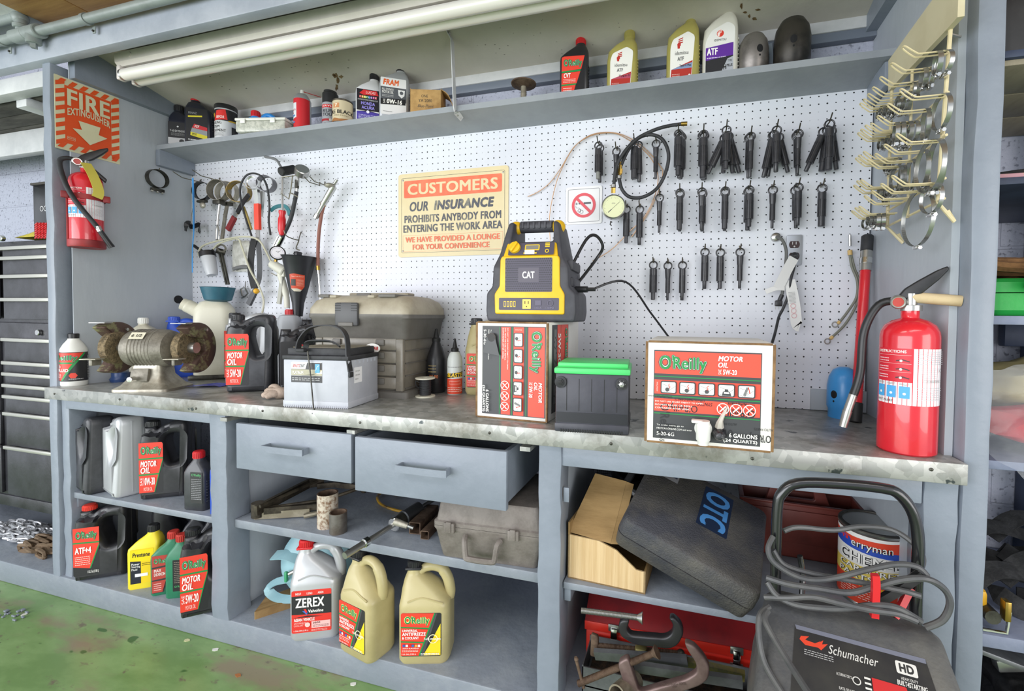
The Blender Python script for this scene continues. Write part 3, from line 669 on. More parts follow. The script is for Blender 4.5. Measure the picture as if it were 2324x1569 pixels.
b.lathe([(.005, .30), (.012, .34), (.035, .345), (.052, .352), (.066, .408), (.069, .41), (.066, .411), (.05, .356), (.012, .35), (.006, .32)], TEAL, 32, o); b.thing('funnel', 'short teal funnel bowl resting in the mouth of the milky fluid container', 'funnel', (-.45, -.108, ZC+.012), math.radians(40))
# jugs
jug5('oil_jug', 'black five quart oil jug with red 5W-20 label standing in front on the bench', on(575, 890, ZC, .055), 34, CHAR, BLK, lambda l: oil_face(l, ('MOTOR', 'OIL'), '5W-20'), .15, .115, .30)
jug5('oil_jug', 'silver oil jug with red label half hidden behind the black 5W-20 jug', (-.175, -.165, ZC), 34, SILV, BLK, lambda l: oil_face(l, ('FULL', 'SYN'), '0W-20'), .15, .112, .305)
jug5('oil_jug', 'black oil jug standing between the 5W-20 jug and the tackle box', (.155, -.215, ZC), 50, BLKJ, None, plain_face, .14, .11, .26)
jug5('oil_jug', 'tall black jug with a funnel in its neck behind the tackle box corner', (.10, -.062, ZC), 8, BLKJ, None, None, .15, .10, .30)
quart('spray_bottle', 'grey plastic bottle with a red nozzle peeking out behind the black oil jugs', (-.03, -.09, ZC), 30, mat('grey_bottle', '#aeb2b8', .4), REDC, None, .12, .07, .285, .0, ribs=False, sec=[(0, .1, .07, .02), (.2, .1, .07, .03), (.27, .1, .07, .034), (.295, .08, .06, .029), (.30, .05, .04, .02)])
t = thing('oil_can', 'small red and white spray can with a bent red straw behind the white battery', 'spray can', (.315, -.30, ZC), 0)
B().lathe([(0, 0), (.03, 0), (.031, .003), (.031, .125), (.029, .13, REDC), (.029, .14, WHT), (.02, .158), (.01, .162), (0, .162)], WHT, 24).build('can', t)
b = B(); b.cyl((0, 0, .16), (0, 0, .182), .011, REDC); b.tube([(0, 0, .178), (-.045, -.03, .19)], .0022, REDC); b.build('nozzle', t)
# battery in a white case
t = thing('car_battery', 'white car battery with black lid and carrying strap near the bench front', 'car battery', on(790, 929, ZC, 0), math.radians(9))
W_, D_ = .225, .178; o = TR(-W_/2, D_/2, 0); BATW = mat('battery_case', '#b4b7bf', .4, 0, '#a9acb5', 8)
b = B(); b.box((0, 0, .078), (W_, D_, .156), BATW, .003, o); b.box((0, 0, .012), (W_+.004, D_+.004, .022), BATW, .003, o)
for i in range(34): b.box((-W_/2+.006+i*.0066, -D_/2-.002, .004), (.002, .003, .008), BATW, 0, o)
for i in range(7): b.box((W_/2+.001, -D_/2+.02+i*.023, .148), (.003, .004, .014), BATW, 0, o)
b.build('case', t)
b = B(); b.box((0, 0, .163), (W_+.006, D_+.006, .014), RUB, .003, o); b.box((0, .0, .181), (W_-.012, D_-.02, .024), RUB, .004, o); b.box((0, 0, .194), (W_-.03, D_-.05, .002), mat('dusty_lid', '#8c8676', .8), 0, o); b.build('lid', t)
l = L(.108, .066); l.rr(0, 0, 1, 1, '#dfe0e2', .003); l.rect(.0, .45, 1, .98, '#3b3b3d'); l.poly([(0, .66), (.46, .66), (.52, .98), (0, .98)], '#e9e9ea'); l.rect(0, .34, 1, .64, '#a8a48c'); l.poly([(.3, .34), (1, .44), (1, .6), (.7, .36)], '#e6dfc4'); l.rect(0, 0, 1, .33, '#3a3a3c')
l.text('///', .05, .74, .13, .9, '#c1272d', .03, .3); l.text('AUTO', .13, .74, .28, .9, '#c1272d', .02); l.text('CRAFT', .28, .74, .47, .9, '#333', .02) if 0 else l.text('CRAFT', .28, .74, .45, .9, '#3a3a3c', .02)
l.text('PLATINUM', .05, .41, .4, .56, '#f1efe6', .03); l.rect(.78, .48, .93, .92, '#5aa7dd'); l.pl([(.8, .6), (.85, .8), (.92, .85)], .001, WH); l.para(.04, .08, .95, .26, 2, '#bbb')
l.build('label', t, X=TR(-W_+.082, 0, .082) @ TR(0, -.0002, 0))
l = L(.045, .052); l.rr(0, 0, 1, 1, '#eeeef0', .002); l.text('24F-AGM', .15, .7, .7, .8, '#555', .01); l.text('24F-AGM', .15, .45, .7, .55, '#555', .01); l.text('03/14', .15, .2, .5, .3, '#555', .01); l.build('label', t, X=TR(.0003, .055, .078) @ RZ(PI/2))
b = B(); b.strip(sm([(-W_+.05, .0, .182), (-W_+.055, .01, .225), (-.13, .012, .262), (-.05, .012, .266), (-.012, .01, .235), (-.004, .008, .165), (.002, .01, .12)], 6), .020, .004, RUB, (.1, 1, 0))
b.ribbon(sm([(-W_+.08, -.002, .195), (-.13, -.004, .215), (-.06, .0, .217), (-.03, .004, .2)], 5), .016, .004, RUB, (.1, .4, 1)); b.box((-W_+.07, -.008, .187), (.03, .02, .012), RUB, .004); b.box((.004, .01, .11), (.006, .022, .018), RUB, .003); b.build('carrying_strap', t)
B().tube(sm([(-.135, -.006, .185), (-.12, -.012, .1), (-.105, -.02, .004), (-.097, -.026, .003)], 4), .0022, DKSTEEL).build('hold_down_rod', t)
# tackle box
TKB = mat('tackle_beige', '#aca491', .5, 0, '#9a917e', 9, .15, 60); TKG = mat('tackle_grey', '#67645f', .5, 0, '#5a5752', 7, .15, 60); TKD = mat('tackle_drawer', '#7b756a', .3, 0, '#6a655b', 9)
t = thing('tackle_box', 'large tackle box with beige lid and smoky grey drawers behind the white battery', 'tackle box', on(905, 909, ZC, 0)+V((.012, .028, 0)), math.radians(4))
W_, D_ = .375, .245; o = TR(-W_/2-.005, D_/2+.005, 0)
b = B(); b.loft([(0, W_+.02, D_+.02, .015), (.022, W_+.02, D_+.02, .015), (.028, W_+.005, D_+.005, .012)], TKG, 3, o); b.box((0, 0, .125), (W_-.02, D_-.01, .2), TKD, .006, o)
b.loft([(.214, W_+.005, D_+.01, .02), (.22, W_+.012, D_+.02, .02), (.285, W_+.035, D_+.04, .025), (.292, W_+.05, D_+.05, .028), (.306, W_+.05, D_+.05, .028)], TKG, 4, o); b.build('body', t)
b = B(); b.loft([(.306, W_+.045, D_+.046, .028), (.325, W_+.045, D_+.046, .03), (.355, W_+.025, D_+.02, .04), (.372, W_-.02, D_-.03, .05), (.377, W_-.07, D_-.08, .05)], TKB, 5, o)
for sx in (-.115, .045): b.box((sx, -.025, .371), (.03, .2, .012), TKB, .005, o)
b.box((-.16, -.06, .373), (.05, .12, .012), TKG, .004, o); b.box((.11, -.06, .374), (.07, .13, .012), TKG, .004, o); b.box((-.03, -.06, .38), (.06, .012, .012), TKG, .004, o); b.box((.0, .01, .384), (.26, .05, .012), TKB, .005, o); b.build('lid', t)
b = B(); b.box((-.035, -D_/2-.026, .305), (.095, .014, .085), mat('latch_plastic', '#4a4a4c', .45), .006, o @ RX(0)); b.box((-.035, -D_/2-.034, .268), (.06, .006, .014), TKG, .002, o)
for i in range(4):
    for sx in (-.033, .033): b.box((-.035+sx, -D_/2-.033, .345-.009*i), (.022, .002, .002), BLKM, 0, o)
b.build('latch', t)
for i in range(4):
    b = B(); b.box((0, -D_/2-.004, .056+.047*i), (W_-.07, .01, .042), TKD, .003, o)
    for sx in (-.09, .09): b.box((sx, -D_/2-.011, .062+.047*i), (.035, .008, .022), TKG, .003, o)
    b.build('drawer', t)
b = B()
for i in range(5): b.box((W_/2-.008, 0, .035+.046*i), (.006, D_-.02, .004), TKG, .001, o)
for sx in (-1, 1): b.box((sx*(W_/2-.02), -D_/2-.004, .122), (.03, .016, .19), TKD, .004, o)
b.build('side_rail', t)
l = L(.062, .035); l._a([(.031+.031*math.cos(a*PI/14), .0175+.0175*math.sin(a*PI/14)) for a in range(28)], [list(range(28))], '#efeeea'); l.text('SURAR', .12, .3, .88, .68, '#c4161c', .04, .15); l.build('sticker', t, X=TR(-.125, -.018, .165))
# glove
b = B(); GL = mat('work_glove', '#b7a596', .85, 0, '#a08e7f', 30, .5, 120)
b.sph((0, 0, .02), .03, GL, 14, (1.0, .8, .7))
for i, (x, y, z) in enumerate(((-.05, -.02, .012), (-.052, 0, .022), (-.045, .015, .032), (-.03, -.035, .01))): b.tube(sm([(0, y*.3, .02), (x*.6, y*.8, z+.008), (x, y, z)], 4), [.012, .013, .013, .012, .012, .011, .011, .01, .006], GL, 10)
b.thing('work_glove', 'crumpled tan work glove lying against the corner of the white battery', 'glove', on(636, 908, ZC, .03), .3)
# wire spool
t = thing('wire_spool', 'cream plastic spool of black wire in front of the tackle box', 'spool', on(965, 904, ZC, .036), 0)
SPL = mat('spool_plastic', '#d9d6c4', .5); b = B(); b.lathe([(0, 0), (.036, 0), (.036, .004), (.012, .005), (.012, .066), (.036, .067), (.036, .071), (.008, .071), (.008, .06), (0, .06)], SPL, 32); b.build('spool', t)
b = B()
for i in range(14): b.lathe([(.013, .006+.0042*i), (.0205+.001*(i % 2), .0065+.0042*i), (.0205+.001*(i % 2), .0098+.0042*i), (.013, .0102+.0042*i)], RUB, 20)
b.tube(sm([(-.02, -.004, .05), (-.034, -.01, .058), (-.03, -.012, .04), (-.015, -.018, .035)], 5), .0018, RUB); b.build('wire', t)
# bottles by the wall
round_can('gear_oil_bottle', 'black gear oil bottle with a pointed spout beside the tackle box', 'bottle', on(990, 893, ZC, .035), 20,
    ([(0, 0), (.033, 0), (.036, .004), (.036, .13), (.034, .14), (.026, .17), (.016, .195), (.014, .205), (0, .205)], BLK),
    [('nozzle', [(0, .2), (.016, .2), (.016, .213), (.011, .216), (.005, .25), (0, .252)], BLKM)], R=.036, z0=.05, w=.07, h=.07, face=lambda l: (l.para(.1, .4, .6, .9, 3, '#8a7a50'), l.text('W-90', .2, .12, .7, .3, '#d8702a', .02)))
def f_blast(l): l.rect(0, 0, 1, .42, '#e04a2e'); l.para(.28, .05, .75, .2, 3, '#f6d9cc'); l.poly([(.2, .42), (.85, .5), (.85, .62), (.2, .54)], '#1c1c1e'); l.text('BLASTER', .28, .46, .82, .58, '#f2c72e', .04, .2); l.frame(.36, .27, .68, .36, .001, '#f6d9cc', .001); l.para(.3, .72, .72, .76, 1, '#666')
round_can('oil_bottle', 'white and orange squeeze bottle with a black pointed nozzle near the wall', 'bottle', on(1032, 897, ZC, .03), 24,
    ([(0, 0), (.026, 0), (.0285, .003), (.0285, .125), (.027, .14), (.02, .158), (.013, .165), (0, .166)], mat('pale_bottle', '#d5dad6', .4)),
    [('nozzle', [(0, .163), (.014, .163), (.014, .177), (.009, .18), (.003, .215), (0, .216)], BLKM)], R=.0285, z0=.003, w=.14, h=.14, face=f_blast)
gal('antifreeze_jug', 'gold antifreeze jug with black cap squeezed in behind the upended oil box', (.915, -.066, ZC), 12, GOLD, BLK, antifreeze, .15, .095, .285)
# ---------------------------------------------------------------- oil boxes
CBW = mat('white_carton', '#e6e4df', .55, 0, '#dedbd4', 7, .08, 40); CBE = mat('corrugated_edge', '#8a6a45', .8, 0, '#6f5335', 40, .4, 150)
def pict(l, x0, y0, x1, y1, k):
    l.rr(x0, y0, x1, y1, '#3d3d40', .004); i = .012*(x1-x0)/.17; j = .03*(y1-y0)/.3; l.rr(x0+.01, y0+.012, x1-.01, y1-.012, '#f1efec', .003)
    X = lambda a: x0+(x1-x0)*a; Y = lambda a: y0+(y1-y0)*a; t = .0007
    l.pl([(X(.12), Y(.2)), (X(.4), Y(.12)), (X(.92), Y(.6))], t, '#444'); l.pl([(X(.12), Y(.75)), (X(.45), Y(.6)), (X(.6), Y(.45)), (X(.5), Y(.3)), (X(.3), Y(.35))], t, '#444')
    if k == 3: l.poly([(X(.25), Y(.1)), (X(.8), Y(.1)), (X(.72), Y(.4)), (X(.62), Y(.45)), (X(.6), Y(.6)), (X(.42), Y(.6)), (X(.4), Y(.45)), (X(.3), Y(.4))], '#3a3a3c'); l.rect(X(.36), Y(.25), X(.68), Y(.38), '#f1efec')
    elif k == 4: l.poly([(X(.3), Y(.2)), (X(.5), Y(.85)), (X(.62), Y(.8)), (X(.45), Y(.15))], '#777'); l.line(X(.6), Y(.85), X(.7), Y(.35), .002, RD)
    else: l.disc(X(.42+.05*k), Y(.32), .005, '#4a4a4c', 10); l.pl([(X(.55+.05*k), Y(.8)), (X(.5), Y(.65)), (X(.6), Y(.55)), (X(.52), Y(.42))], .0014, RD)
def no_sign(l, x, y, r): l.ring(x, y, r, .0018, WH); l.line(x-r*.68/l.w, y+r*.68/l.h, x+r*.68/l.w, y-r*.68/l.h, .0018, WH); l.line(x-r*.5/l.w, y-r*.5/l.h, x+r*.5/l.w, y+r*.5/l.h, .003, WH)
def box_face(l, grade, code, rot=None):
    F2 = '#3f4043'; l.rect(0, 0, 1, 1, F2)
    l.rect(.008, .735, .992, .985, '#e8503c'); l.rect(.008, .505, .992, .665, '#e8503c'); l.rect(.008, .31, .992, .455, '#e8503c')
    for y in (.703, .482, .285): l.rect(.008, y-.005, .992, y+.005, GN)
    clover(l, .06, .785, .5, .945, .02)
    l.text('MOTOR', .61, .90, .83, .955, WH, .035, .2); l.text('OIL', .61, .83, .70, .885, WH, .035, .2); l.text(grade, .655, .755, .78, .81, WH, .03); l.text('SAE', .612, .755, .64, .81, WH, .01, 0, 90)
    l.text('INSTRUCTIONS', .03, .535, .045, .64, '#f7d3ca', .01, 0, 90)
    for k in range(5): pict(l, .07+.18*k, .515, .225+.18*k, .655, k)
    l.text('DO NOT USE SHARP OBJECT TO OPEN', .02, .415, .48, .435, WH, .02); l.text('DO NOT RE-USE OR REFILL', .02, .38, .38, .398, WH, .02); l.text('CONTAINER AFTER USING', .02, .345, .36, .363, WH, .02)
    for k in range(3): no_sign(l, .66+.118*k, .385, .0135)
    l.text('To order more, go to', .04, .15, .3, .17, WH, .01); l.text('FIRSTCALLONLINE.COM and enter', .04, .115, .38, .135, WH, .01)
    l.text(code, .04, .045, .21, .085, WH, .02); l.text('6 GALLONS', .72, .085, .97, .13, WH, .025); l.text('(24 QUARTS)', .67, .025, .97, .07, WH, .025)
bx = carton('oil_box', 'white and red motor oil box standing on end beneath the yellow jump starter', on(1178, 954, ZC, .155)+V((.04, .0, 0)), -3, .228, .30, .288, CBW, CBE)
l = L(.262, .203); box_face(l, '5W-30', '5-30-6G'); l.disc(.13, .17, .014, '#3a2a1c', 14); l.poly([(.13, .23), (.33, .30), (.30, .03), (.13, .10)], '#4a4b4e'); l.disc(.13, .17, .0125, '#171310', 14)
l.build('print', bx, X=TR(.0075, -.1503, .144) @ M(((0, 0, 1, 0), (0, 1, 0, 0), (-1, 0, 0, 0), (0, 0, 0, 1))) @ TR(0, 0, -.1015))
l = L(.26, .15); l.rect(0, 0, 1, 1, '#3f4043'); l.rect(.0, .52, 1, .98, '#e8503c'); l.rect(0, .3, 1, .5, '#e8503c'); clover(l, .05, .76, .45, .95); l.text('MOTOR', .5, .75, .75, .93, WH, .03, .2); l.text('OIL', .5, .56, .62, .7, WH, .03, .2); l.text('5W-30', .1, .32, .45, .48, WH, .03); l.para(.05, .06, .9, .22, 3, '#999')
l.build('print', bx, X=TR(.1147, -.04, .15) @ RZ(PI/2) @ M(((0, 0, 1, 0), (0, 1, 0, 0), (-1, 0, 0, 0), (0, 0, 0, 1))) @ TR(0, 0, -.075))
b2_ = carton('oil_box', 'white and red 5W-20 oil box with a white spigot at the bench front', on(1600, 1015, ZC, .14), -1, .287, .28, .249, CBW, CBE)
l = L(.242, .215); box_face(l, '5W-20', '5-20-6G'); l.build('print', b2_, X=TR(-.004, -.1403, .012))
tp = L(.287, .115); TG = '#27272a'
for x, y, s, r in ((.2, .62, .30, 180), (.62, .60, .33, 180), (.82, .12, .22, 180), (.55, .18, .2, 180)): tp.text("O'Reilly", x, y, x+s*.75, y+.2, TG, .02, 0, r); tp.text('AUTO PARTS', x+.04, y+.24, x+.18, y+.29, TG, .01, 0, r)
for x, y in ((.02, .9), (.28, .86), (.66, .84)): tp.text('OReillyAuto.com', x, y, x+.2, y+.055, TG, .01, 0, 180)
tp.text("O'Reilly", .1, .12, .2, .78, TG, .02, 0, -90); tp.text('SYNTEC', .42, .78, .54, .85, TG, .02, .2, 180); tp.text('SYNTEC', .15, .28, .25, .36, TG, .02, .2, 180); tp.text('5-5', .12, -.02, .16, .1, TG, .02, 0, -90)
tp.build('printed_tape', b2_, X=TR(0, -.1412, .008), dz=.00006)
b = B(); b.lathe([(0, 0), (.02, 0), (.02, .006), (.012, .008), (.012, .02), (0, .02)], WHT, 24, TR(-.008, -.1405, .045) @ RX(PI/2)); b.lathe([(0, -.028), (.012, -.028), (.013, -.02), (.016, -.016), (.017, .018), (.014, .022), (.014, .028), (0, .028)], WHT, 24, TR(-.008, -.165, .04)); b.box((-.022, -.165, .066), (.026, .02, .007), WHT, .003); b.build('spigot', b2_)
b = B(); rg = random.Random(8); b.lathe([(0, 0), (.012, 0), (.016, .008), (.012, .02), (.008, .028), (0, .03)], mat('black_bag', '#1f1f22', .2, 0, '#4a4a4e', 30, .9, 90), 9, TR(.028, -.141, .035) @ RX(PI/2)); b.tube(sm([(.028, -.144, .05), (.03, -.15, .068), (.045, -.144, .1)], 4), [.01, .01, .009, .008, .006, .005, .004, .003, .002], mat('clear_tape', '#d8d2c8', .2, alpha=.75), 6); b.build('bag_scrap', b2_)
# ---------------------------------------------------------------- battery with a green lid
t = thing('car_battery', 'black car battery with a bright green lid between the two oil boxes', 'car battery', on(1349, 985, ZC, .09), math.radians(6))
W_, D_ = .192, .175; BATB = mat('battery_black', '#3d3d47', .42, 0, '#33333c', 8, .1, 60); GLID = mat('green_lid', '#4fce72', .4)
b = B(); b.box((0, 0, .078), (W_, D_, .156), BATB, .004); b.box((0, 0, .013), (W_+.004, D_+.004, .024), BATB, .004); b.box((0, -D_/2-.0004, .04), (W_-.006, .001, .026), mat('battery_band', '#24242b', .3))
for i in range(26): b.box((-W_/2+.016+i*.0064, -D_/2-.002, .005), (.003, .003, .008), BLKM)
for i in range(5): b.box((-W_/2+.03+i*.033, -D_/2-.0003, .1), (.0012, .001, .085), BLKM)
b.build('case', t)
b = B(); b.box((0, 0, .163), (W_+.008, D_+.008, .016), GLID, .004); b.box((0, .002, .176), (W_-.004, D_-.03, .014), GLID, .004); b.build('lid', t)
for x, m in ((-.082, BLKM), (.078, STEEL)):
    b = B(); b.lathe([(0, 0), (.0155, 0), (.0155, .006), (.009, .007), (.009, .012), (0, .013)], RUB, 24, TR(x, -D_/2+.001, .133) @ RX(PI/2)); b.lathe([(.010, .006), (.010, .0085), (.007, .009), (.007, .016), (0, .017)], m, 6, TR(x, -D_/2+.001, .133) @ RX(PI/2)); b.build('terminal', t)
# ---------------------------------------------------------------- yellow jump starter
CY = mat('yellow_case', '#eebf1e', .42, 0, '#e6b518', 10); CG = mat('charcoal_rubber', '#48484f', .55, 0, '#3c3c43', 14); CP = mat('violet_grey_panel', '#4a4556', .5)
ZB = ZC+.289
t = thing('jump_starter', 'yellow and charcoal jump starter with a carrying handle on top of the upended oil box', 'jump starter', (1.222, -.325, ZB), math.radians(3))
side = rnd([(-.135, 0), (.135, 0), (.14, .03), (.137, .085), (.118, .105), (.115, .165), (.095, .195), (.085, .255), (.076, .302), (.060, .304), (.064, .24), (-.068, .24), (-.064, .304), (-.08, .302), (-.09, .26), (-.1, .205), (-.117, .165), (-.12, .105), (-.138, .085), (-.14, .03)], .008)
hole = rnd([(-.068, .240), (.064, .240), (.058, .284), (-.062, .284)], .006)[::-1]
def taper(v):
    k = 1-.35*max(0, (v.y-.16)/.13); return V((v.x, v.y, v.z*k))
b = B(); b.extr(side, .19, CG, (), .009, FRONT, 3, taper)
for z in (.04, .12, .17):
    for s in (-1, 1): b.box((s*.128 if z < .1 else s*.112, 0, z), (.022, .12, .03), CG, .006)
b.build('rubber_shell', t)
b = B(); fr = rnd([(-.108, .022), (.106, .022), (.106, .082), (.092, .105), (.09, .185), (.085, .195), (-.086, .195), (-.092, .185), (-.094, .105), (-.11, .082)], .006)
b.extr(fr, .02, CY, (), .004, TR(0, -.09, 0) @ FRONT); b.extr(rnd([(-.086, .185), (.085, .185), (.076, .236), (-.076, .236)], .006), .016, CY, (), .004, TR(0, -.088, .0) @ M.Translation((0, 0, .19)) @ RX(-.32) @ M.Translation((0, 0, -.19)) @ FRONT)
b.box((0, -.02, .012), (.2, .13, .018), CY, .004); b.build('face_plate', t)
l = L(.145, .10); CPc = '#4a4556'; l.rr(0, 0, 1, 1, CPc, .004)
rg = random.Random(1)
for j in range(15):
    for i in range(23):
        if not (.3 < (i+.5)/23 < .7 and .3 < (j+.5)/15 < .7): l.disc((i+.5+.5*(j % 2))/23.5, (j+.5)/15, .0021, '#1d1b26', 6); l.k -= 1
l.k += 1; l.rr(.28, .29, .72, .71, '#57525f', .002); l.text('CAT', .37, .4, .63, .6, '#f4f3f0', .03);
l.build('speaker_grille', t, X=TR(-.003, -.1005, .088))
l = L(.185, .036); l.rr(0, 0, 1, 1, CPc, .003)
for i in range(4): l.rect(.08+.055*i, .25, .12+.055*i, .75, '#d8b93a'); l.rect(.09+.055*i, .33, .11+.055*i, .67, '#55506a')
l.rr(.40, .1, .54, .9, '#f0d060', .002); l.rect(.435, .5, .45, .75, '#4a3a10'); l.rect(.49, .5, .505, .75, '#4a3a10'); l.disc(.47, .3, .002, '#4a3a10', 8)
l.text('1000A', .6, .12, .72, .26, '#85809a', .01); l.rect(.61, .4, .71, .8, '#5d586c'); l.text('120PSI', .78, .12, .92, .26, '#85809a', .01); l.ring(.86, .58, .009, .002, '#5d586c')
l.build('socket_panel', t, X=TR(-.002, -.1005, .034))
XU = TR(0, -.095, .19) @ RX(-.32) @ TR(0, -.0035, 0)
l = L(.14, .040); l.rr(0, 0, 1, 1, CPc, .003); l.frame(.36, .38, .68, .85, .003, '#f0c52a', .003); l.rect(.385, .45, .655, .78, '#7d7a72'); l.rect(.34, .1, .42, .22, '#f0c52a'); l.rect(.55, .1, .63, .22, '#f0c52a')
for i in range(3): l.rect(.8, .62+.13*i, .9, .71+.13*i, '#f0c52a')
l.ring(.85, .3, .006, .0022, '#f0c52a'); l.build('control_panel', t, X=XU @ TR(.003, -.004, .004))
b = B(); b.lathe([(0, 0), (.018, 0), (.017, .008), (0, .009)], CY, 20, XU @ TR(-.048, -.004, .028) @ RX(PI/2)); b.box((-.048, -.015, .028), (.009, .008, .034), CY, .003, XU @ TR(0, 0, 0) @ TR(-.048, 0, .028) @ RY(.5) @ TR(.048, 0, -.028)); b.build('knob', t)
b = B(); b.box((0, -.1005, .205), (.03, .003, .012), mat('lens', '#e9e5da', .2)); b.build('lamp', t)
b = B(); b.tube([(-.055, -.012, .296), (.05, -.012, .296)], .0185, CG, 16); 
for i in range(6): b.box((-.045+.018*i, -.03, .298), (.007, .006, .02), CG, .002, TR(0, 0, 0))
for s in (-1, 1): b.sph((s*.068-.003, -.012, .294), .0215, CY, 14, (1.05, 1, 1))
b.build('handle', t)
# hoses and plugs of the jump starter
p0 = t.location+RZ(math.radians(3)).to_3x3() @ V((.115, -.01, .10))
b = B(); b.cyl(p0, p0+V((.045, -.005, 0)), .010, BLK, seg=10); b.cyl(p0+V((.045, -.005, 0)), p0+V((.07, -.006, 0)), .006, BLK, seg=8)
a1, a2, a3 = at(1420, 640, y=-.26), at(1478, 712, y=-.16), at(1520, 768, y=-.13)
b.tube(sm([p0+V((.06, -.006, 0)), a1, a2, a3, at(1545, 795, y=-.15)], 8), .0036, BLK); b.thing('charging_cord', 'black charging cord plugged into the jump starter and dropping behind the 5W-20 box', 'cord')
b = B(); p1 = t.location+V((.108, .05, .115)); b.tube(sm([p1, at(1352, 590, y=-.2), at(1368, 560, y=-.2), at(1352, 535, y=-.22), at(1330, 545, y=-.24), t.location+V((.09, .05, .17))], 8), .0052, BLK, 8); b.thing('air_hose', 'thin black air hose looping out of the back of the jump starter', 'hose')
# ---------------------------------------------------------------- the bench end
SKY = mat('sky_blue_paint', '#3f93d8', .3, 0, '#3a8acd', 8)
def cyl_cap(nm, lbl, loc, r, h, m, rz=0, slot=False):
    t = thing(nm, lbl, 'cylinder cap', loc, math.radians(rz)); b = B()
    b.lathe([(0, 0), (r*.9, 0), (r*.9, h*.16), (r, h*.22), (r, h*.62), (r*.9, h*.8), (r*.65, h*.94), (r*.3, h*.995), (0, h)], m, 32); b.build('dome', t)
    l = L(.05, .07); H = '#0e0f12'; l._a([(.025+.010*math.cos(a*PI/8), .03+.0125*math.sin(a*PI/8)) for a in range(16)], [list(range(16))], H); l._a([(.025+.003*math.cos(a*PI/5), .009+.0035*math.sin(a*PI/5)) for a in range(10)], [list(range(10))], H)
    l.build('hole', t, R=r, X=TR(0, 0, h*.28)); return t
cyl_cap('cylinder_cap', 'sky blue gas cylinder cap standing on the bench by the pegboard', on(1912, 953, ZC, .043), .045, .158, SKY, -50)
REDP = mat('red_enamel', '#cf1f2c', .25, 0, '#c41b28', 6, coat=.4)
t = thing('jack_handle', 'long red tubular jack handle leaning upright in the corner beside the blue cap', 'jack handle'); p0 = V((2.165, -.16, ZC)); p1 = at(1969, 535, y=-.035)
ax = (p1-p0); q = lambda k: p0+ax*k; ln = ax.length
b = B(); b.cyl(q(.09), q(.80), .0145, REDP, seg=20); b.build('tube', t); b = B(); b.cyl(q(.0), q(.1), .0165, BLKM, seg=20, bev=.002); b.build('foot_grip', t)
b = B(); b.cyl(q(.80), q(.91), .0165, STEEL, seg=20); b.cyl(q(.84), q(.87), .0175, CHROME, seg=20); b.build('collar', t); b = B(); b.cyl(q(.91), q(1), .017, RUB, seg=20, bev=.003); b.build('top_cap', t)
# red extinguisher on the bench
EXT = mat('extinguisher_red', '#d3202e', .22, 0, '#c81d2b', 4, coat=.5)
def ext_face(l):
    l.rr(0, 0, 1, 1, '#ecebef', .003); l.rr(.0, .4, .5, 1, '#cf2033', .002); l.text('INSTRUCTIONS', .02, .92, .42, .97, WH, .025)
    for i in range(3): l.line(.02, .88-.15*i, .48, .88-.15*i, .0004, WH); l.para(.03, .75-.15*i, .2, .84-.15*i, 2, '#f0c9cf'); l.pl([(.3, .78-.15*i), (.38, .80-.15*i), (.46, .77-.15*i)], .0022, '#222'); l.disc(.36, .78-.15*i, .0028, WH, 10)
    for i in range(3): l.rect(.03+.16*i, .12, .15+.16*i, .33, '#4aa3df'); l.disc(.09+.16*i, .2, .003, WH, 8); l.para(.03+.16*i, .35, .14+.16*i, .39, 2, '#777')
    l.text('FIRST ALERT', .03, .04, .28, .08, '#333', .02); l.para(.54, .72, .97, .97, 7, '#b5b5bb', .22); l.para(.58, .48, .82, .68, 6, '#b5b5bb', .22); l.ring(.88, .63, .004, .0007, '#333', 14); l.frame(.62, .42, .9, .46, .0004, '#555', .0005); l.text('P 92293785', .66, .43, .86, .45, '#555', .01); l.para(.54, .1, .9, .34, 6, '#bdbdc2', .22)
def extinguisher(nm, lbl, loc, rz, r, h, small=False):
    t = thing(nm, lbl, 'fire extinguisher', loc, math.radians(rz))
    B().lathe([(0, 0), (r-.004, 0), (r, .004), (r, h*.84), (r*.97, h*.88), (r*.85, h*.925), (r*.6, h*.96), (r*.33, h*.975), (r*.31, h*.98), (r*.31, h*1.03), (0, h*1.03)], EXT, 40).build('cylinder', t)
    l = L(r*2.7, h*.40); ext_face(l); l.build('label', t, R=r, X=TR(0, 0, h*.36))
    z = h*1.03; b = B(); b.lathe([(0, z), (r*.4, z), (r*.4, z+.012), (r*.22, z+.014), (r*.22, z+.04), (0, z+.04)], STEEL, 20); b.build('valve', t)
    b = B(); b.lathe([(0, 0), (.0155, 0), (.0155, .014), (.0135, .016), (.013, .012), (0, .012)], STEEL, 20, TR(-r*.45, -.012, z+.022) @ RX(PI/2+.2)); b.lathe([(0, .0125), (.011, .0125)], ink('#b9453f'), 16, TR(-r*.45, -.012, z+.022) @ RX(PI/2+.2)); b.build('pressure_gauge', t)
    b = B(); b.extr(rnd([(-.03, 0), (-.004, 0), (.02, .014), (.05, .045), (.066, .066), (.064, .075), (.045, .066), (.012, .044), (-.012, .026)], .005), .022, BLK, (), .004, TR(0, 0, z+.026) @ FRONT); b.build('squeeze_lever', t)
    return t, z
t, z = extinguisher('fire_extinguisher', 'big red fire extinguisher standing on the bench front beside the end post', on(2055, 1036, ZC, .058), -14, .0575, .318)
b = B(); b.tube([(.0, 0, z+.032), (.09, -.004, z+.022)], .0125, mat('masking_tape', '#c9b58f', .7, 0, '#bda981', 20), 16); b.cyl((.0895, -.004, z+.022), (.0905, -.004, z+.0219), .009, BLKM, seg=12); b.build('carry_handle', t)
b = B(); b.tube(sm([(-.018, .0, z+.024), (-.06, 0, z+.014), (-.088, -.004, z-.05), (-.094, -.008, z-.15), (-.108, -.012, z-.21)], 7), .0095, BLK, 12); b.build('hose', t)
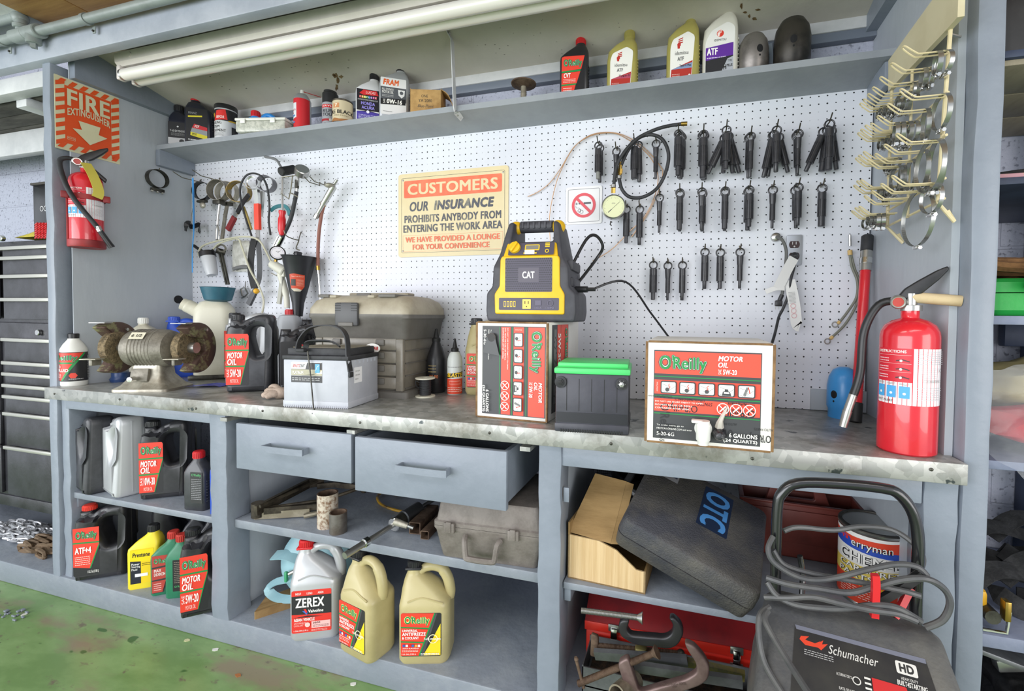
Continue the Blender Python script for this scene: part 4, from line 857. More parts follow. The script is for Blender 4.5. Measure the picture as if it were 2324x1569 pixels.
b = B(); b.cyl((-.107, -.012, z-.205), (-.118, -.015, z-.245), .0095, STEEL, .0095, seg=14); b.cyl((-.118, -.015, z-.245), (-.127, -.018, z-.285), .0105, STEEL, .009, seg=14); b.build('nozzle', t)
# ================================================================ on the wall shelf
ZS = 1.957
def sx(u, v=250, y=-.08): p = at(u, v, y=y); return V((p.x, y, ZS))
NAVYB = mat('navy_bottle', '#20222f', .3, 0, '#181a24', 10)
def f_dark(l): l.rect(0, 0, 1, .9, '#17171a'); l.rect(0, .0, 1, .26, '#b9b9bb'); l.disc(.5, .72, .004, '#c9c9c9', 12); l.text('T-65 EXTENDED', .1, .5, .9, .58, '#dcdcdc', .01); l.para(.15, .34, .85, .46, 3, '#888'); l.disc(.7, .13, .01, '#222', 16)
quart('oil_bottle', 'navy black oil bottle with a grey banded label, nearest the fire sign', sx(413), 32, NAVYB, BLK, f_dark, .085, .07, .205, -.012, lw=.9)
def f_psf(l):
    l.rr(0, 0, 1, 1, '#141417', .004); l.text('PENNZ', .12, .82, .5, .88, '#8a8a8c', .02); l.poly([(.1, .72), (.75, .76), (.75, .8), (.1, .76)], '#d8c92a')
    l.poly([(.28, .42), (.98, .36), (.98, .46), (.38, .54)], '#b8232a'); l.poly([(.2, .28), (.98, .22), (.98, .36), (.28, .42)], '#8a8d90'); l.poly([(.2, .2), (.98, .1), (.98, .22), (.22, .3)], '#cdc22c'); l.text('PSF', .4, .43, .62, .5, WH, .02, .2); l.text('PMX', .28, .2, .5, .27, '#222', .02, .2); l.para(.1, .05, .9, .1, 1, '#ddd')
quart('power_steering_bottle', 'black bottle with red cap and a yellow striped label beside the navy bottle', sx(456), 34, NAVYB, REDC, f_psf, .105, .075, .24, -.02, lw=.8, lh=.66, lz=.04)
def f_cool(l):
    l.rect(0, 0, 1, .62, '#c9cbcd'); l.rect(0, .62, 1, 1, '#1d1d20'); l.poly([(.2, .62), (.3, .95), (.55, 1), (.6, .66)], '#d02a24'); l.disc(.14, .82, .011, '#e6b52a', 14); l.text('BIFOR', .3, .69, .52, .78, WH, .02, .1)
    for i, s in enumerate(('COOLING', 'SYSTEM', 'TREATMENT')): l.text(s, .06, .5-.13*i, .06+.055*len(s), .59-.13*i, '#333', .02)
    l.para(.06, .1, .5, .22, 3, '#888'); l.rect(.7, .1, .95, .45, '#2a2a2c'); l.poly([(.62, .64), (1, .7), (1, .64), (.62, .6)], '#c9a52a')
round_can('coolant_treatment_can', 'grey and black round tub of cooling system treatment with a black lid', 'can', sx(513), 40,
    ([(0, 0), (.041, 0), (.043, .004), (.043, .15), (.042, .152), (0, .152)], mat('tub_grey', '#c5c7c9', .4)), [('lid', [(0, .15), (.0445, .15), (.0445, .168), (.042, .172), (0, .172)], BLK)], R=.0433, z0=.01, w=.15, h=.135, face=f_cool)
t = thing('parts_organizer', 'low clear plastic organizer box full of small parts at the shelf front', 'organizer box', sx(606, y=-.11), math.radians(12)); b = B()
OB = mat('cloudy_organizer', '#c9c9be', .25, 0, '#a5a79d', 60, .2, 80, .4, .6); b.box((0, 0, .026), (.225, .085, .048), OB, .006); b.build('tray', t)
b = B(); b.box((0, 0, .056), (.23, .09, .012), mat('organizer_lid', '#d6d6cd', .25), .004)
for x in (-.075, .06): b.box((x, -.046, .047), (.022, .006, .02), WHT, .002)
b.build('lid', t)
round_can('small_jar', 'tiny jar with a white cap behind the parts organizer', 'jar', sx(556, y=-.05), 0, ([(0, 0), (.018, 0), (.018, .05), (0, .052)], WHT), [('cap', [(0, .05), (.019, .05), (.019, .066), (0, .067)], WHT)])
SKB = mat('azure_plastic', '#2f86d2', .35)
quart('blue_jug', 'bright blue jug with a red cap behind the parts organizer', sx(600, y=-.045), 30, SKB, REDC, lambda l: (l.rect(0, 0, 1, 1, '#2f86d2'), l.text('BlueD', .1, .55, .7, .85, '#c8283a', .03)), .112, .06, .13, -.035, ribs=False, lh=.3, lz=.42, cat='jug')
bj = [o for o in COL.objects if o.get('label', '').startswith('bright blue jug with a red cap')][0]
b = B(); b.tube(sm([(-.01, 0, .105), (.01, 0, .128), (.035, 0, .122), (.05, 0, .095), (.052, 0, .07)], 4), .011, SKB, 10); b.build('handle', bj)
def f_aer(l): l.rect(0, 0, 1, 1, '#c9212b'); l.poly([(0, .3), (.34, .42), (.34, .86), (0, .86)], '#dcdde0'); l.text('CRC', .05, .76, .22, .84, '#c9212b', .02); l.text('Lithium', .03, .62, .32, .7, '#b3473f', .01); l.text('Grease', .05, .53, .26, .6, '#b3473f', .01); l.rect(.04, .45, .3, .5, '#3f7fc0'); l.rect(.04, .26, .3, .3, '#3f7fc0'); l.rect(.02, .14, .14, .24, '#e8c9c9'); l.para(.03, .03, .32, .1, 2, '#f0c9cf'); l.rect(.62, 0, 1, 1, '#b9bcc2')
t = round_can('aerosol_can', 'red and silver aerosol can with a thin red straw', 'aerosol can', sx(686), 60, ([(0, 0), (.031, 0), (.033, .003), (.033, .148), (.031, .155), (.02, .172), (.011, .176), (0, .176)], mat('aerosol_silver', '#b5b8bf', .3, .6)), [('nozzle', [(0, .175), (.008, .175), (.007, .192), (0, .193)], WHT)], R=.0332, z0=.004, w=.2, h=.142, face=f_aer)
b = B(); b.tube([(.0, -.006, .186), (.1, .02, .198)], .0016, REDC); b.build('straw', t)
def f_kry(l): l.rect(0, 0, 1, 1, '#9a9ca2'); l.poly([(.3, .8), (.7, .8), (.74, .92), (.26, .92)], '#c9262d'); l.text('KRYLON', .32, .83, .68, .89, WH, .02); l.text('RUST', .33, .62, .62, .74, '#3a3b40', .03); l.text('TOUGH', .33, .48, .66, .6, '#3a3b40', .03); l.poly([(.26, .3), (.72, .3), (.72, .38), (.26, .38)], '#a22a30'); l.disc(.5, .34, .006, '#cfc9c0', 14); l.text('ENAMEL', .36, .16, .62, .22, '#222', .02)
round_can('spray_paint_can', 'grey spray paint can with a tall black cap behind the tyre black tin', 'spray can', sx(750, y=-.07), 44, ([(0, 0), (.030, 0), (.032, .003), (.032, .115), (.030, .122), (0, .124)], mat('spray_grey', '#a5a7ad', .35, .4)), [('cap', [(0, .118), (.0315, .118), (.0315, .16), (.026, .164), (.026, .172), (0, .172)], BLK)], R=.0322, z0=.004, w=.2, h=.112, face=f_kry)
def f_tire(l): l.rect(0, 0, 1, 1, '#cdbf9f'); l.rect(.28, .64, .42, .86, '#c98a5a'); l.text('7', .32, .68, .38, .83, '#f0e6d0', .03); l.text('TIRE BLACK', .12, .36, .72, .54, '#22201c', .03); l.text('TIRE PAINT', .3, .24, .6, .3, '#8a7d62', .01); l.poly([(.2, .0), (.66, 0), (.6, .14), (.42, .1), (.3, .16)], '#a06a3a'); l.rect(.78, 0, 1, 1, '#26231f')
round_can('tyre_black_can', 'old cream and black tin of tyre black with a worn paper label', 'can', sx(778, y=-.115), 46, ([(0, 0), (.038, 0), (.0385, .002), (.0385, .09), (.0395, .093), (.037, .096), (.034, .09), (0, .09)], mat('old_tin', '#4b443a', .45, .6)), [], R=.0387, z0=.004, w=.2, h=.084, face=f_tire)
def f_hon(l):
    l.rect(0, 0, 1, 1, '#1c1a22'); l.rect(0, 0, 1, .3, '#4c3f9f'); l.poly([(.12, .86), (.3, .98), (.9, .98), (.98, .84), (.3, .82)], '#d32a2c'); l.text('LUCAS', .4, .87, .85, .95, '#f1d9d5', .02, .3)
    for i, c in enumerate(('#d33', '#e8a02a', '#dede3a', '#4aa03a', '#3a7ad0', '#8a4ab0', '#d04a9a', '#d33')): l.rect(.12+.1*i, .72, .2+.1*i, .79, c); l.text('COMPLETE'[i], .13+.1*i, .73, .19+.1*i, .78, WH, .02)
    l.text('SYNTHETIC POWER STEERING FLUID', .05, .64, .95, .68, '#ddd', .01); l.text('HONDA', .2, .50, .82, .60, '#9a90e6', .03); l.text('ACURA', .22, .37, .8, .47, '#9a90e6', .03); l.poly([(0, .28), (.4, .32), (.6, .32), (1, .28), (1, .32), (0, .32)], WH); l.disc(.5, .29, .006, '#e9e6f5', 14); l.para(.08, .05, .92, .2, 4, '#cfc9ee')
quart('power_steering_bottle', 'white bottle with black cap and purple label beside the grey one', sx(838), 34, mat('white_bottle', '#d9d9dc', .4), BLK, f_hon, .098, .06, .215, .02, lw=.86, lh=.6, lz=.04)
def f_fr(l):
    l.rr(0, 0, 1, 1, '#e2e2e2', .004); l.text('FRAM', .1, .8, .72, .96, '#e2622a', .05, .15); l.rect(0, .36, 1, .75, '#55585d'); l.text('FULL SYNTHETIC', .06, .65, .52, .71, WH, .01); l.text('MOTOR OIL', .06, .57, .5, .64, WH, .02); l.para(.06, .47, .5, .54, 2, '#bbb'); l.poly([(.68, .7), (.95, .7), (.93, .55), (.82, .48), (.7, .55)], '#e2e2e2'); l.disc(.815, .62, .007, '#55585d', 12)
    l.poly([(.0, .26), (.97, .3), (.97, .46), (.0, .42)], '#17181a'); l.text('0W-16', .24, .3, .84, .42, WH, .04, .1); l.text('SAE', .1, .29, .18, .41, WH, .01, 0, 90); l.para(.1, .06, .45, .1, 1, '#888')
quart('motor_oil_bottle', 'silver grey 0W-16 motor oil bottle with black cap on the wall shelf', sx(896), 32, mat('silver_bottle', '#a7aaae', .35, .2), BLK, f_fr, .112, .068, .235, .024, lw=.86, lh=.62, lz=.08)
KR = mat('kraft_board', '#b8935c', .75, 0, '#9c7846', 18, .2, 60)
t = thing('parts_carton', 'small open brown cardboard parts box with typed lettering on the shelf', 'box', sx(972, y=-.085), math.radians(18)); b = B()
for p_, q_ in (((-.06, -.038, 0), (.06, -.036, .095)), ((-.06, .036, 0), (.06, .038, .1)), ((-.06, -.038, 0), (-.058, .038, .098)), ((.058, -.038, 0), (.06, .038, .1)), ((-.06, -.038, 0), (.06, .038, .002))): b.b2(p_, q_, KR)
b.build('carton', t)
b = B(); b.ribbon(sm([(.06, 0, .098), (.085, 0, .08), (.105, 0, .035), (.11, 0, .02)], 3), .07, .002, KR, (1, 0, .6)); b.ribbon([(-.02, .037, .1), (-.02, .05, .118)], .07, .002, KR, (0, -1, 1)); b.build('flap', t)
l = L(.11, .08); l.text('ONE', .35, .68, .58, .82, '#4a4238', .01); l.text('YA 2080', .25, .46, .72, .6, '#4a4238', .01); l.text('Blue-Point', .22, .2, .78, .34, '#5a5046', .0, .3); l.build('lettering', t, X=TR(0, -.0383, .01))
t = thing('fan_clutch_disc', 'rusty round steel disc on a threaded stud standing on the wall shelf', 'disc on stud', sx(1188, y=-.09), 0)
B().lathe([(0, 0), (.018, 0), (.018, .022), (.012, .026), (.0105, .03), (.0115, .034), (.0105, .038), (.0115, .042), (.0105, .046), (.0105, .07), (0, .07)], mat('aged_steel', '#9a9484', .5, .6), 20).build('stud', t)
B().lathe([(.012, .070), (.046, .078), (.047, .082), (.012, .086), (0, .086)], RUST, 36).build('disc', t)
def f_cvt(l):
    l.rr(0, 0, 1, 1, '#1d1d20', .003); l.poly([(0, .62), (.86, .66), (1, 1), (.1, 1), (0, .97)], RD); l.poly([(0, .28), (.66, .3), (.82, .6), (0, .57)], RD); l.poly([(0, 0), (.5, 0), (.62, .26), (0, .24)], RD)
    l.poly([(0, .575), (.82, .605), (.84, .65), (0, .62)], GN); l.poly([(0, .24), (.62, .26), (.66, .3), (0, .28)], GN); clover(l, .1, .74, .88, .92); l.text('CVT', .1, .44, .4, .56, WH, .04, .2); l.para(.08, .31, .62, .42, 3, '#f7c9bf'); l.para(.08, .04, .45, .2, 3, '#f7c9bf')
quart('fluid_bottle', 'black bottle with red cap and red CVT label on the wall shelf', sx(1303), 8, BLKJ, REDC, f_cvt, .102, .058, .222, .022, lw=.8, lh=.62, lz=.03)
IDG = mat('khaki_bottle', '#a39a55', .35, 0, '#978e4b', 8)
def face_mark(l, x, y, s, c='#b8342c'):      # the small red profile head with swept feathers
    l.poly([(x, y), (x+s*.45, y), (x+s*.45, y+s*.22), (x+s*.62, y+s*.3), (x+s*.62, y+s*.62), (x+s*.2, y+s*.66), (x-.02, y+s*.45)], c)
    for i in range(3): l.poly([(x+s*.1, y+s*(.5+.18*i)), (x+s*1.0, y+s*(.55+.22*i)), (x+s*1.1, y+s*(.68+.22*i)), (x+s*.2, y+s*(.64+.16*i))], c)
def f_id(typ, band):
    def f(l):
        l._a([(x*l.w, y*l.h) for x, y in rnd([(.0, .0), (.88, .0), (1, .9), (.72, 1.0), (.1, .86), (.0, .7)], .08)], [list(range(30))], '#e6e4de'); l.poly([(.02, .02), (.86, .02), (.92, .4), (.05, .24)], '#ad2f25'); l.poly([(.05, .24), (.9, .25), (.92, .36), (.4, .3)], band)
        face_mark(l, .3, .66, .2); l.text('idemitsu', .2, .53, .74, .61, '#5a5a5a', .0); l.text('ATF', .3, .41, .56, .49, '#6a6a6a', .03); l.text(typ, .38, .27, .86, .33, '#3a2a2a', .02); l.para(.08, .08, .4, .15, 2, '#e0b9b0'); l.disc(.8, .1, .004, '#f0e0dc', 8)
    return f
def idsec(w, d, h): return [(0, w*.96, d*.95, .015), (.006, w, d, .016), (.5*h, w, d, .018), (.66*h, w*.96, d*.95, .02, .002), (.76*h, w*.74, d*.85, .02, .012), (.83*h, w*.46, d*.7, .018, .021), (.86*h, .036, .036, .0175, .024), (.9*h, .034, .034, .0165, .024)]
for u, typ, band, lab, h in ((1411, 'Type-S', '#b04a62', 'khaki transmission fluid bottle standing apart, nearest the red capped black bottle', .215), (1547, 'Type-H Plus', '#7f93b5', 'khaki transmission fluid bottle touching the white and purple labelled one', .243)):
    quart('transmission_fluid_bottle', lab, sx(u), 8 if h < .23 else 4, IDG, IDG, f_id(typ, band), .106, .062, h, .024, lw=.74, lh=.66, lz=.03, sec=idsec(.106, .062, h))
def f_idw(l):
    l._a([(x*l.w, y*l.h) for x, y in rnd([(0, 0), (.95, .02), (1, .9), (.75, 1), (.2, .86), (0, .66)], .1)], [list(range(30))], '#dddcd8'); l.disc(.5, .79, .011, '#cf3a2a', 16); face_mark(l, .42, .74, .12, '#f0d9d2'); l.text('IDEMITSU', .3, .65, .7, .69, '#444', .01)
    l.poly([(.02, .3), (.94, .36), (.94, .6), (.02, .54)], '#5c2a92'); l.text('ATF', .06, .4, .42, .53, WH, .04); l.para(.06, .32, .7, .37, 1, '#cfc0e0'); l.poly([(.02, .06), (.94, .06), (.94, .36), (.02, .3)], '#26262a'); l.poly([(.55, .06), (.94, .06), (.94, .34), (.75, .3)], '#a9adb4'); l.text('H', .62, .1, .72, .2, '#222', .05); l.text('PLUS', .74, .15, .92, .2, '#222', .03); l.text('TYPE', .76, .24, .9, .28, '#333', .01)
quart('transmission_fluid_bottle', 'off white transmission fluid bottle with a purple label next to the metal caps', sx(1631), 2, mat('ivory_bottle', '#cfcdc2', .4), mat('ivory_cap', '#c4c2b8', .45), f_idw, .110, .062, .252, .022, lw=.84, lh=.68, lz=.03, sec=idsec(.110, .062, .252))
def shelf_cap(lbl, u, y, r, h, m, rz, k):
    t = cyl_cap('cylinder_cap', lbl, sx(u, y=y), r, h, m, rz)
    return t
shelf_cap('bare grey steel cylinder cap on the wall shelf, beside the big black one', 1707, -.085, .046, .138, mat('grey_steel_cap', '#8b8682', .4, .7, '#6f6a66', 10), 18, 1)
shelf_cap('big scorched black cylinder cap at the end of the wall shelf', 1794, -.085, .054, .168, mat('scorched_cap', '#3d3933', .4, .4, '#23211f', 12), -6, 1)
b = B(); b.ribbon(sm([(2.0-.075, -.03, 2.09), (2.0-.07, -.035, 2.04), (2.0-.075, -.03, ZS)], 5), .012, .002, mat('grey_tape', '#9aa6b5', .5), (0, -1, 0)); b.thing('tape_strip', 'pale blue grey strip of tape hanging between the two cylinder caps', 'tape')
# ================================================================ light fitting
t = thing('fluorescent_fitting', 'long white twin tube fluorescent fitting, switched off, under the recess ceiling', 'light fitting')
FX = mat('white_enamel', '#d9d2cc', .35, 0, '#cec7c0', 4); TUBE = mat('lamp_tube_glass', '#dfdbd3', .18, 0, coat=.4)
x0 = -.555; x1 = 1.9
b = B(); pr = [(-.36, 2.235), (-.415, 2.207), (-.412, 2.172), (-.40, 2.160), (-.33, 2.160), (-.30, 2.18), (-.31, 2.222)]
b.extr([(y, z) for y, z in pr], x1-x0, FX, (), .002, TR((x0+x1)/2, 0, 0) @ SIDE); b.cyl((x0+.09, -.412, 2.19), (x0+.09, -.416, 2.19), .009, FX, seg=20); b.build('housing', t)
for y, z, dx in ((-.393, 2.129, 0), (-.343, 2.133, .0)):
    b = B(); b.cyl((x0+.022+dx, y, z), (x1-.02, y, z), .022, TUBE, seg=20); b.cyl((x0+.02+dx, y, z), (x0+.03+dx, y, z), .0225, STEEL, seg=20); b.build('tube', t)
    b = B(); b.box((x0+.01+dx, y, z+.008), (.022, .03, .058), FX, .006); b.build('lamp_holder', t)
# ================================================================ hanging on the pegboard
def P(u, v, y=-.03): return at(u, v, y=y)
def wt(nm, lbl, cat, p, group=None): return thing(nm, lbl, cat, V(p), 0, group)
def pw(b, nm, t, label=None, ang=38): return b.xf(TR(-t.location)).build(nm, t, ang, label)
def crop(x0, y0, s): return lambda x, y, d=-.03: at(x0+x/s, y0+y/s, y=d)
HK = mat('hook_wire', '#6f6a5c', .4, .8)
def peg_hook(lbl, p, ln=.05, two=False):     # a bent wire hook plugged into the board at p, sticking out ln
    b = B(); x, z = p.x, p.z
    b.tube([(x, .01, z+.012), (x, -.006, z+.014), (x, -.008, z), (x, -ln*.7, z-.002), (x, -ln, z+.014)], .0022, HK); return b.thing('peg_hook', lbl, 'hook')
# ---- signs
SIGN = mat('yellowed_sign', '#e2d3aa', .4, 0, '#d8c597', 5, lo=.35, hi=.75); SG = mat('worn_sign_ink', '#50525c', .5, 0, '#8f8b7c', 9, lo=.5, hi=.62); SO = mat('sign_orange', '#ee6a48', .45, 0, '#f07c58', 12)
p0, p1, p2 = P(905, 585, -.005), P(1155, 377, -.005), P(1152, 577, -.005); w_, h_ = p1.x-p0.x, p1.z-p2.z+.004
t = thing('notice_sign', 'yellowed sign reading customers our insurance prohibits anybody from entering the work area', 'sign', ((p0.x+p1.x)/2, -.006, (p0.z+p2.z)/2))
t.rotation_euler = (0, math.atan2(p0.z-p2.z, w_)*.5, 0)
b = B(); b.extr(rrect(w_, h_, .012, 0, h_/2), .002, SIGN, (), 0, FRONT); b.build('panel', t)
l = L(w_, h_); l.frame(.03, .05, .97, .95, .0012, '#3a3a3c', .006); l.rr(.055, .71, .945, .915, SO, .006); l.text('CUSTOMERS', .09, .745, .91, .875, SIGN, .03)
l.text('OUR', .11, .545, .285, .66, SG, .03, .18); l.text('INSURANCE', .34, .545, .88, .66, SG, .05, .18); l.text('PROHIBITS ANYBODY FROM', .06, .41, .94, .50, SG, .03); l.text('ENTERING THE WORK AREA', .05, .295, .95, .385, SG, .03)
l.frame(.045, .065, .955, .26, .0006, '#ef8a6a', .0006); l.text('WE HAVE PROVIDED A LOUNGE', .07, .175, .93, .24, SO, .03); l.text('FOR YOUR CONVENIENCE', .14, .085, .84, .15, SO, .03)
l.build('lettering', t, X=TR(0, -.0012, 0))
for sx_ in (-.455, .455):
    for sz in (.075, .925): b = B(); b.sph((sx_*w_, -.0015, sz*h_), .004, STEEL, 10, (1, .5, 1)); b.build('screw', t)
p0, p1 = P(1284, 511, -.005), P(1367, 421, -.005); w_, h_ = p1.x-p0.x, p1.z-p0.z
t = thing('no_smoking_sign', 'small square white no smoking sign on the pegboard above the jump starter', 'sign', ((p0.x+p1.x)/2, -.006, p0.z))
b = B(); b.extr(rrect(w_, h_, .008, 0, h_/2), .002, mat('sign_white', '#e9e9ea', .4), (), 0, FRONT); b.build('panel', t)
l = L(w_, h_); l.frame(.06, .06, .94, .94, .0014, '#55585f', .006); R0 = .33*w_; l.rect(.5, .53, .7, .58, '#55585f'); l.rect(.36, .53, .48, .58, '#55585f'); l.rect(.28, .52, .3, .58, '#55585f'); l.rect(.315, .52, .325, .58, '#55585f'); l.pl([(.28, .5), (.29, .44), (.38, .43), (.43, .38)], .001, '#55585f'); l.ring(.44, .33, .007, .0012, '#55585f'); l.ring(.38, .36, .006, .0012, '#55585f')
l.ring(.5, .5, R0, .0105, '#dd5560', 40); l.line(.5-.22, .5+.22*w_/h_, .5+.22, .5-.22*w_/h_, .0105, '#dd5560'); l.build('pictogram', t, X=TR(0, -.0012, 0))
# fire sign and extinguisher on the side wall
q0, q1, q2 = at(126, 336, x=-.743), at(270, 222, x=-.743), at(270, 372, x=-.743); w_ = q1.y-q0.y; h_ = q1.z-q2.z
t = thing('fire_sign', 'orange and cream fire extinguisher sign with a down arrow on the side wall', 'sign', (-.7435, (q0.y+q1.y)/2, (q0.z+q2.z)/2), PI/2)
FC = mat('fire_sign_cream', '#dad6b4', .4, 0, '#d2cda8', 6); FO = mat('fire_sign_orange', '#e4551f', .4, 0, '#de4c1a', 5)
b = B(); b.extr(rrect(w_, h_, .002, 0, h_/2), .0015, FC, (), 0, FRONT); b.build('panel', t)
l = L(w_, h_); l.rect(.14, .1, .86, .9, FO)
for i in range(8):
    a = .05+.115*i
    if i < 8:
        for x in (.01, .86): l.poly([(x, a), (x+.13, a+.055), (x+.13, a+.115), (x, a+.06)], FO)
for i in range(6):
    a = .02+.165*i
    for y0, y1 in ((.90, .975), (.025, .10)): l.poly([(a, y0), (a+.08, y0), (min(a+.15, .99), y1), (min(a+.07, .98), y1)], FO)
l.text('FIRE', .17, .63, .83, .86, FC, .03); l.text('EXTINGUISHER', .17, .50, .83, .60, FC, .025, fn=lambda x, y: (x+(x-.5)*.0, y+.05*(1-((x-.5)/.33)**2)-.01))
l.poly([(.5, .16), (.78, .33), (.64, .345), (.67, .46), (.33, .46), (.38, .345), (.24, .33)], FC); l.text('RIGHT-ON', .17, .17, .27, .19, FC, .02); l.frame(.16, .155, .28, .2, .0008, FC, .002); l.build('lettering', t, X=TR(0, -.001, 0))
ex, zt = extinguisher('fire_extinguisher', 'smaller red fire extinguisher strapped in a bracket on the side wall below the fire sign', tuple(at(198, 560, x=-.688)), 62, .05, .305)
z = zt
b = B(); b.tube(sm([(-.018, 0, z+.024), (-.05, -.005, z+.03), (-.07, -.012, z), (-.04, -.055, z-.12), (.03, -.062, z-.24), (.055, -.06, z-.285)], 7), .0085, RUB, 12); b.build('hose', ex)
b = B(); b.cyl((.03, -.062, z-.235), (.037, -.062, z-.255), .0092, STEEL, seg=12); b.cyl((.037, -.062, z-.255), (.07, -.06, z-.315), .0085, BLK, .0105, seg=12); b.build('nozzle', ex)
b = B(); b.extr(rnd([(0, 0), (.05, -.05), (.045, -.065), (-.008, -.012)], .004), .015, BLK, (), .003, TR(.01, 0, z+.02) @ FRONT); b.build('carry_handle', ex)
b = B(); b.ribbon(sm([(.0, -.02, z+.02), (.02, -.045, z-.03), (.035, -.055, z-.09), (.03, -.057, z-.12)], 4), .034, .001, mat('yellow_tag', '#d9cb5a', .6), (.5, -1, 0)); b.build('inspection_tag', ex)
t = thing('extinguisher_bracket', 'red metal bracket cup and clamp band holding the extinguisher to the side wall', 'bracket', ex.location, math.radians(62)); EXD = mat('worn_red_bracket', '#9e2a2c', .5, .1, '#83262a', 14)
b = B(); b.lathe([(.0, -.006), (.053, -.006), (.055, -.003), (.055, .022), (.053, .024), (.0515, 0), (0, -.001)], EXD, 36); b.build('cup', t)
b = B(); b.lathe([(.0508, .185), (.055, .185), (.055, .205), (.0508, .205)], EXD, 36)
for a in (-150, -30): b.box((.066*math.cos(math.radians(a)), .066*math.sin(math.radians(a)), .195), (.022, .014, .026), EXD, .003)
b.build('clamp_band', t); b = B(); b.b2((-.056, .0, -.004), (-.05, .02, .2), EXD, .002); b.b2((-.03, .049, -.004), (.03, .054, .2), EXD, .001); b.build('back_plate', t)
# band clamp on the side wall and the cable hole
c0 = at(357, 406, x=-.71); t = wt('band_clamp', 'steel exhaust band clamp hanging alone on the side wall', 'clamp', c0)
b = B(); b.lathe([(.040, -.012), (.0425, -.012), (.0425, .012), (.040, .012)], DKSTEEL, 32, RY(PI/2)); b.build('band', t); b = B(); b.box((0, 0, -.052), (.02, .05, .014), DKSTEEL, .003)
for s in (-.02, 0, .02): b.sph((.0, s, -.06), .007, STEEL, 8)
b.build('bolt_block', t); b = B(); b.tube([(-.036, 0, .045), (.012, 0, .041), (.016, 0, .048)], .002, HK); b.build('nail', t)
c0 = at(405, 680, x=-.7445); b = B(); b.lathe([(0, 0), (.017, 0), (.019, .002), (.020, 0)], mat('hole_dark', '#17171a', .8), 24, TR(*c0) @ RY(PI/2)); b.thing('cable_hole', 'round black cable hole bored through the side wall', 'hole')
# ---- tools, left part
K = crop(420, 350, 4.239)
peg_hook('long steel peg hook nearest the side wall, holding the black band wrench', V((K(165, 275, 0).x, 0, K(165, 275, 0).z)), .13)
peg_hook('long steel peg hook holding the grey filter wrench pair', V((K(345, 260, 0).x, 0, K(345, 260, 0).z)), .13)
b = B(); b.ribbon(sm([K(76, 228, -.12), K(83, 400, -.115), K(86, 700, -.11), K(72, 900, -.11), K(70, 1140, -.11)], 4), .006, .0015, mat('blue_tie', '#4d9be0', .35), (0, -1, 0)); b.ribbon(sm([K(70, 235, -.12), K(78, 500, -.118), K(80, 740, -.112)], 4), .005, .0015, _mats['blue_tie'], (0, -1, 0)); b.thing('cable_tie', 'long sky blue cable tie hanging over the first peg hook', 'cable tie')
def ring_wrench(nm, lbl, c, r, w, m, knob=True, tilt=0, cat='filter wrench'):
    t = wt(nm, lbl, cat, c); b = B(); b.lathe([(r, -w/2), (r+.002, -w/2), (r+.002, w/2), (r, w/2)], m, 36, RZ(tilt) @ RX(PI/2)); b.build('band', t); return t
t = ring_wrench('filter_wrench', 'black band oil filter wrench with a cast knob, nearest the side wall', K(165, 355, -.06), .041, .026, BLK, tilt=.25)
b = B(); b.box((0, 0, -.05), (.05, .02, .012), DKSTEEL, .003); b.sph((.002, 0, -.068), .016, CASTL, 10, (1, .6, 1)); b.build('knob', t)
t = wt('wire_strap_clip', 'black rubber strap clip dangling on a thin wire beside the side wall', 'strap clip', K(70, 700, -.05)); b = B(); pts = [K(5, 740, -.07), K(15, 670, -.07), K(45, 665, -.05), K(60, 700, -.04), K(100, 690, -.04), K(140, 680, -.04), K(135, 755, -.05)]
b.strip(sm(pts, 3), .022, .003, BLK, (0, 0, 1)); pw(b, 'strap', t); b = B(); b.tube([K(78, 500, -.05), K(62, 600, -.05), K(55, 670, -.05)], .0012, HK); pw(b, 'wire', t)
t = ring_wrench('filter_wrench', 'dull grey wide band filter wrench with a steel fork handle', K(325, 350, -.085), .046, .036, CAST, tilt=.2)
b = B(); b.box((.0, 0, -.055), (.045, .03, .018), DKSTEEL, .003); b.build('clamp_block', t); b = B(); q_ = K(335, 470, -.085); b.tube([q_, K(318, 600, -.085), K(312, 680, -.085)], .005, STEEL, 8); b.tube([K(312, 680, -.085), K(300, 740, -.085), K(298, 822, -.085)], .003, STEEL); b.tube([K(312, 680, -.085), K(326, 740, -.085), K(322, 822, -.085)], .003, STEEL); b.tube([K(298, 822, -.085), K(322, 822, -.085)], .003, STEEL); pw(b, 'handle', t)
t = ring_wrench('filter_wrench', 'dull grey filter wrench with a long channel handle, second ring on the hook', K(405, 370, -.04), .05, .03, CASTL, tilt=.2)
b = B(); b.ribbon([K(410, 455, -.04), K(385, 600, -.04), K(355, 822, -.04)], .018, .006, CAST, (0, -1, 0)); b.box((0, 0, -.055), (.04, .03, .016), DKSTEEL, .003, TR(t.location)); pw(b, 'handle', t)
YB = mat('brassy_steel', '#9a8140', .4, .7, '#7a7468', 14); t = ring_wrench('filter_wrench', 'brassy wide filter wrench with a dark red grip and yellow lever', K(520, 365, -.06), .047, .035, YB, tilt=.35)
b = B(); b.ribbon([K(615, 390, -.07), K(560, 460, -.07), K(500, 570, -.075)], .02, .008, BLK, (0, -1, .2)); b.ribbon([K(500, 560, -.075), K(470, 620, -.075)], .016, .008, CHROME, (0, -1, .2)); pw(b, 'jaw', t)
b = B(); b.ribbon([K(478, 605, -.076), K(412, 730, -.078)], .026, .012, mat('dark_red_grip', '#7d2226', .5), (0, -1, .2)); pw(b, 'grip', t); b = B(); b.ribbon(sm([K(560, 510, -.05), K(590, 590, -.05), K(635, 728, -.05)], 4), .014, .006, mat('mustard_lever', '#a08a46', .5), (0, -1, 0)); pw(b, 'lever', t)
t = ring_wrench('filter_wrench', 'chrome jawed filter wrench with a bright orange red grip', K(650, 275, -.1), .027, .02, CHROME, tilt=.4)
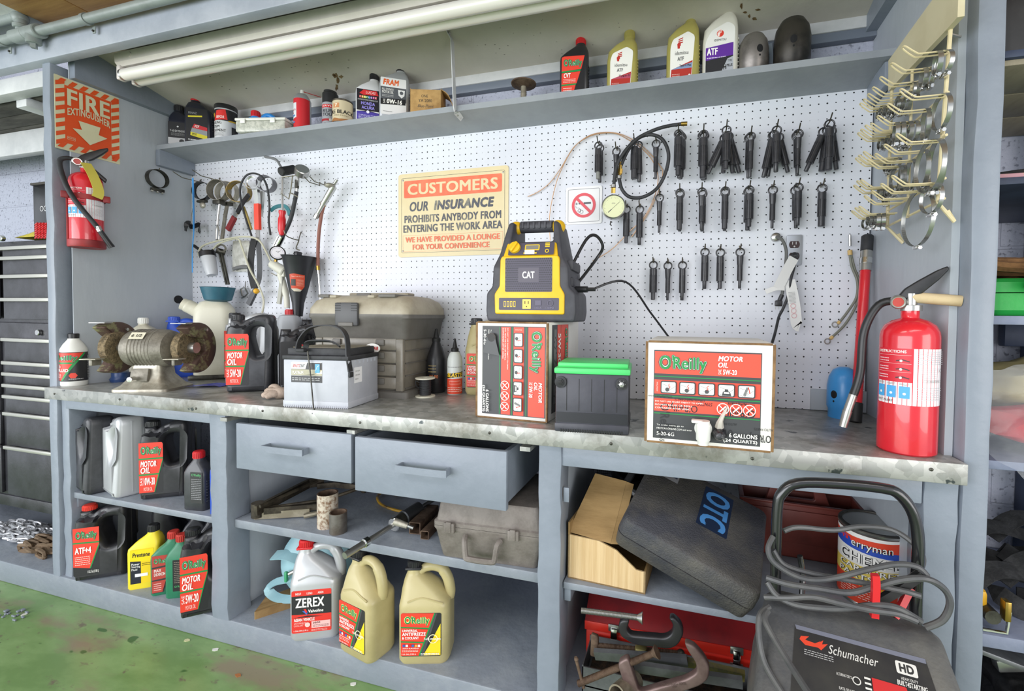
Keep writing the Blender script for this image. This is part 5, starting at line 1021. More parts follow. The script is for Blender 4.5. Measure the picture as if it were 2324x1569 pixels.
b = B(); b.lathe([(.034, -.02), (.036, -.02), (.036, .02), (.034, .02)], mat('grey_band', '#77767a', .35, .7), 30, TR(.045, .03, 0) @ RZ(.4) @ RX(PI/2)); b.build('second_band', t)
b = B(); b.ribbon([K(688, 345, -.1), K(695, 420, -.1), K(697, 500, -.1)], .022, .012, CHROME, (0, -1, 0)); b.ribbon([K(745, 360, -.08), K(735, 500, -.08), K(728, 600, -.08)], .016, .01, STEEL, (0, -1, 0)); pw(b, 'jaw', t)
b = B(); b.ribbon(sm([K(696, 478, -.1), K(698, 600, -.1), K(700, 700, -.1), K(700, 728, -.1)], 3), .026, .014, mat('orange_red_grip', '#e23b1e', .35), (0, -1, 0)); pw(b, 'grip', t)
b = B(); b.tube(sm([K(640, 785, -.09), K(590, 640, -.09), K(545, 480, -.1), K(530, 330, -.1), K(575, 220, -.1), K(650, 185, -.1), K(735, 215, -.1), K(790, 320, -.1), K(812, 500, -.09), K(805, 640, -.09), K(822, 778, -.09)], 6), .0042, RUB, 8); b.thing('rubber_hose', 'thin black rubber hose bent in a tall loop over the filter wrenches', 'hose')
t = wt('wire_rack', 'small bent wire tool holder carrying the mallet and the gauge', 'wire holder', K(1000, 215, -.06)); b = B(); W3 = mat('wire_pale', '#b0ab98', .4, .7)
for a in ([K(925, 222, -.08), K(1085, 205, -.08)], [K(945, 215, -.08), K(925, 380, -.09), K(998, 430, -.12), K(1020, 330, -.1), K(1035, 205, -.08)], [K(1020, 375, -.1), K(1085, 412, -.12)], [K(930, 220, 0), K(930, 222, -.08)], [K(1085, 205, 0), K(1085, 205, -.08)]): b.tube(a, .0024, W3)
pw(b, 'wire', t)
t = wt('rubber_mallet', 'black rubber mallet with a bent grey handle above the screwdriver', 'mallet', K(985, 155, -.09)); b = B(); b.cyl(K(918, 170, -.12), K(1055, 145, -.05), .019, BLKM, seg=20, bev=.004); pw(b, 'head', t)
b = B(); b.tube(sm([K(940, 160, -.1), K(915, 110, -.09), K(870, 50, -.07), K(770, 25, -.04)], 5), [.005]*10+[.006]*6, mat('grey_handle', '#77787a', .5), 8); pw(b, 'handle', t)
t = wt('hose_gauge', 'silver capped gauge with a black hose and chrome gun hanging beside the screwdriver', 'gauge', K(1125, 180, -.08)); b = B(); b.cyl(K(1118, 195, -.08), K(1130, 140, -.095), .029, STEEL, seg=28, bev=.003); pw(b, 'gauge_case', t)
b = B(); b.cyl(K(1085, 215, -.08), K(1072, 365, -.08), .007, STEEL, seg=10); b.cyl(K(1078, 250, -.08), K(1074, 330, -.08), .009, DKSTEEL, seg=6); pw(b, 'stem', t)
b = B(); b.tube(sm([K(1073, 360, -.08), K(1050, 480, -.08), K(1010, 640, -.08), K(935, 800, -.08)], 6), .0085, RUB, 10); pw(b, 'hose', t)
b = B(); b.cyl(K(935, 795, -.08), K(880, 900, -.08), .013, CHROME, seg=12); b.ribbon([K(905, 780, -.07), K(830, 955, -.07)], .012, .006, STEEL, (0, -1, 0)); b.cyl(K(888, 860, -.08), K(880, 905, -.08), .010, BRASS, seg=6); pw(b, 'gun', t)
b = B(); c0 = K(895, 955, -.08); b.lathe([(0, 0), (.03, 0), (.031, .004), (.031, .024), (.028, .026), (.0275, .023), (0, .023)], BLKM, 28, TR(c0) @ RZ(.75) @ RX(PI/2)); b.cyl(K(875, 1000, -.08), K(872, 1035, -.08), .007, BRASS, seg=6); pw(b, 'dial_case', t)
l = L(.05, .05); l.disc(.5, .5, .0265, '#e8e4ea', 28); l.ring(.5, .5, .022, .0008, '#8a7fae'); l.text('PSI', .4, .55, .6, .64, '#444', .01); l.line(.5, .5, .75, .7, .001, '#222'); l.build('dial', t, X=TR(c0-t.location) @ RZ(.75) @ TR(0, -.0235, -.025))
t = wt('screwdriver', 'red handled screwdriver hanging handle down beside the black gauge hose', 'screwdriver', K(936, 540, -.09)); b = B(); b.cyl(K(938, 225, -.085), K(936, 545, -.09), .0045, STEEL, seg=10); pw(b, 'shaft', t)
b = B(); a0, a1 = K(936, 540, -.09), K(928, 785, -.09); ln = (a1-a0).length; b.lathe([(0, 0), (.014, .002), (.0145, ln*.1), (.011, ln*.2), (.0155, ln*.35), (.0155, ln*.75), (.009, ln*.97), (0, ln)], mat('red_handle', '#d4232b', .3), 12, frame(a0, a1)); pw(b, 'handle', t)
b = B(); b.ribbon(sm([K(825, 545, -.05), K(860, 515, -.05), K(905, 500, -.045), K(960, 500, -.04), K(995, 540, -.04), K(1005, 590, -.04)], 4), .016, .005, mat('teal_rubber', '#2f7a83', .5), (0, -1, 0)); b.thing('strap_wrench', 'curved teal strap wrench tucked behind the red screwdriver', 'wrench')
# air chuck
t = wt('air_chuck', 'silver inflator gun with a rust red hose and thin steel tube', 'inflator gun', K(1360, 440, -.06)); SL = mat('bright_alloy', '#c3c3c0', .3, .8)
b = B(); b.cyl(K(1430, 310, -.06), K(1330, 480, -.06), .014, SL, .012, seg=14); b.cyl(K(1330, 480, -.06), K(1262, 600, -.06), .0085, SL, seg=12); b.cyl(K(1275, 575, -.06), K(1255, 615, -.06), .011, SL, seg=8); b.sph(K(1385, 300, -.075), .018, CASTL, 12, (1.2, .8, .6)); pw(b, 'barrel', t)
b = B()
for i in range(4): q_ = K(1425+i*11, 305-i*17, -.06); b.cyl(q_, K(1431+i*11, 296-i*17, -.06), .009-.001*i, STEEL, seg=10)
b.cyl(K(1420, 315, -.06), K(1462, 245, -.06), .006, STEEL, seg=10); pw(b, 'hose_tail', t)
b = B(); b.tube(sm([K(1340, 480, -.055), K(1315, 570, -.05), K(1290, 740, -.045), K(1280, 900, -.04), K(1278, 1085, -.035)], 6), .0072, mat('rust_red_hose', '#8f5c50', .6), 10); pw(b, 'hose', t)
b = B(); b.cyl(K(1332, 460, -.055), K(1328, 500, -.055), .012, BRASS, seg=12); b.cyl(K(1278, 1075, -.035), K(1281, 1118, -.035), .008, BRASS, seg=8); pw(b, 'brass_fitting', t); b = B(); b.cyl(K(1281, 1115, -.035), K(1286, 1155, -.035), .007, CHROME, seg=8); b.cyl(K(1284, 1150, -.035), K(1302, 1400, -.035), .0042, CHROME, seg=10); pw(b, 'steel_tube', t)
for x in (1235, 1285): q_ = K(x+70, 305 if x < 1260 else 300, 0); peg_hook('wire peg hook holding the inflator gun, '+('outer' if x < 1260 else 'inner')+' one of the pair', V((q_.x, 0, q_.z)), .09)
# bleeder kit
t = wt('bleeder_bottle', 'cloudy plastic brake bleeder bottle with a black collar hanging askew', 'bottle', K(215, 960, -.07)); b = B(); a0, a1 = K(215, 965, -.07), K(262, 1165, -.07); ln = (a1-a0).length; b.lathe([(0, 0), (.028, 0), (.03, .01), (.026, ln*.8), (.022, ln), (0, ln)], mat('cloudy_plastic', '#c6c9cf', .35), 24, frame(a0, a1)); pw(b, 'jar', t)
b = B(); b.lathe([(.02, -.012), (.033, -.012), (.033, .012), (.02, .012), (.0, .0)], BLK, 24, frame(a0, a1)); b.tube(sm([K(85, 880, -.05), K(150, 925, -.06), K(215, 945, -.07), K(275, 925, -.06)], 4), .007, BLKM, 8); pw(b, 'collar', t)
CT = mat('clear_tube', '#cfccb6', .25, alpha=.85)
b = B(); b.tube(sm([K(150, 1000, -.07), K(130, 950, -.08), K(185, 875, -.08), K(420, 812, -.08), K(600, 795, -.08), K(710, 830, -.075), K(775, 930, -.07), K(835, 1050, -.07)], 7), .0042, CT, 8); b.thing('clear_hose', 'clear plastic hose arching from the bleeder bottle to the white hand pump', 'hose')
b = B(); b.tube(sm([K(270, 915, -.06), K(340, 855, -.07), K(500, 815, -.075), K(545, 890, -.075), K(620, 1100, -.075), K(700, 1250, -.075), K(755, 1400, -.075), K(742, 1540, -.075)], 7), .0042, CT, 8); b.thing('clear_hose', 'clear plastic hose running down past the plastic bag to the bench', 'hose')
t = wt('tool_bag', 'clear plastic bag of grey parts pinned on the pegboard', 'bag', K(535, 980, -.02)); b = B(); rg = random.Random(2); n = 8
q_ = [[K(458+160*i/n+rg.uniform(-4, 4), 832+300*j/n+rg.uniform(-4, 4), -.012-.014*math.sin(i/n*PI)*math.sin(j/n*PI)-rg.uniform(0, .006)) for i in range(n+1)] for j in range(n+1)]
b.raw([p for r_ in q_ for p in r_], [[j*(n+1)+i, j*(n+1)+i+1, (j+1)*(n+1)+i+1, (j+1)*(n+1)+i] for i in range(n) for j in range(n)], mat('poly_bag', '#c9c8c2', .18, 0, '#b0afa8', 30, .3, 60)); pw(b, 'film', t)
b = B(); b.tube(sm([K(470, 1105, -.025), K(540, 1085, -.03), K(610, 1090, -.025)], 4), .009, mat('grey_contents', '#6f6f70', .6), 8); pw(b, 'contents', t)
t = wt('belt_tool', 'long black strap tool with a yellow knob hanging beside the plastic bag', 'strap tool', K(670, 1000, -.05)); b = B(); b.ribbon(sm([K(665, 815, -.05), K(640, 950, -.06), K(632, 1120, -.06), K(665, 1290, -.055)], 5), .028, .004, mat('black_webbing', '#232325', .7), (.3, -1, 0)); b.ribbon(sm([K(700, 820, -.04), K(715, 1000, -.05), K(712, 1200, -.05), K(672, 1290, -.05)], 5), .02, .004, mat('grey_webbing', '#55565a', .7), (.6, -1, 0)); pw(b, 'strap', t)
b = B(); b.ribbon([K(685, 1300, -.055), K(612, 1448, -.06)], .024, .012, mat('dark_bar', '#4a4b4e', .45, .3), (0, -1, 0)); pw(b, 'bar', t); b = B(); b.sph(K(686, 1318, -.068), .013, mat('yellow_knob', '#e0a92a', .4), 12); pw(b, 'knob', t); b = B(); b.ribbon([K(700, 720, -.05), K(702, 830, -.05)], .02, .006, STEEL, (0, -1, 0)); pw(b, 'hanger', t)
t = wt('puller_tool', 'dark two bar filter tool leaning behind the teal funnel', 'tool', K(345, 930, -.04)); b = B(); b.ribbon([K(330, 940, -.045), K(400, 1255, -.045)], .008, .008, DKSTEEL, (0, -1, 0)); b.ribbon([K(350, 940, -.045), K(420, 1255, -.045)], .008, .008, DKSTEEL, (0, -1, 0)); pw(b, 'bars', t)
b = B(); b.cyl(K(300, 925, -.06), K(385, 950, -.03), .014, DKSTEEL, seg=10); b.lathe([(.012, -.008), (.02, -.008), (.02, .008), (.012, .008)], DKSTEEL, 14, frame(K(350, 905, -.05), K(352, 904, -.07))); pw(b, 'head', t)
t = wt('shackle_clip', 'small steel shackle clip hanging by itself above the tall jugs', 'clip', K(568, 1300, -.02)); b = B(); b.tube([K(580, 1225, -.01), K(578, 1290, -.02)], .0015, HK)
for a in ([K(535, 1300, -.02), K(560, 1285, -.02), K(578, 1290, -.02)], [K(535, 1300, -.02), K(550, 1365, -.02), K(575, 1372, -.02)], [K(578, 1290, -.02), K(605, 1340, -.02), K(575, 1372, -.02)], [K(545, 1385, -.02), K(575, 1372, -.02)]): b.tube(a, .0035, STEEL)
pw(b, 'shackle', t)
t = wt('hand_pump', 'white plastic hand vacuum pump with two grips beside the black funnel', 'hand pump', K(900, 1110, -.06)); HP = mat('aged_white', '#d3d2c4', .45); b = B(); b.cyl(K(835, 1055, -.06), K(970, 1140, -.06), .02, HP, .024, seg=16, bev=.004); b.box(K(960, 1150, -.06), (.02, .03, .03), HP, .004); pw(b, 'barrel', t)
b = B(); b.tube(sm([K(915, 1150, -.06), K(945, 1250, -.06), K(975, 1370, -.06), K(982, 1480, -.06)], 5), [.014]*10+[.012]*6, HP, 10); pw(b, 'grip', t); b = B(); b.ribbon(sm([K(930, 1180, -.065), K(925, 1290, -.07), K(912, 1380, -.07), K(905, 1442, -.07)], 5), .018, .01, mat('grey_lever', '#a9a99f', .5), (0, -1, 0)); pw(b, 'trigger', t)
b = B(); b.tube([K(828, 1145, -.05), K(870, 1165, -.05), K(985, 1172, -.03), K(990, 1170, 0)], .0022, HK); b.thing('peg_hook', 'wire peg hook under the white hand pump', 'hook')
# black funnel
t = wt('funnel', 'tall black funnel with a torn red label hanging above the oil jugs', 'funnel', K(1095, 1500, -.07)); FB = mat('black_funnel', '#2a2b30', .35, 0, '#222328', 8); a0 = K(1085, 1560, -.07); a1 = K(1098, 985, -.07); ln = (a1-a0).length; fx = frame(a0, a1)
b = B(); b.lathe([(.016, 0), (.0195, .0), (.021, ln*.08), (.024, ln*.22), (.038, ln*.45), (.066, ln*.97), (.072, ln), (.069, ln*1.0), (.062, ln*.95), (.034, ln*.45), (.018, ln*.2)], FB, 36, fx); pw(b, 'cone', t)
def cone(x, y, k): r_ = .0385+(.066-.0385)*((y/ln)-.45)/.52+.0008+k; a = x/r_-.45; return fx @ V((r_*math.sin(a+PI/2*0), -r_*math.cos(a), y)) - t.location
q_ = B(); fi = fx.to_3x3(); ang0 = max(range(0, 360, 3), key=lambda a: (fi @ V((math.cos(math.radians(a)), math.sin(math.radians(a)), 0))).dot(V((.62, -.78, 0))))
def cone(x, y, k): r_ = .038+(.066-.038)*((y/ln)-.45)/.52+.0009+k; a = math.radians(ang0)+x/r_; return fx @ V((r_*math.cos(a), r_*math.sin(a), y)) - t.location
l = L(.062, .07); l.poly([(.0, .95), (.3, 1), (1, .92), (.98, .2), (.8, .0), (.5, .08), (.1, .06), (.02, .5)], '#c7482c'); l.poly([(.1, .06), (.5, .08), (.8, 0), (.7, -.1), (.3, -.1)], '#c9c2ae'); l.text('Super Lube Funnel', .15, .78, .9, .86, '#f0d9c8', .01); l.rect(.1, .25, .42, .65, '#3d3a38'); l.para(.48, .22, .92, .65, 6, '#e3a58f')
for i in range(len(l.ops)):      # subdivide so that the label bends round the cone
    vs, fs, c, k = l.ops[i]; bm = bmesh.new(); vv = [bm.verts.new((x, y, 0)) for x, y in vs]
    for f in fs:
        try: bm.faces.new([vv[j] for j in f])
        except ValueError: pass
    for x in [.006*j for j in range(1, 11)]: bmesh.ops.bisect_plane(bm, geom=bm.verts[:]+bm.edges[:]+bm.faces[:], plane_co=(x, 0, 0), plane_no=(1, 0, 0))
    bm.verts.index_update(); l.ops[i] = ([(v.co.x, v.co.y) for v in bm.verts], [[v.index for v in f.verts] for f in bm.faces], c, k); bm.free()
l.build('label', t, fn=lambda x, y, k: cone(x, y+ln*.44, k))
b = B(); b.box(K(1085, 962, -.04), (.02, .03, .022), BLK, .004); pw(b, 'hanging_lug', t)
b = B(); b.tube(sm([K(1105, 925, -.03), K(1068, 905, -.04), K(1095, 830, -.05), K(1070, 825, -.06), K(980, 790, -.09), K(952, 735, -.1)], 4), .0024, HK); b.tube(sm([K(1118, 745, 0), K(1100, 800, -.03), K(1095, 830, -.05)], 3), .0022, HK); b.thing('peg_hook', 'twisted wire hook above the black funnel', 'hook')
# ---- copper wires, gauge hose
K = crop(1180, 250, 4.482)
cw = [[(80, 880), (180, 835), (300, 745), (410, 600), (480, 480), (560, 365), (700, 262), (850, 226), (1000, 238), (1130, 292), (1250, 372), (1370, 495), (1440, 590), (1452, 640), (1430, 760), (1370, 920), (1280, 1090), (1135, 1290)], [(308, 1330), (300, 1110), (330, 900), (400, 655), (540, 392), (690, 275), (840, 236), (980, 240), (1110, 305), (1235, 385), (1340, 500), (1398, 640), (1400, 760), (1350, 930), (1250, 1110), (1120, 1230), (930, 1420), (740, 1535)]]
for i, c in enumerate(cw): b = B(); b.tube(sm([K(x, y, -.012-.006*i) for x, y in c], 5), .0017, COPPER, 6); b.thing('copper_wire', ('copper brake line above the no smoking sign, its loose end near the customers sign', 'copper brake line bowed over the no smoking sign, both ends dropping behind the jump starter')[i], 'wire')
t = wt('pressure_gauge', 'round pressure gauge with a coiled black hose hanging beside the no smoking sign', 'pressure gauge', K(955, 1000, -.06))
b = B(); b.lathe([(0, 0), (.041, 0), (.043, .004), (.043, .026), (.039, .029), (.0385, .025), (0, .025)], STEEL, 36, RZ(.12) @ RX(PI/2)); b.build('case', t)
l = L(.08, .08); l.disc(.5, .5, .0387, '#dcdfb4', 36)
for i in range(28): a = math.radians(-40+260*i/27); r1 = .032 if i % 3 else .029; l.line(.5+.0345*math.cos(a)/.08, .5+.0345*math.sin(a)/.08, .5+r1*math.cos(a)/.08, .5+r1*math.sin(a)/.08, .0006, '#555'); l.k -= 1
l.k += 1; l.line(.3, .28, .79, .72, .0011, '#444'); l.line(.27, .25, .42, .39, .0026, '#444'); l.text('PSI', .43, .62, .57, .67, '#777', .01); l.build('dial', t, X=RZ(.12) @ TR(0, -.0255, -.04))
b = B(); b.tube(sm([K(1650, 140, -.05), K(1480, 168, -.055), K(1330, 218, -.06), K(1180, 300, -.07), K(1060, 430, -.075), K(980, 580, -.075), K(955, 765, -.07)], 7), .0062, RUB, 10); b.tube(sm([K(1030, 560, -.06), K(1100, 410, -.06), K(1200, 290, -.06), K(1330, 250, -.06), K(1450, 300, -.06), K(1512, 450, -.06), K(1480, 640, -.06), K(1390, 800, -.06), K(1250, 885, -.06), K(1120, 885, -.06), K(1040, 810, -.06), K(1008, 690, -.06)], 7), .0062, RUB, 10); pw(b, 'hose', t)
b = B(); b.cyl(K(1640, 141, -.05), K(1702, 138, -.05), .0072, BRASS, seg=10); b.cyl(K(1028, 530, -.06), K(1015, 665, -.06), .006, BRASS, seg=8); b.cyl(K(1024, 600, -.06), K(1018, 650, -.06), .009, BRASS, seg=6); b.cyl(K(952, 790, -.07), K(950, 845, -.065), .0085, BRASS, seg=6); pw(b, 'brass_fitting', t)
b = B()
for q_ in ((950, 775, -.07), (1008, 685, -.06)): b.lathe([(.008, -.005), (.0095, -.005), (.0095, .005), (.008, .005)], STEEL, 16, TR(K(*q_))); b.box(K(q_[0]-18, q_[1]+3, q_[2]), (.012, .008, .007), STEEL, .001)
b.tube([K(925, 1130, -.05), K(918, 1165, -.05), K(932, 1175, -.05)], .0022, DKSTEEL); pw(b, 'hose_clip', t)
# ---- clutch alignment tools
AT = mat('alignment_tool_plastic', '#323236', .32, 0, '#3f3f44', 30); ATG = mat('worn_tool_tip', '#7f807c', .5)
ORD = ('first', 'second', 'third', 'fourth', 'fifth', 'sixth', 'seventh', 'eighth', 'ninth', 'tenth', 'eleventh', 'twelfth')
def align_tool(lbl, u, vr, vt, wpx, tilt=0, y=-.035, tip=.2, style=0, tipm=None):
    c = at(u, vr, y=y); m = mpp(c); ln = (vt-vr)*m; r = wpx*m/2; rr = .0135
    t = thing('alignment_tool', lbl, 'alignment tool', c, 0, 'clutch alignment tools on the pegboard'); t.rotation_euler = (0, -math.radians(tilt), 0)
    b = B(); b.tube([(rr*math.cos(a*PI/10), 0, rr*math.sin(a*PI/10)) for a in range(20)], .0027, AT, 8, True); b.build('ring', t)
    z0 = -rr; L_ = ln-rr; b = B()
    if style == 1: b.lathe([(0, z0+.002), (r*.95, z0), (r*.8, z0-L_*.26), (r*.72, z0-L_*.3)], AT, 20); r2 = r*.74
    else: b.lathe([(0, z0+.002), (r*.98, z0), (r*.98, z0-L_*.2), (r*.9, z0-L_*.2)], AT, 20); r2 = r
    za, zb = z0-L_*.2, z0-L_*(1-tip); n = 14
    pr = []; 
    for i in range(n): a = 2*PI*i/n; pr += [(r2*math.cos(a-.12), r2*math.sin(a-.12)), (r2*math.cos(a+.12), r2*math.sin(a+.12)), (r2*.86*math.cos(a+.16), r2*.86*math.sin(a+.16)), (r2*.86*math.cos(a+.3), r2*.86*math.sin(a+.3))]
    b.raw([(x, yy, z) for z in (zb, za) for x, yy in pr], [[i, (i+1) % (4*n), 4*n+(i+1) % (4*n), 4*n+i] for i in range(4*n)]+[list(range(4*n))[::-1]], AT); b.build('ribbed_body', t)
    b = B(); rt = r2*(.55 if style != 2 else .8); b.lathe([(0, zb), (rt, zb), (rt, z0-L_*.985), (rt*.8, z0-L_), (0, z0-L_)], tipm or AT, 16); b.build('pilot_tip', t)
    return t
TOP = [  # u, ring v, tip v, width, tilt, style, extra tools behind: (du, dring, dtip, tilt)
    (1358, 331, 406, 16, 0, 0, [(4, 6, 8, 0)], ATG), (1399, 344, 412, 15, 0, 1, [], None), (1440, 326, 406, 17, 0, 2, [(9, 4, 7, 2)], None), (1489, 327, 406, 14, 0, 1, [], None),
    (1540, 304, 398, 19, 0, 0, [(3, 3, 6, 0), (6, 6, 8, 0), (8, 9, 4, 0)], None), (1597, 305, 404, 18, 0, 2, [(-3, 3, -10, 0), (2, 4, 4, 0)], None),
    (1649, 296, 384, 19, 0, 0, [(-5, 18, 12, -24), (0, 14, 8, -4), (3, 12, 10, 8), (5, 14, 12, 16)], None), (1704, 310, 402, 16, 0, 1, [(-4, 4, 2, 0)], None),
    (1763, 296, 390, 18, 0, 0, [(-9, 12, 12, -11), (-6, 10, 10, -7), (5, 16, 4, 14)], None), (1812, 304, 394, 15, 0, 1, [(-4, 5, 5, 2)], None), (1883, 282, 386, 19, 0, 2, [(-14, 18, 4, -22), (-5, 14, 2, -6), (4, 16, 0, 8)], None)]
MID = [(1422, 476, 552, 15, 0, 0, [], None), (1452, 476, 556, 15, 0, 0, [], None), (1497, 450, 528, 14, 0, 1, [], None), (1543, 438, 522, 15, 0, 2, [(1, 4, 3, 0)], None), (1593, 436, 522, 16, 0, 1, [(2, 5, 3, 0)], None), (1646, 434, 520, 15, 0, 2, [(0, 4, 4, 0)], None), (1701, 432, 515, 19, 0, 0, [(-3, 4, 8, 0)], None), (1754, 432, 518, 16, 0, 1, [], None), (1812, 426, 512, 16, 0, 0, [(-7, 7, 6, 2)], None), (1866, 428, 514, 18, 0, 2, [], None)]
LOW = [(1483, 602, 681, 17, 0, 0, [], None), (1516, 604, 682, 14, 0, 1, [], None), (1549, 603, 682, 14, 0, 0, [], None), (1600, 573, 656, 16, 0, 0, [], None), (1635, 574, 656, 16, 0, 0, [], None), (1680, 573, 655, 16, 0, 1, [], None)]
DEP = ('front', 'second', 'third', 'fourth', 'rearmost')
for row, nm in ((TOP, 'top'), (MID, 'middle'), (LOW, 'bottom')):
    for k, (u, vr, vt, w_, tl, sty, ex_, tm) in enumerate(row):
        nback = len(ex_); y0 = -.026-.013*nback; q_ = at(u, vr-7, y=y0); q_.y = 0
        peg_hook(f'bent wire hook for alignment tools, {ORD[k]} in the {nm} row from the gauge', q_, .028-y0)
        where = f'{ORD[k]} {nm} row hook from the gauge'
        align_tool(f'{"only" if not ex_ else "front"} black ribbed alignment tool on the {where}', u, vr, vt, w_, tl, y0, .24 if sty != 2 else .3, sty, tm)
        for j, (du, dr, dt, ti) in enumerate(ex_):
            lean = '' if abs(ti) < 5 else (' leaning to the gauge' if ti < 0 else ' leaning to the jack handle')
            align_tool(f'{DEP[j+1]} alignment tool{lean} on {where}', u+du, vr+dr, vt+dt+(vt-vr)*(1/math.cos(math.radians(ti))-1)*.3, w_*.92, ti, y0+.013*(j+1), .24, sty if j % 2 else 0)
# ---- outlet, cord, tag
p0, p1 = P(1783, 603, -.004), P(1821, 533, -.004); w_, h_ = p1.x-p0.x, p1.z-p0.z
t = thing('wall_outlet', 'silver double wall outlet plate with one plug in the lower socket', 'outlet', ((p0.x+p1.x)/2, -.006, p0.z)); b = B(); b.extr(rrect(w_, h_, .005, 0, h_/2), .005, mat('outlet_plate', '#b4b7bd', .3, .6), (), .001, FRONT); b.build('plate', t)
for z in (.68, .30):
    l = L(.034, .03); l._a([(.017+.0165*math.cos(a*PI/12), .015+max(-.0115, min(.0115, .0165*math.sin(a*PI/12)))) for a in range(24)], [list(range(24))], '#3d2a2c')
    for x in (.3, .62): l.rect(x, .5, x+.06, .8, '#c9c9c9')
    l.disc(.5, .28, .0028, '#c9c9c9', 10); l.build('socket', t, X=TR(0, -.003, h_*z-.015))
K = crop(1480, 250, 3.339)
t = wt('mains_lead', 'black power cord plugged in the outlet and hanging behind the 5W-20 box', 'cord', K(1078, 1105, -.02)); b = B(); b.cyl(K(1078, 1105, -.008), K(1082, 1110, -.035), .013, BLK, .009, seg=14, bev=.003); pw(b, 'plug', t)
b = B(); b.tube(sm([K(1082, 1110, -.035), K(1078, 1180, -.045), K(1050, 1290, -.05), K(1030, 1410, -.05), K(990, 1510, -.055), K(960, 1570, -.06), at(1758, 760, y=-.1), at(1745, 800, y=-.16)], 6), .0045, RUB, 8); pw(b, 'cable', t)
b = B(); TG_ = mat('paper_tag', '#d6d6d4', .6); b.ribbon(sm([K(1075, 1120, -.05), K(1035, 1190, -.055), K(985, 1290, -.06), K(955, 1350, -.06)], 4), .032, .0012, TG_, (.2, -1, 0)); b.ribbon(sm([K(1005, 1352, -.058), K(940, 1350, -.06), K(860, 1378, -.06)], 3), .016, .0012, TG_, (0, -1, .3)); b.ribbon(sm([K(1040, 1290, -.05), K(1060, 1380, -.055), K(1080, 1490, -.055), K(1095, 1620, -.055), K(1120, 1640, -.055)], 4), '' or .034, .0012, TG_, (0, -1, 0)); pw(b, 'warning_tag', t)
l = L(.022, .09); l.para(.05, .55, .95, .98, 9, '#999'); [l.ring(.5, .1+.18*i, .008, .0012, '#cf8a90', 14) for i in range(3)]; l.build('tag_print', t, X=TR(K(1078, 1580, -.0585)-t.location) @ RY(-.12))
t = wt('cable_stub', 'short grey cable coming out of the pegboard with an unused plug', 'cord', K(935, 960, -.02)); b = B(); b.lathe([(0, 0), (.016, 0), (.014, .012), (.008, .016), (0, .016)], STEEL, 20, TR(K(935, 965, -.003)) @ RX(PI/2)); pw(b, 'grommet', t)
b = B(); b.tube(sm([K(940, 960, -.02), K(985, 985, -.03), K(1015, 1060, -.035), K(1012, 1170, -.04), K(1000, 1300, -.045), K(980, 1420, -.045)], 6), .0052, mat('grey_cable', '#5d5e5c', .55), 8); pw(b, 'cable', t)
b = B(); b.cyl(K(985, 1400, -.045), K(965, 1445, -.045), .007, BLK, seg=8); b.box(K(958, 1465, -.045), (.022, .018, .02), BLK, .003); [b.box(K(x, 1498, -.045), (.0022, .006, .012), STEEL) for x in (935, 958)]; pw(b, 'plug', t)
K = crop(1840, 520, 2.7045)
t = wt('ground_cable', 'pair of grey battery cables with ring ends beside the red jack handle', 'cable', K(240, 110, -.02)); GC = mat('grey_green_cable', '#6f7065', .55)
b = B(); b.tube(sm([K(238, 140, -.02), K(252, 230, -.022), K(285, 320, -.025), K(280, 420, -.03), K(225, 510, -.03), K(178, 570, -.03)], 6), .004, GC, 8); b.tube(sm([K(243, 140, -.02), K(268, 240, -.02), K(298, 330, -.022), K(285, 450, -.028), K(215, 580, -.03), K(130, 665, -.03)], 6), .004, GC, 8); pw(b, 'cable', t)
b = B(); b.cyl(K(240, 35, -.02), K(241, 105, -.02), .004, STEEL, seg=8); b.cyl(K(240, 130, -.02), K(242, 160, -.02), .007, mat('tan_sleeve', '#c4a468', .6), seg=10); b.cyl(K(178, 568, -.03), K(165, 582, -.03), .0055, _mats['tan_sleeve'], seg=8); b.cyl(K(135, 660, -.03), K(120, 675, -.03), .0055, _mats['tan_sleeve'], seg=8); pw(b, 'sleeve', t)
b = B()
for x, y in ((150, 587), (103, 690)): b.tube([K(x, y, -.03)+V((.0085*math.cos(a*PI/8), 0, .0085*math.sin(a*PI/8))) for a in range(16)], .0022, STEEL, 6, True)
pw(b, 'ring_terminal', t)
# ================================================================ hose clamp rack on the end wall
CRM = mat('cream_wire', '#d9cba2', .45, 0, '#cdbf95', 20); HEAD = mat('cream_header', '#cfc6a6', .5, 0, '#c5bb9a', 6)
RX_ = 2.205
t = thing('clamp_rack', 'cream wire rack with rows of hooks full of hose clamps on the end wall', 'rack', (RX_, -.37, 1.43))
def wp(u, v, x=RX_): return at(u, v, x=x)
b = B(); r1 = [wp(2165, -40), wp(2154, 107), wp(2139, 311), wp(2128, 460), wp(2166, 503, 2.24), wp(2150, 478, 2.225)]
b.tube(r1, .0042, CRM, 8); r2 = [wp(2051, 190), wp(2046, 260), wp(2014, 330), wp(2000, 505), wp(2030, 553, 2.24), wp(2010, 535, 2.225)]
b.tube([V((RX_, -.235, 1.86)), V((RX_, -.232, 1.43)), V((2.242, -.235, 1.385)), V((2.23, -.235, 1.41))], .0042, CRM, 8); b.tube([V((RX_, -.35, 1.8)), V((RX_, -.35, 1.43))], .0035, CRM, 8)
rows = (1.747, 1.657, 1.567, 1.475, 1.432)
for z in rows: b.tube([V((RX_, -.225, z)), V((RX_, -.515, z+.004))], .0032, CRM, 6)
b.tube([wp(2140, 74, 2.2), wp(2180, 84, 2.24)], .003, STEEL, 6); pw(b, 'wire_frame', t)
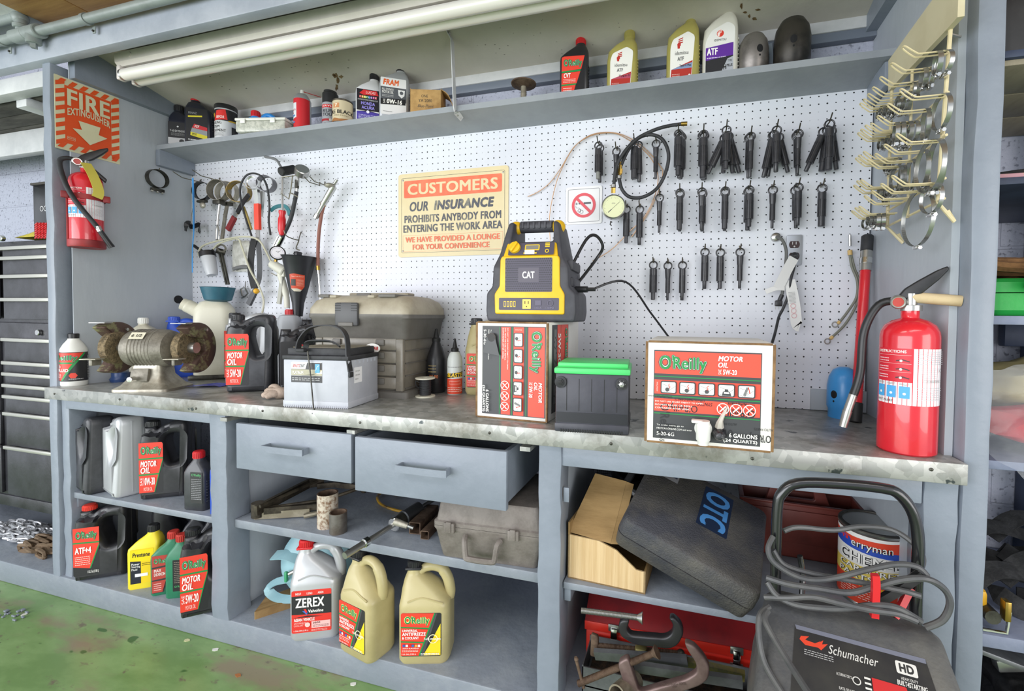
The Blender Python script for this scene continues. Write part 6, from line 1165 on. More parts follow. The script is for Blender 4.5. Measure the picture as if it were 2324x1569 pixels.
b = B(); b.raw([(2.196+dx, y, z) for dx in (0, .012) for y, z in ((-.235, 1.80), (-.51, 1.79), (-.56, 1.79), (-.56, 1.92), (-.46, 1.895), (-.23, 1.885))], [[0, 1, 2, 3, 4, 5][::-1], [6, 7, 8, 9, 10, 11]]+[[i, (i+1) % 6, 6+(i+1) % 6, 6+i] for i in range(6)], HEAD); pw(b, 'header_board', t)
tips = [[(2053, 111), (2026, 149), (2001, 180), (1984, 203), (1973, 218), (1963, 230), (1955, 239)], [(2047, 208), (2018, 241), (1995, 268), (1980, 285), (1967, 289), (1957, 298), (1950, 306)], [(2038, 309), (2011, 333), (1990, 354), (1973, 367), (1963, 349), (1952, 357), (1945, 363)], [(2028, 404), (2003, 422), (1982, 438), (1965, 449), (1957, 413), (1948, 415), (1941, 425)], [(1953, 473), (1944, 476), (1936, 483)]]
TX = 2.12; hooks = []
for ri, row in enumerate(tips):
    hk = []
    for u, v in row:
        q_ = at(u, v, x=TX); y = max(min(q_.y, -.235), -.54) if ri < 4 else q_.y
        z = at(u, v, x=TX).z-.018; rt = V((RX_-.003, y, z)); b = B(); s_ = .007
        b.tube(sm([rt+V((0, -s_, 0)), V((TX+.03, y-s_, z)), V((TX+.018, y-s_, z+.004)), V((TX, y-s_*.8, z+.02)), V((TX-.003, y, z+.023)), V((TX, y+s_*.8, z+.02)), V((TX+.018, y+s_, z+.004)), V((TX+.03, y+s_, z)), rt+V((0, s_, 0))], 3), .0018, CRM, 6)
        pw(b, 'hook', t); hk.append((y, z))
    hooks.append(hk)
CLM = mat('clamp_band_steel', '#a9aaa8', .25, .85); protos = {}
def clamp_mesh(r):
    if r not in protos:
        w_ = .009 if r > .015 else .007; b = B(); b.lathe([(r, -w_/2), (r+.0011, -w_/2), (r+.0011, w_/2), (r, w_/2)], CLM, 32 if r > .02 else 20, RY(PI/2))
        for i in range(14): a = math.radians(200+i*5.5); b.box((0, (r+.0012)*math.cos(a+1.4), (r+.0012)*math.sin(a+1.4)), (w_*.55, .0012, .0008), DKSTEEL, 0)
        s_ = B(); k = 1 if r > .015 else .75; s_.box((0, .002, -r-.004*k), (.010*k, .016*k, .008*k), CHROME, .002); s_.cyl((0, -.005*k, -r-.005*k), (0, -.015*k, -r-.006*k), .0042*k, CHROME, seg=6)
        protos[r] = (b.mesh('band'), s_.mesh('screw'))
    return protos[r]
NEAR = ('first', 'second', 'third', 'fourth', 'fifth', 'sixth', 'seventh'); RN = ('top', 'second', 'third', 'fourth', 'lowest')
plan = [[(.023, 2), (.019, 2), (.016, 2), (.024, 2), (.013, 2), (.012, 4), (.012, 4)], [(.036, 1), (.034, 1), (.024, 4), (.022, 2), (.016, 2), (.013, 2), (.013, 3)], [(.055, 2), (.042, 1), (.036, 1), (.032, 2), (.013, 1), (.013, 2), (.013, 1)], [(.033, 1), (.064, 1), (.013, 0), (.016, 0), (.013, 2), (.014, 3), (.016, 1)], [(.018, 2), (.014, 3), (.014, 3)]]
for ri, row in enumerate(plan):
    for hi, (r, n) in enumerate(row):
        y, z = hooks[ri][hi]
        for k in range(n):
            x = RX_-.012-(.012 if r > .015 else .011)*k - (.02 if ri == 4 else 0)
            size = 'large' if r > .03 else 'medium' if r > .015 else 'small'
            g = f'{size} clamps on the {NEAR[hi]} hook of the {RN[ri]} rack row' if n > 1 else None
            o = thing('hose_clamp', f'{size} steel hose clamp on the {NEAR[hi]} hook from the post, {RN[ri]} row of the rack', 'hose clamp', (x, y, z-.0015-r+.003), math.radians(random.Random(ri*50+hi*7+k).uniform(-14, 14)), g)
            for me in clamp_mesh(r): c = bpy.data.objects.new(me.name, me); COL.objects.link(c); c.parent = o
# ================================================================ left cabinet
ZL, ZF = .436, .09
jug5('oil_jug', 'dusty black jug turned edge on, first on the upper cabinet shelf', on(221, 1120, ZL, .07), -16, CHAR, None, None, .15, .108, .31)
jug5('oil_jug', 'silver grey jug turned edge on beside the dusty black one', on(288, 1127, ZL, .07), -16, SILV, None, None, .15, .112, .318)
jug5('oil_jug', 'black oil jug with red 10W-30 label on the upper cabinet shelf', on(385, 1131, ZL, .06), 36, BLKJ, BLK, lambda l: oil_face(l, ('MOTOR', 'OIL'), '10W-30'), .15, .115, .303)
jug5('oil_jug', 'black jug at the back of the cabinet shelf behind the red capped quart bottle', (-.10, -.27, ZL), 40, BLKJ, None, None, .14, .11, .29)
def back_text(l): l.rr(0, 0, 1, 1, '#1a1a1c', .002); l.text("O'Reilly", .1, .85, .9, .95, '#4fae6a', .02); l.para(.08, .1, .92, .8, 12, '#8a8a8e')
def back_text2(l): l.rr(0, 0, 1, 1, '#1a1a1c', .002); l.para(.08, .25, .92, .95, 12, '#8a7f72'); l.text("O'Reilly", .1, .1, .7, .18, '#4fae6a', .02)
quart('oil_bottle', 'black ribbed quart bottle with a red cap beside the blue bottle', on(455, 1160, ZL, .035), 8, CHAR, REDC, None, .09, .056, .215, -.004, side=None, ribs=True).location.x += 0
qb = [o for o in COL.objects if o.get('label', '').startswith('black ribbed quart bottle')][0]; l = L(.05, .115); back_text(l); l.build('back_label', qb, X=TR(.014, -.0285, .03))
quart('blue_bottle', 'blue plastic bottle half hidden by the cabinet stile', (.045, -.43, ZL), 30, BLUEP, BLUEP, None, .09, .06, .25, 0, ribs=False)
jug5('fluid_jug', 'black jug with red cap and red ATF+4 label on the cabinet floor', on(245, 1312, ZF, .06), 36, BLKJ, mat('orange_red_cap', '#d8382a', .4), lambda l: (l.rr(0, 0, 1, 1, '#262629', .006), l.poly([(0, .2), (.62, .14), (1, .66), (0, .68)], RD), l.poly([(0, .71), (1, .69), (1, 1), (0, 1)], RD), l.poly([(0, .68), (1, .66), (1, .69), (0, .71)], GN), l.poly([(.62, .14), (.67, .14), (1, .6), (1, .66)], GN), clover(l, .12, .77, .9, .93), l.text('ATF+4', .08, .47, .7, .6, WH, .04), l.para(.08, .22, .66, .42, 5, '#f7c9bf'), l.text('1 U.S. Gal (3.785 L)', .55, .03, .98, .1, WH, .02)), .16, .12, .292)
jug5('oil_jug', 'black jug with an open handle right behind the ATF+4 jug', (-.48, -.25, ZF), 36, BLKJ, None, None, .16, .115, .285)
def f_pres(l):
    l.rr(0, 0, 1, 1, '#e8c81e', .003); l.poly([(0, .68), (1, .62), (1, .98), (0, .98)], '#f3d60f'); l.text('Prestone', .1, .77, .85, .9, '#1a1a1a', .04, .1); l.poly([(0, 0), (.45, 0), (.45, .64), (0, .67)], '#1d1f2c'); l.text('Power', .06, .54, .4, .61, WH, .02); l.text('Steering', .06, .46, .42, .53, WH, .02); l.text('Fluid', .06, .39, .3, .45, WH, .02); l.rect(.2, .2, .75, .29, '#e9e9e9'); l.para(.5, .5, .95, .6, 2, '#6a5a10')
quart('steering_fluid_bottle', 'bright yellow bottle with black cap on the cabinet floor', on(335, 1335, ZF, .035), 36, YEL, BLK, f_pres, .1, .066, .24, .022, lw=.72, lh=.56, lz=.1, ribs=False)
quart('oil_bottle', 'black capped dark quart bottle in shadow behind the yellow bottle', (-.36, -.26, ZF), 40, CHAR, BLK, None, .09, .06, .225, 0)
def f_gr(l): l.poly([(0, 0), (.5, 0), (1, .98), (0, 1)], '#3a3c3e'); l.poly([(0, .7), (.86, .72), (1, .98), (0, 1)], '#b5443c'); clover(l, .1, .78, .8, .92); l.poly([(0, .36), (.66, .38), (.84, .68), (0, .66)], '#b5443c'); l.text('MAX', .1, .56, .4, .64, WH, .02); l.text('DEXRON II', .1, .46, .66, .54, WH, .02); l.poly([(0, .02), (.44, .02), (.6, .33), (0, .33)], '#b5443c'); l.para(.08, .06, .4, .28, 4, '#e9b9b2')
quart('transmission_fluid_bottle', 'green bottle with red cap and red label next to the yellow bottle', on(381, 1350, ZF, .035), 40, GRN, mat('dull_red_cap', '#b9352f', .45), f_gr, .088, .058, .232, .02, lw=.8, lh=.62, lz=.05, ribs=False)
quart('transmission_fluid_bottle', 'green bottle with red cap turned to its black back label', on(415, 1358, ZF, .035), 28, GRN, _mats['dull_red_cap'], None, .088, .058, .235, .0, ribs=False)
gb = [o for o in COL.objects if o.get('label', '').startswith('green bottle with red cap turned')][0]; l = L(.056, .12); back_text2(l); l.build('back_label', gb, X=TR(.012, -.0295, .028))
quart('oil_bottle', 'dark bottle with a red cap rising behind the two green bottles', (-.215, -.30, ZF), 40, NAVYB, _mats['dull_red_cap'], None, .088, .058, .25, 0)
jug5('oil_jug', 'black oil jug with red 5W-20 label cut off by the cabinet stile', on(480, 1397, ZF, .065), 42, BLKJ, BLK, lambda l: oil_face(l, ('MOTOR', 'OIL'), '5W-20'), .155, .118, .302).location.x -= .0
# ================================================================ middle cabinet
ZM = .442
t = thing('scissor_jack', 'folded greasy scissor jack lying on the middle shelf under the first drawer', 'jack', on(600, 1172, ZM, .02)); JK = mat('greasy_steel', '#5b5346', .5, .5, '#332d25', 14); JL = mat('pale_greasy_steel', '#98917f', .45, .6, '#7c7462', 14)
def jb(pts, w_, t_, m): b = B(); b.ribbon([at(u, v, y=y) for u, v, y in pts], w_, t_, m, (0, 0, 1)) if 0 else b.tube([at(u, v, z=z) for u, v, z in pts], 1, m, prof=[(-w_/2, -t_/2), (w_/2, -t_/2), (w_/2, t_/2), (-w_/2, t_/2)], up=(0, 0, 1)); return b
b = jb([(580, 1160, .485), (700, 1098, .50), (735, 1092, .50)], .034, .014, JK); b.tube([at(590, 1150, z=.505), at(720, 1092, z=.515)], .006, JK); b.ribbon([at(720, 1104, z=.49), at(760, 1100, z=.49), at(815, 1106, z=.49)], .02, .012, JK, (0, 1, 0)); pw(b, 'upper_arm', t)
b = jb([(578, 1170, .455), (650, 1166, .46), (704, 1162, .462)], .026, .012, JL); pw(b, 'lower_arm', t); b = jb([(600, 1160, .475), (720, 1150, .475)], .022, .012, JK); b.tube([at(690, 1172, z=.455), at(725, 1164, z=.46)], .009, JL, 8); pw(b, 'lower_arm', t)
b = B(); b.lathe([(0, -.02), (.02, -.02), (.02, .03), (0, .03)], JK, 16, TR(at(585, 1160, z=.47))); b.tube([at(600, 1155, z=.478), at(740, 1135, z=.48), at(823, 1106, z=.49)], .007, JK, 8); b.sph(at(826, 1112, z=.48), .014, JK, 8); pw(b, 'screw', t)
def pipe(lbl, loc, r, h, m, rim, tilt=0):
    t = B(); t.lathe([(r*.86, 0), (r, 0), (r, h), (r*.86, h, rim), (r*.84, h*.02, rim)], m, 32); return t.thing('pipe_ring', lbl, 'pipe', loc)
pipe('tall rust speckled white pipe section standing on the middle shelf', on(744, 1203, ZM, .034), .033, .115, mat('speckled_pipe', '#c3b8a8', .6, .2, '#7d5f48', 70, .2, 90, .45, .62), RUST); pipe('short grey pipe ring in front of the tall rust speckled one', on(768, 1216, ZM, .028), .027, .068, mat('grey_pipe', '#6f6b66', .5, .5, '#59504a', 20), RUST)
t = thing('slide_hammer', 'steel slide hammer puller sticking out over the middle shelf edge', 'slide hammer', at(885, 1190, y=-.45)); a0 = at(782, 1262, y=-.585); a1 = at(990, 1130, y=-.20); ax_ = a1-a0; q = lambda k: a0+ax_*k
b = B(); b.cyl(q(0), q(.2), .0105, STEEL, seg=16); b.cyl(q(.18), q(1.0), .0085, STEEL, seg=14); b.cyl(q(.17), q(.22), .014, CHROME, seg=16, bev=.002); b.cyl(q(.035)+V((0, 0, .0085)), q(.036)+V((0, 0, .011)), .004, BLKM, seg=8); pw(b, 'rod', t)
b = B(); b.cyl(q(.47), q(.50), .024, CHROME, seg=24, bev=.003); b.cyl(q(.50), q(.58), .019, DKSTEEL, .023, seg=24); b.cyl(q(.58), q(.78), .026, mat('gun_grey_steel', '#55575a', .35, .7), seg=24, bev=.004); pw(b, 'sliding_weight', t)
b = B(); b.cyl(at(895, 1184, y=-.43), at(925, 1194, y=-.42), .012, CASTL, .009, seg=12); b.cyl(at(925, 1194, y=-.42), at(938, 1199, y=-.415), .0055, STEEL, seg=10); pw(b, 'side_fitting', t)
b = B(); b.tube(sm([at(955, 1165, z=.45), at(905, 1160, z=.45), at(865, 1145, z=.45), at(858, 1125, z=.45), at(885, 1112, z=.45), at(925, 1112, z=.45), at(898, 1124, z=.45)], 6), .005, mat('yellow_tube', '#b58b1e', .4, 0, '#5a4415', 16), 8); b.thing('yellow_hose', 'curl of yellow tubing on the middle shelf behind the slide hammer', 'hose')
for k, (u, v, s_) in enumerate(((922, 1212, .040), (944, 1224, .028))):
    p_ = on(u, v, ZM, 0); b = B(); b.extr(rrect(s_, s_, .003, 0, s_/2), .14, RUST, [rrect(s_*.84, s_*.84, .002, 0, s_/2)[::-1]], 0, FRONT); b.thing('square_tube', ('larger rusty square steel tube offcut under the slide hammer', 'smaller rusty square steel tube offcut touching the grey case')[k], 'steel tube', p_+V((.02, .075, 0)), .12)
CSE = mat('grey_tool_case', '#7d7670', .6, 0, '#6c655f', 20, .25, 140)
t = thing('tool_case', 'dusty grey plastic tool case with a carry handle on the middle shelf', 'tool case', (1.115, -.335, ZM), math.radians(3)); W_, D_ = .335, .30
b = B(); b.loft([(0, W_*.88, D_*.9, .012), (.004, W_*.9, D_*.92, .014), (.085, W_*1.0, D_*.99, .014), (.092, W_*1.03, D_*1.01, .014), (.1, W_*1.03, D_*1.01, .014)], CSE, 3); b.build('base', t)
b = B(); b.loft([(.101, W_*1.03, D_*1.01, .014), (.112, W_*1.03, D_*1.01, .014), (.116, W_*.99, D_*.98, .014), (.172, W_*.93, D_*.93, .012), (.178, W_*.90, D_*.9, .012)], CSE, 3); b.build('lid', t)
for x in (-.115, .085): b = B(); b.box((x, -D_/2-.006, .1), (.034, .012, .03), CSE, .003); b.box((x, -D_/2-.012, .104), (.016, .006, .032), CSE, .002); b.build('latch', t)
b = B(); b.tube(sm([(-.065, -D_/2-.004, .078), (-.06, -D_/2-.02, .07), (-.055, -D_/2-.024, .034), (-.045, -D_/2-.026, .026), (.025, -D_/2-.026, .026), (.035, -D_/2-.024, .034), (.04, -D_/2-.02, .07), (.045, -D_/2-.004, .078)], 3), .0085, CSE, 8); b.build('handle', t)
b = B(); b.loft([(0, .08, .20, .002), (.036, .08, .20, .002)], mat('split_lumber', '#a98a5c', .7, 0, '#7e6138', 4, .2, 60, .4, .7, (10, 1, 1)), 1); b.map(lambda p: V((p.x, p.y+(.035 if p.x < -.03 and p.y < 0 else 0), p.z*(.75 if p.y < -.08 else 1)))); b.thing('wood_block', 'short split lumber block lying by the cabinet stile on the floor shelf', 'wood block', (.255, -.37, ZF), math.radians(-38))
PALE = mat('pale_blue_plastic', '#9cc3cc', .4, 0, '#8fb7c2', 8)
t = thing('drain_pan', 'pale blue round plastic drain pan with loop handles leaning behind the silver coolant jug', 'drain pan', (.335, -.29, ZF)); X_ = TR(0, 0, .145) @ RZ(math.radians(20)) @ RX(PI/2-.15)
b = B(); b.lathe([(0, .05), (.09, .05), (.125, .03), (.14, -.02), (.143, -.02), (.13, .036), (.095, .058), (0, .058)], PALE, 40, X_); b.build('pan', t)
b = B(); b.ribbon(sm([X_ @ V(p) for p in ((-.15, .03, .05), (-.10, .035, .065), (-.05, .02, .07), (-.01, -.01, .068))], 4), .04, .004, PALE, (0, -.4, 1)); b.build('spout', t)
b = B(); b.ribbon(sm([X_ @ V(p) for p in ((-.07, -.05, .06), (-.13, -.06, .06), (-.155, -.085, .06), (-.12, -.115, .06), (-.05, -.12, .06), (-.01, -.085, .06))], 4), .03, .004, PALE, (0, -.5, 1)); b.build('loop_handle', t)
b = B(); b.cyl(X_ @ V((-.08, -.03, .07)), X_ @ V((-.02, .0, .07)), .008, STEEL, seg=10); b.box(X_ @ V((-.09, -.04, .07)), (.012, .01, .04), mat('green_tap', '#3f9a6a', .4), .003); b.build('tap', t)
def f_zx(l):
    l.rr(0, 0, 1, 1, '#d9352c', .005); l.rect(0, .36, 1, .87, '#2b2b2e'); l.poly([(0, .36), (.4, .40), (1, .34), (1, .42), (.6, .42), (0, .44)], '#d9352c')
    for i, s in enumerate(('NEUF', 'LLENO', 'ASIEN')): l.text(s, .1+.28*i, .9, .24+.28*i, .95, WH, .02)
    l.text('ZEREX', .1, .6, .82, .82, WH, .03); l.poly([(.26, .52), (.33, .52), (.38, .46), (.43, .52), (.38, .42)], '#3f6bc0'); l.poly([(.3, .56), (.36, .56), (.39, .5), (.37, .45)], '#d33'); l.text('Valvoline', .42, .47, .8, .54, WH, .03, .1); l.text('ASIAN VEHICLE', .06, .28, .58, .35, WH, .03); l.text('ANTIFREEZE', .06, .215, .36, .255, '#f5c5bf', .01); l.text('COOLANT', .06, .16, .3, .2, '#f5c5bf', .01); l.rect(.5, .1, .98, .26, '#f0b7b4'); l.text('50/50', .54, .2, .72, .245, '#333', .03); l.para(.54, .12, .94, .18, 2, '#555'); l.disc(.4, .19, .008, '#f5c5bf', 16); l.text('1 GALLON (3.78 L)', .06, .04, .42, .08, WH, .02); l.para(.5, .03, .9, .08, 2, '#f5c5bf')
gal('coolant_jug', 'silver gallon coolant jug with red cap on the cabinet floor', on(725, 1452, ZF, .055), 26, SILV, REDC, f_zx, .155, .11, .308)
gal('antifreeze_jug', 'gold antifreeze jug turned sideways beside the silver coolant jug', on(835, 1497, ZF, .055), -12, GOLD, BLK, antifreeze, .155, .11, .305)
gal('antifreeze_jug', 'gold antifreeze jug standing alone nearest the empty cabinet corner', on(970, 1510, ZF, .055), 18, GOLD, BLK, antifreeze, .158, .11, .296)
# ================================================================ right cabinet
ZR = .43
KR2 = mat('ribbed_kraft', '#d3b88c', .75, 0, '#c4a678', 6, .5, 30, .4, .6, (12, 1, .3)); KR3 = mat('brown_kraft', '#a08254', .75, 0, '#866a40', 6, .2, 40, .4, .7, (1, 1, 6))
t = thing('torn_carton', 'torn cardboard carton with one flap raised, beside the leaning black tool case', 'carton', (1.48, -.36, ZR), math.radians(-4)); b = B()
b.extr([(-.11, 0), (.11, 0), (.11, .06), (.085, .062), (.03, .105), (-.02, .122), (-.11, .125)], .005, KR2, (), 0, TR(0, -.1025, 0) @ FRONT); b.b2((-.11, .10, 0), (.11, .105, .12), KR3); b.b2((-.11, -.105, 0), (-.105, .105, .16), KR3); b.b2((.105, -.105, 0), (.11, .105, .06), KR3); b.b2((-.11, -.105, 0), (.11, .105, .004), KR3); b.build('carton', t)
b = B(); b.raw([(-.112, -.1, .13), (.012, -.1, .118), (.03, .02, .252), (-.07, .03, .26)], [[0, 1, 2, 3]], KR3); b.raw([(.012, -.1, .117), (.034, -.09, .115), (.052, .02, .246), (.03, .02, .251)], [[0, 1, 2, 3]], KR3); b.build('flap', t)
l = L(.045, .03); l.rect(0, 0, 1, 1, '#d8d6d2'); [l.rect(.06+.06*i, .15, .06+.06*i+(.02 if i % 3 else .035), .85, '#555') for i in range(15)]; l.build('barcode', t, fn=lambda x, y, k: V((-.035+x*1.0, -.005+y*.72-k*.7, .212+y*.72+k*.7)))
b = B(); b.box((0, 0, .02), (.16, .02, .05), _mats['dark_bar'], .004, TR(.03, .02, .16) @ RY(-.2)); b.build('contents', t)
t = thing('plastic_device', 'black curved plastic device standing behind the torn carton', 'device', (1.515, -.13, ZR+.13)); b = B(); b.lathe([(.05, 0), (.07, .0), (.075, .1), (.06, .13), (.05, .12)], BLKM, 28, TR(0, 0, 0) @ RX(.5)); b.box((.0, .0, .14), (.09, .06, .05), _mats['dark_bar'], .01); b.box((-.0, -.03, .145), (.05, .01, .03), mat('dim_glass', '#8f95a2', .2), .002); b.build('shell', t)
CS = mat('dusty_black_case', '#3a3b42', .6, 0, '#67635a', 4, .7, 240, .42, .72)
a0 = at(1398, 1205, y=-.505); a1 = at(1712, 1392, y=-.535); ux = (a1-a0).normalized(); uy = V((.16, .92, .26)); uy = (uy-uy.dot(ux)*ux).normalized(); uz = ux.cross(uy); LN = (a1-a0).length
XC = M((ux, uy, uz)).transposed().to_4x4(); XC.translation = a0
t = thing('tool_case', 'big dusty black tool case leaning askew half off the cabinet shelf', 'tool case', a0); t.rotation_mode = 'QUATERNION'; t.rotation_quaternion = XC.to_quaternion()
b = B(); D_ = .33; o = TR(LN/2, D_/2, 0); b.loft([(-.052, LN*.95, D_*.93, .02), (-.047, LN*.97, D_*.96, .022), (-.003, LN, D_, .025)], CS, 4, o); b.build('base', t)
b = B(); b.loft([(.0, LN, D_, .025), (.03, LN*.995, D_*.99, .025), (.044, LN*.97, D_*.96, .022), (.048, LN*.94, D_*.92, .02)], CS, 4, o); b.build('lid', t)
l = L(.085, .17); l.rr(0, 0, 1, 1, '#1d2a44', .003); l.text('OTC', .08, .06, .92, .94, '#4f8fd0', .04, 0, -90); l.build('badge', t, fn=lambda x, y, k: V((LN*.60+x, D_*.38+y, .0485+k)))
l = L(.05, .06); l.rr(0, 0, 1, 1, '#8a8a8c', .002); l.rect(.1, .3, .9, .5, '#3a3f55'); l.para(.1, .6, .9, .9, 3, '#555'); l.build('rating_sticker', t, fn=lambda x, y, k: V((LN*.2+x, D_*.72+y, .0485+k)))
b = B(); b.tube(sm([(.02, D_*.5, -.0), (-.03, D_*.52, .0), (-.035, D_*.7, .0), (-.03, D_*.86, .0), (.02, D_*.88, .0)], 4), .011, _mats['dark_bar'], 8); b.build('handle', t)
TT = mat('oxblood_plastic', '#6e332b', .42, 0, '#5c2a24', 6); t = thing('tool_tote', 'dark red plastic tool tote with a centre handle behind the charger frame', 'tool tote', (2.03, -.09, ZR), math.radians(-3)); b = B()
w_, d_ = .17, .13
for p_, q_ in (((-w_, -d_/2, 0), (w_, -d_/2+.006, .17)), ((-w_, d_/2-.006, 0), (w_, d_/2, .17)), ((-w_, -d_/2, 0), (-w_+.006, d_/2, .17)), ((w_-.006, -d_/2, 0), (w_, d_/2, .17)), ((-w_, -d_/2, 0), (w_, d_/2, .006))): b.b2(p_, q_, TT, .002)
b.box((0, -d_/2, .168), (w_*2+.014, .014, .008), TT, .002); b.box((0, d_/2, .168), (w_*2+.014, .014, .008), TT, .002); b.box((-w_, 0, .168), (.014, d_, .008), TT, .002); b.box((w_, 0, .168), (.014, d_, .008), TT, .002); b.box((0, -d_/2-.003, .1), (w_*2, .006, .1), TT, .002); b.build('tray', t)
b = B(); b.extr(rnd([(-.11, .1), (.11, .1), (.075, .2), (.04, .225), (-.05, .225), (-.08, .2)], .012), .02, TT, [rnd([(-.05, .165), (.05, .165), (.04, .205), (-.045, .205)], .01)[::-1]], .003, FRONT); b.build('handle', t)
def f_chem(l):
    l.rect(0, 0, 1, .34, '#e2462a'); l.rect(0, .34, 1, .55, '#e8cf63'); l.rect(0, .55, 1, .78, '#e6e4e0'); l.poly([(0, .8), (.5, .72), (1, .8), (1, .9), (.5, .8), (0, .92)], '#2b4fb5'); l.poly([(0, .92), (.5, .8), (1, .9), (1, 1), (0, 1)], '#e2462a'); l.poly([(0, .97), (.24, .94), (.6, .98), (.6, 1), (0, 1)], WH)
    l.text('B', .175, .79, .235, .92, '#2b4fb5', .1); l.rect(.18, .86, .215, .91, '#d33'); 
    for c, o_ in (('#1b1b1d', .06), (WH, .01)): l.text('erryman', .235, .775, .42, .88, c, o_)
    for s, x0, y0, x1, y1 in (('CHEM-DIP', .17, .58, .55, .73, ), ('CARBURETOR &', .17, .47, .6, .545), ('PARTS CLEANER', .17, .365, .62, .44)):
        for c, o_ in (('#1b1b1d', .055), (WH, .02)): l.text(s, x0, y0, x1, y1, c, o_)
    l.text('FOR ALL METAL PARTS WITHOUT', .2, .27, .55, .31, '#f2d23a', .02); l.para(.18, .08, .4, .24, 5, '#f6c9bd'); l.rect(.45, .06, .62, .28, '#f0e9e2'); l.text('DANGER', .46, .2, .6, .26, '#c22', .03)
t = round_can('parts_cleaner_can', 'gallon metal can of parts cleaner with a dark lid behind the coiled charger leads', 'can', on(1978, 1388, ZR, .08), 38, ([(0, 0), (.081, 0), (.083, .003), (.081, .006), (.081, .19), (.083, .193), (.083, .197), (0, .197)], STEEL), [('lid', [(0, .192), (.066, .192), (.069, .197), (.072, .194), (.074, .2), (.082, .2), (.0835, .197)], mat('sooty_lid', '#2d2b29', .5, .4, '#46423c', 16))], R=.0813, z0=.008, w=.5, h=.18, face=f_chem, seg=48)
b = B(); SCR = mat('screen_wire', '#3a3c42', .5, .5)
for i in range(26): b.tube([(1.362+.0075*i, -.05, .45), (1.362+.0075*i, -.03, .755)], .0009, SCR, 4)
for i in range(40): b.tube([(1.358, -.05+.02*i/39, .455+.0075*i), (1.556, -.05+.02*i/39, .455+.0075*i)], .0009, SCR, 4)
b.thing('wire_screen', 'sheet of fine dark wire mesh at the cabinet back behind the torn carton', 'wire mesh')
# ---- red tool box, bar clamps, tray on the cabinet floor
TR_ = mat('tool_box_red', '#c8281c', .35, 0, '#a82018', 8, lo=.5, hi=.8); TRD = mat('tool_box_shaded_red', '#8a1d22', .5, 0, '#6d1a20', 6)  # shade of the lid slope is put into its darker red
t = thing('tool_box', 'long red metal tool box with two latches on the cabinet floor behind the clamps', 'tool box', (1.648, -.26, ZF), math.radians(1.5)); W_ = .50
b = B(); b.box((0, 0, .072), (W_, .22, .145), TR_, .003); b.build('body', t); b = B(); b.extr([(-.112, .146), (.112, .146), (.112, .172), (.06, .205), (-.04, .222), (-.112, .172)], W_+.008, TRD, (), .002, SIDE @ TR(0, 0, 0)); b.box((0, -.113, .158), (W_+.008, .003, .026), TR_, .001); b.build('lid', t)
for x in (-.165, .175): b = B(); b.box((x, -.116, .165), (.034, .004, .02), STEEL, .001); b.box((x, -.119, .145), (.02, .008, .045), CHROME, .003); b.box((x, -.116, .105), (.034, .004, .05), STEEL, .001); b.box((x, -.12, .112), (.012, .006, .03), DKSTEEL, .002); b.build('latch', t)
def cclamp(nm, lbl, pts, pn, m, sc, mS, y, wd):      # pts: frame outline in photo pixels
    t = thing(nm, lbl, 'clamp', at(*pn[0], y=y)); b = B(); P3 = [at(u, v, y=y) for u, v in pts]; pl = [(p.x, p.z) for p in P3]
    ar = sum(pl[i-1][0]*pl[i][1]-pl[i][0]*pl[i-1][1] for i in range(len(pl)))
    b.extr(rnd(pl if ar > 0 else pl[::-1], .012), wd, m, (), .005, TR(0, y, 0) @ FRONT); pw(b, 'frame', t)
    a0, a1 = at(*pn[0], y=y), at(*pn[1], y=y); n = int((a1-a0).length/.0035); b = B(); fr = frame(a0, a1); pr = []
    for i in range(n): z = (a1-a0).length*i/n; pr += [(sc, z), (sc*.8, z+.0017)]
    b.lathe([(0, 0)]+pr+[(0, (a1-a0).length)], mS, 14, fr); e = (a1-a0).normalized(); b.cyl(a1-e*.004, a1+e*.012, sc*.7, mS, sc*1.9, seg=16); pw(b, 'screw', t)
    return t, a0
cclamp('c_clamp', 'black C clamp with a bright threaded screw resting on the red tool box', [(1409, 1402), (1430, 1402), (1424, 1425), (1432, 1436), (1510, 1443), (1526, 1432), (1528, 1412), (1518, 1398), (1528, 1396), (1545, 1410), (1553, 1432), (1540, 1458), (1520, 1468), (1440, 1458), (1410, 1440), (1403, 1420)], [(1320, 1386), (1448, 1402)], mat('black_cast', '#2e2d30', .35, .3), .008, STEEL, -.512, .024)
t, a0 = cclamp('c_clamp', 'rusty mauve C clamp with a long screw lying across the tray', [(1402, 1500), (1426, 1486), (1452, 1566), (1558, 1535), (1582, 1520), (1580, 1500), (1560, 1470), (1552, 1452), (1575, 1460), (1600, 1488), (1611, 1510), (1608, 1535), (1590, 1550), (1470, 1592), (1430, 1590)], [(1313, 1552), (1482, 1484)], mat('mauve_cast', '#7b6763', .45, .4, '#675350', 14), .0085, RUST, -.56, .022)
b = B(); b.cyl(at(1306, 1492, y=-.56), at(1325, 1562, y=-.56), .0042, RUST, seg=8); b.sph(at(1308, 1497, y=-.56), .006, RUST, 8); pw(b, 'tommy_bar', t)
l = L(.06, .012); l.text('CINCINNATI TOOL', 0, .45, 1, 1, '#4d3c39', .02); l.text('USA', .4, 0, .6, .35, '#4d3c39', .02); p_ = at(1530, 1556, y=-.5732); l.build('cast_lettering', t, X=TR(p_-t.location) @ RY(-.28) @ TR(0, 0, -.006))
t = thing('steel_tray', 'long grey steel tray full of grit in front of the red tool box', 'tray', (1.64, -.435, ZF)); TS = mat('grey_tray_steel', '#76787b', .4, .5, '#5b5c5f', 8); b = B()
for p_, q_ in (((-.225, -.05, .0), (.225, -.047, .115)), ((-.225, .047, 0), (.225, .05, .135)), ((-.225, -.05, 0), (-.222, .05, .12)), ((.222, -.05, 0), (.225, .05, .12)), ((-.225, -.05, .06), (.225, .05, .064))): b.b2(p_, q_, TS)
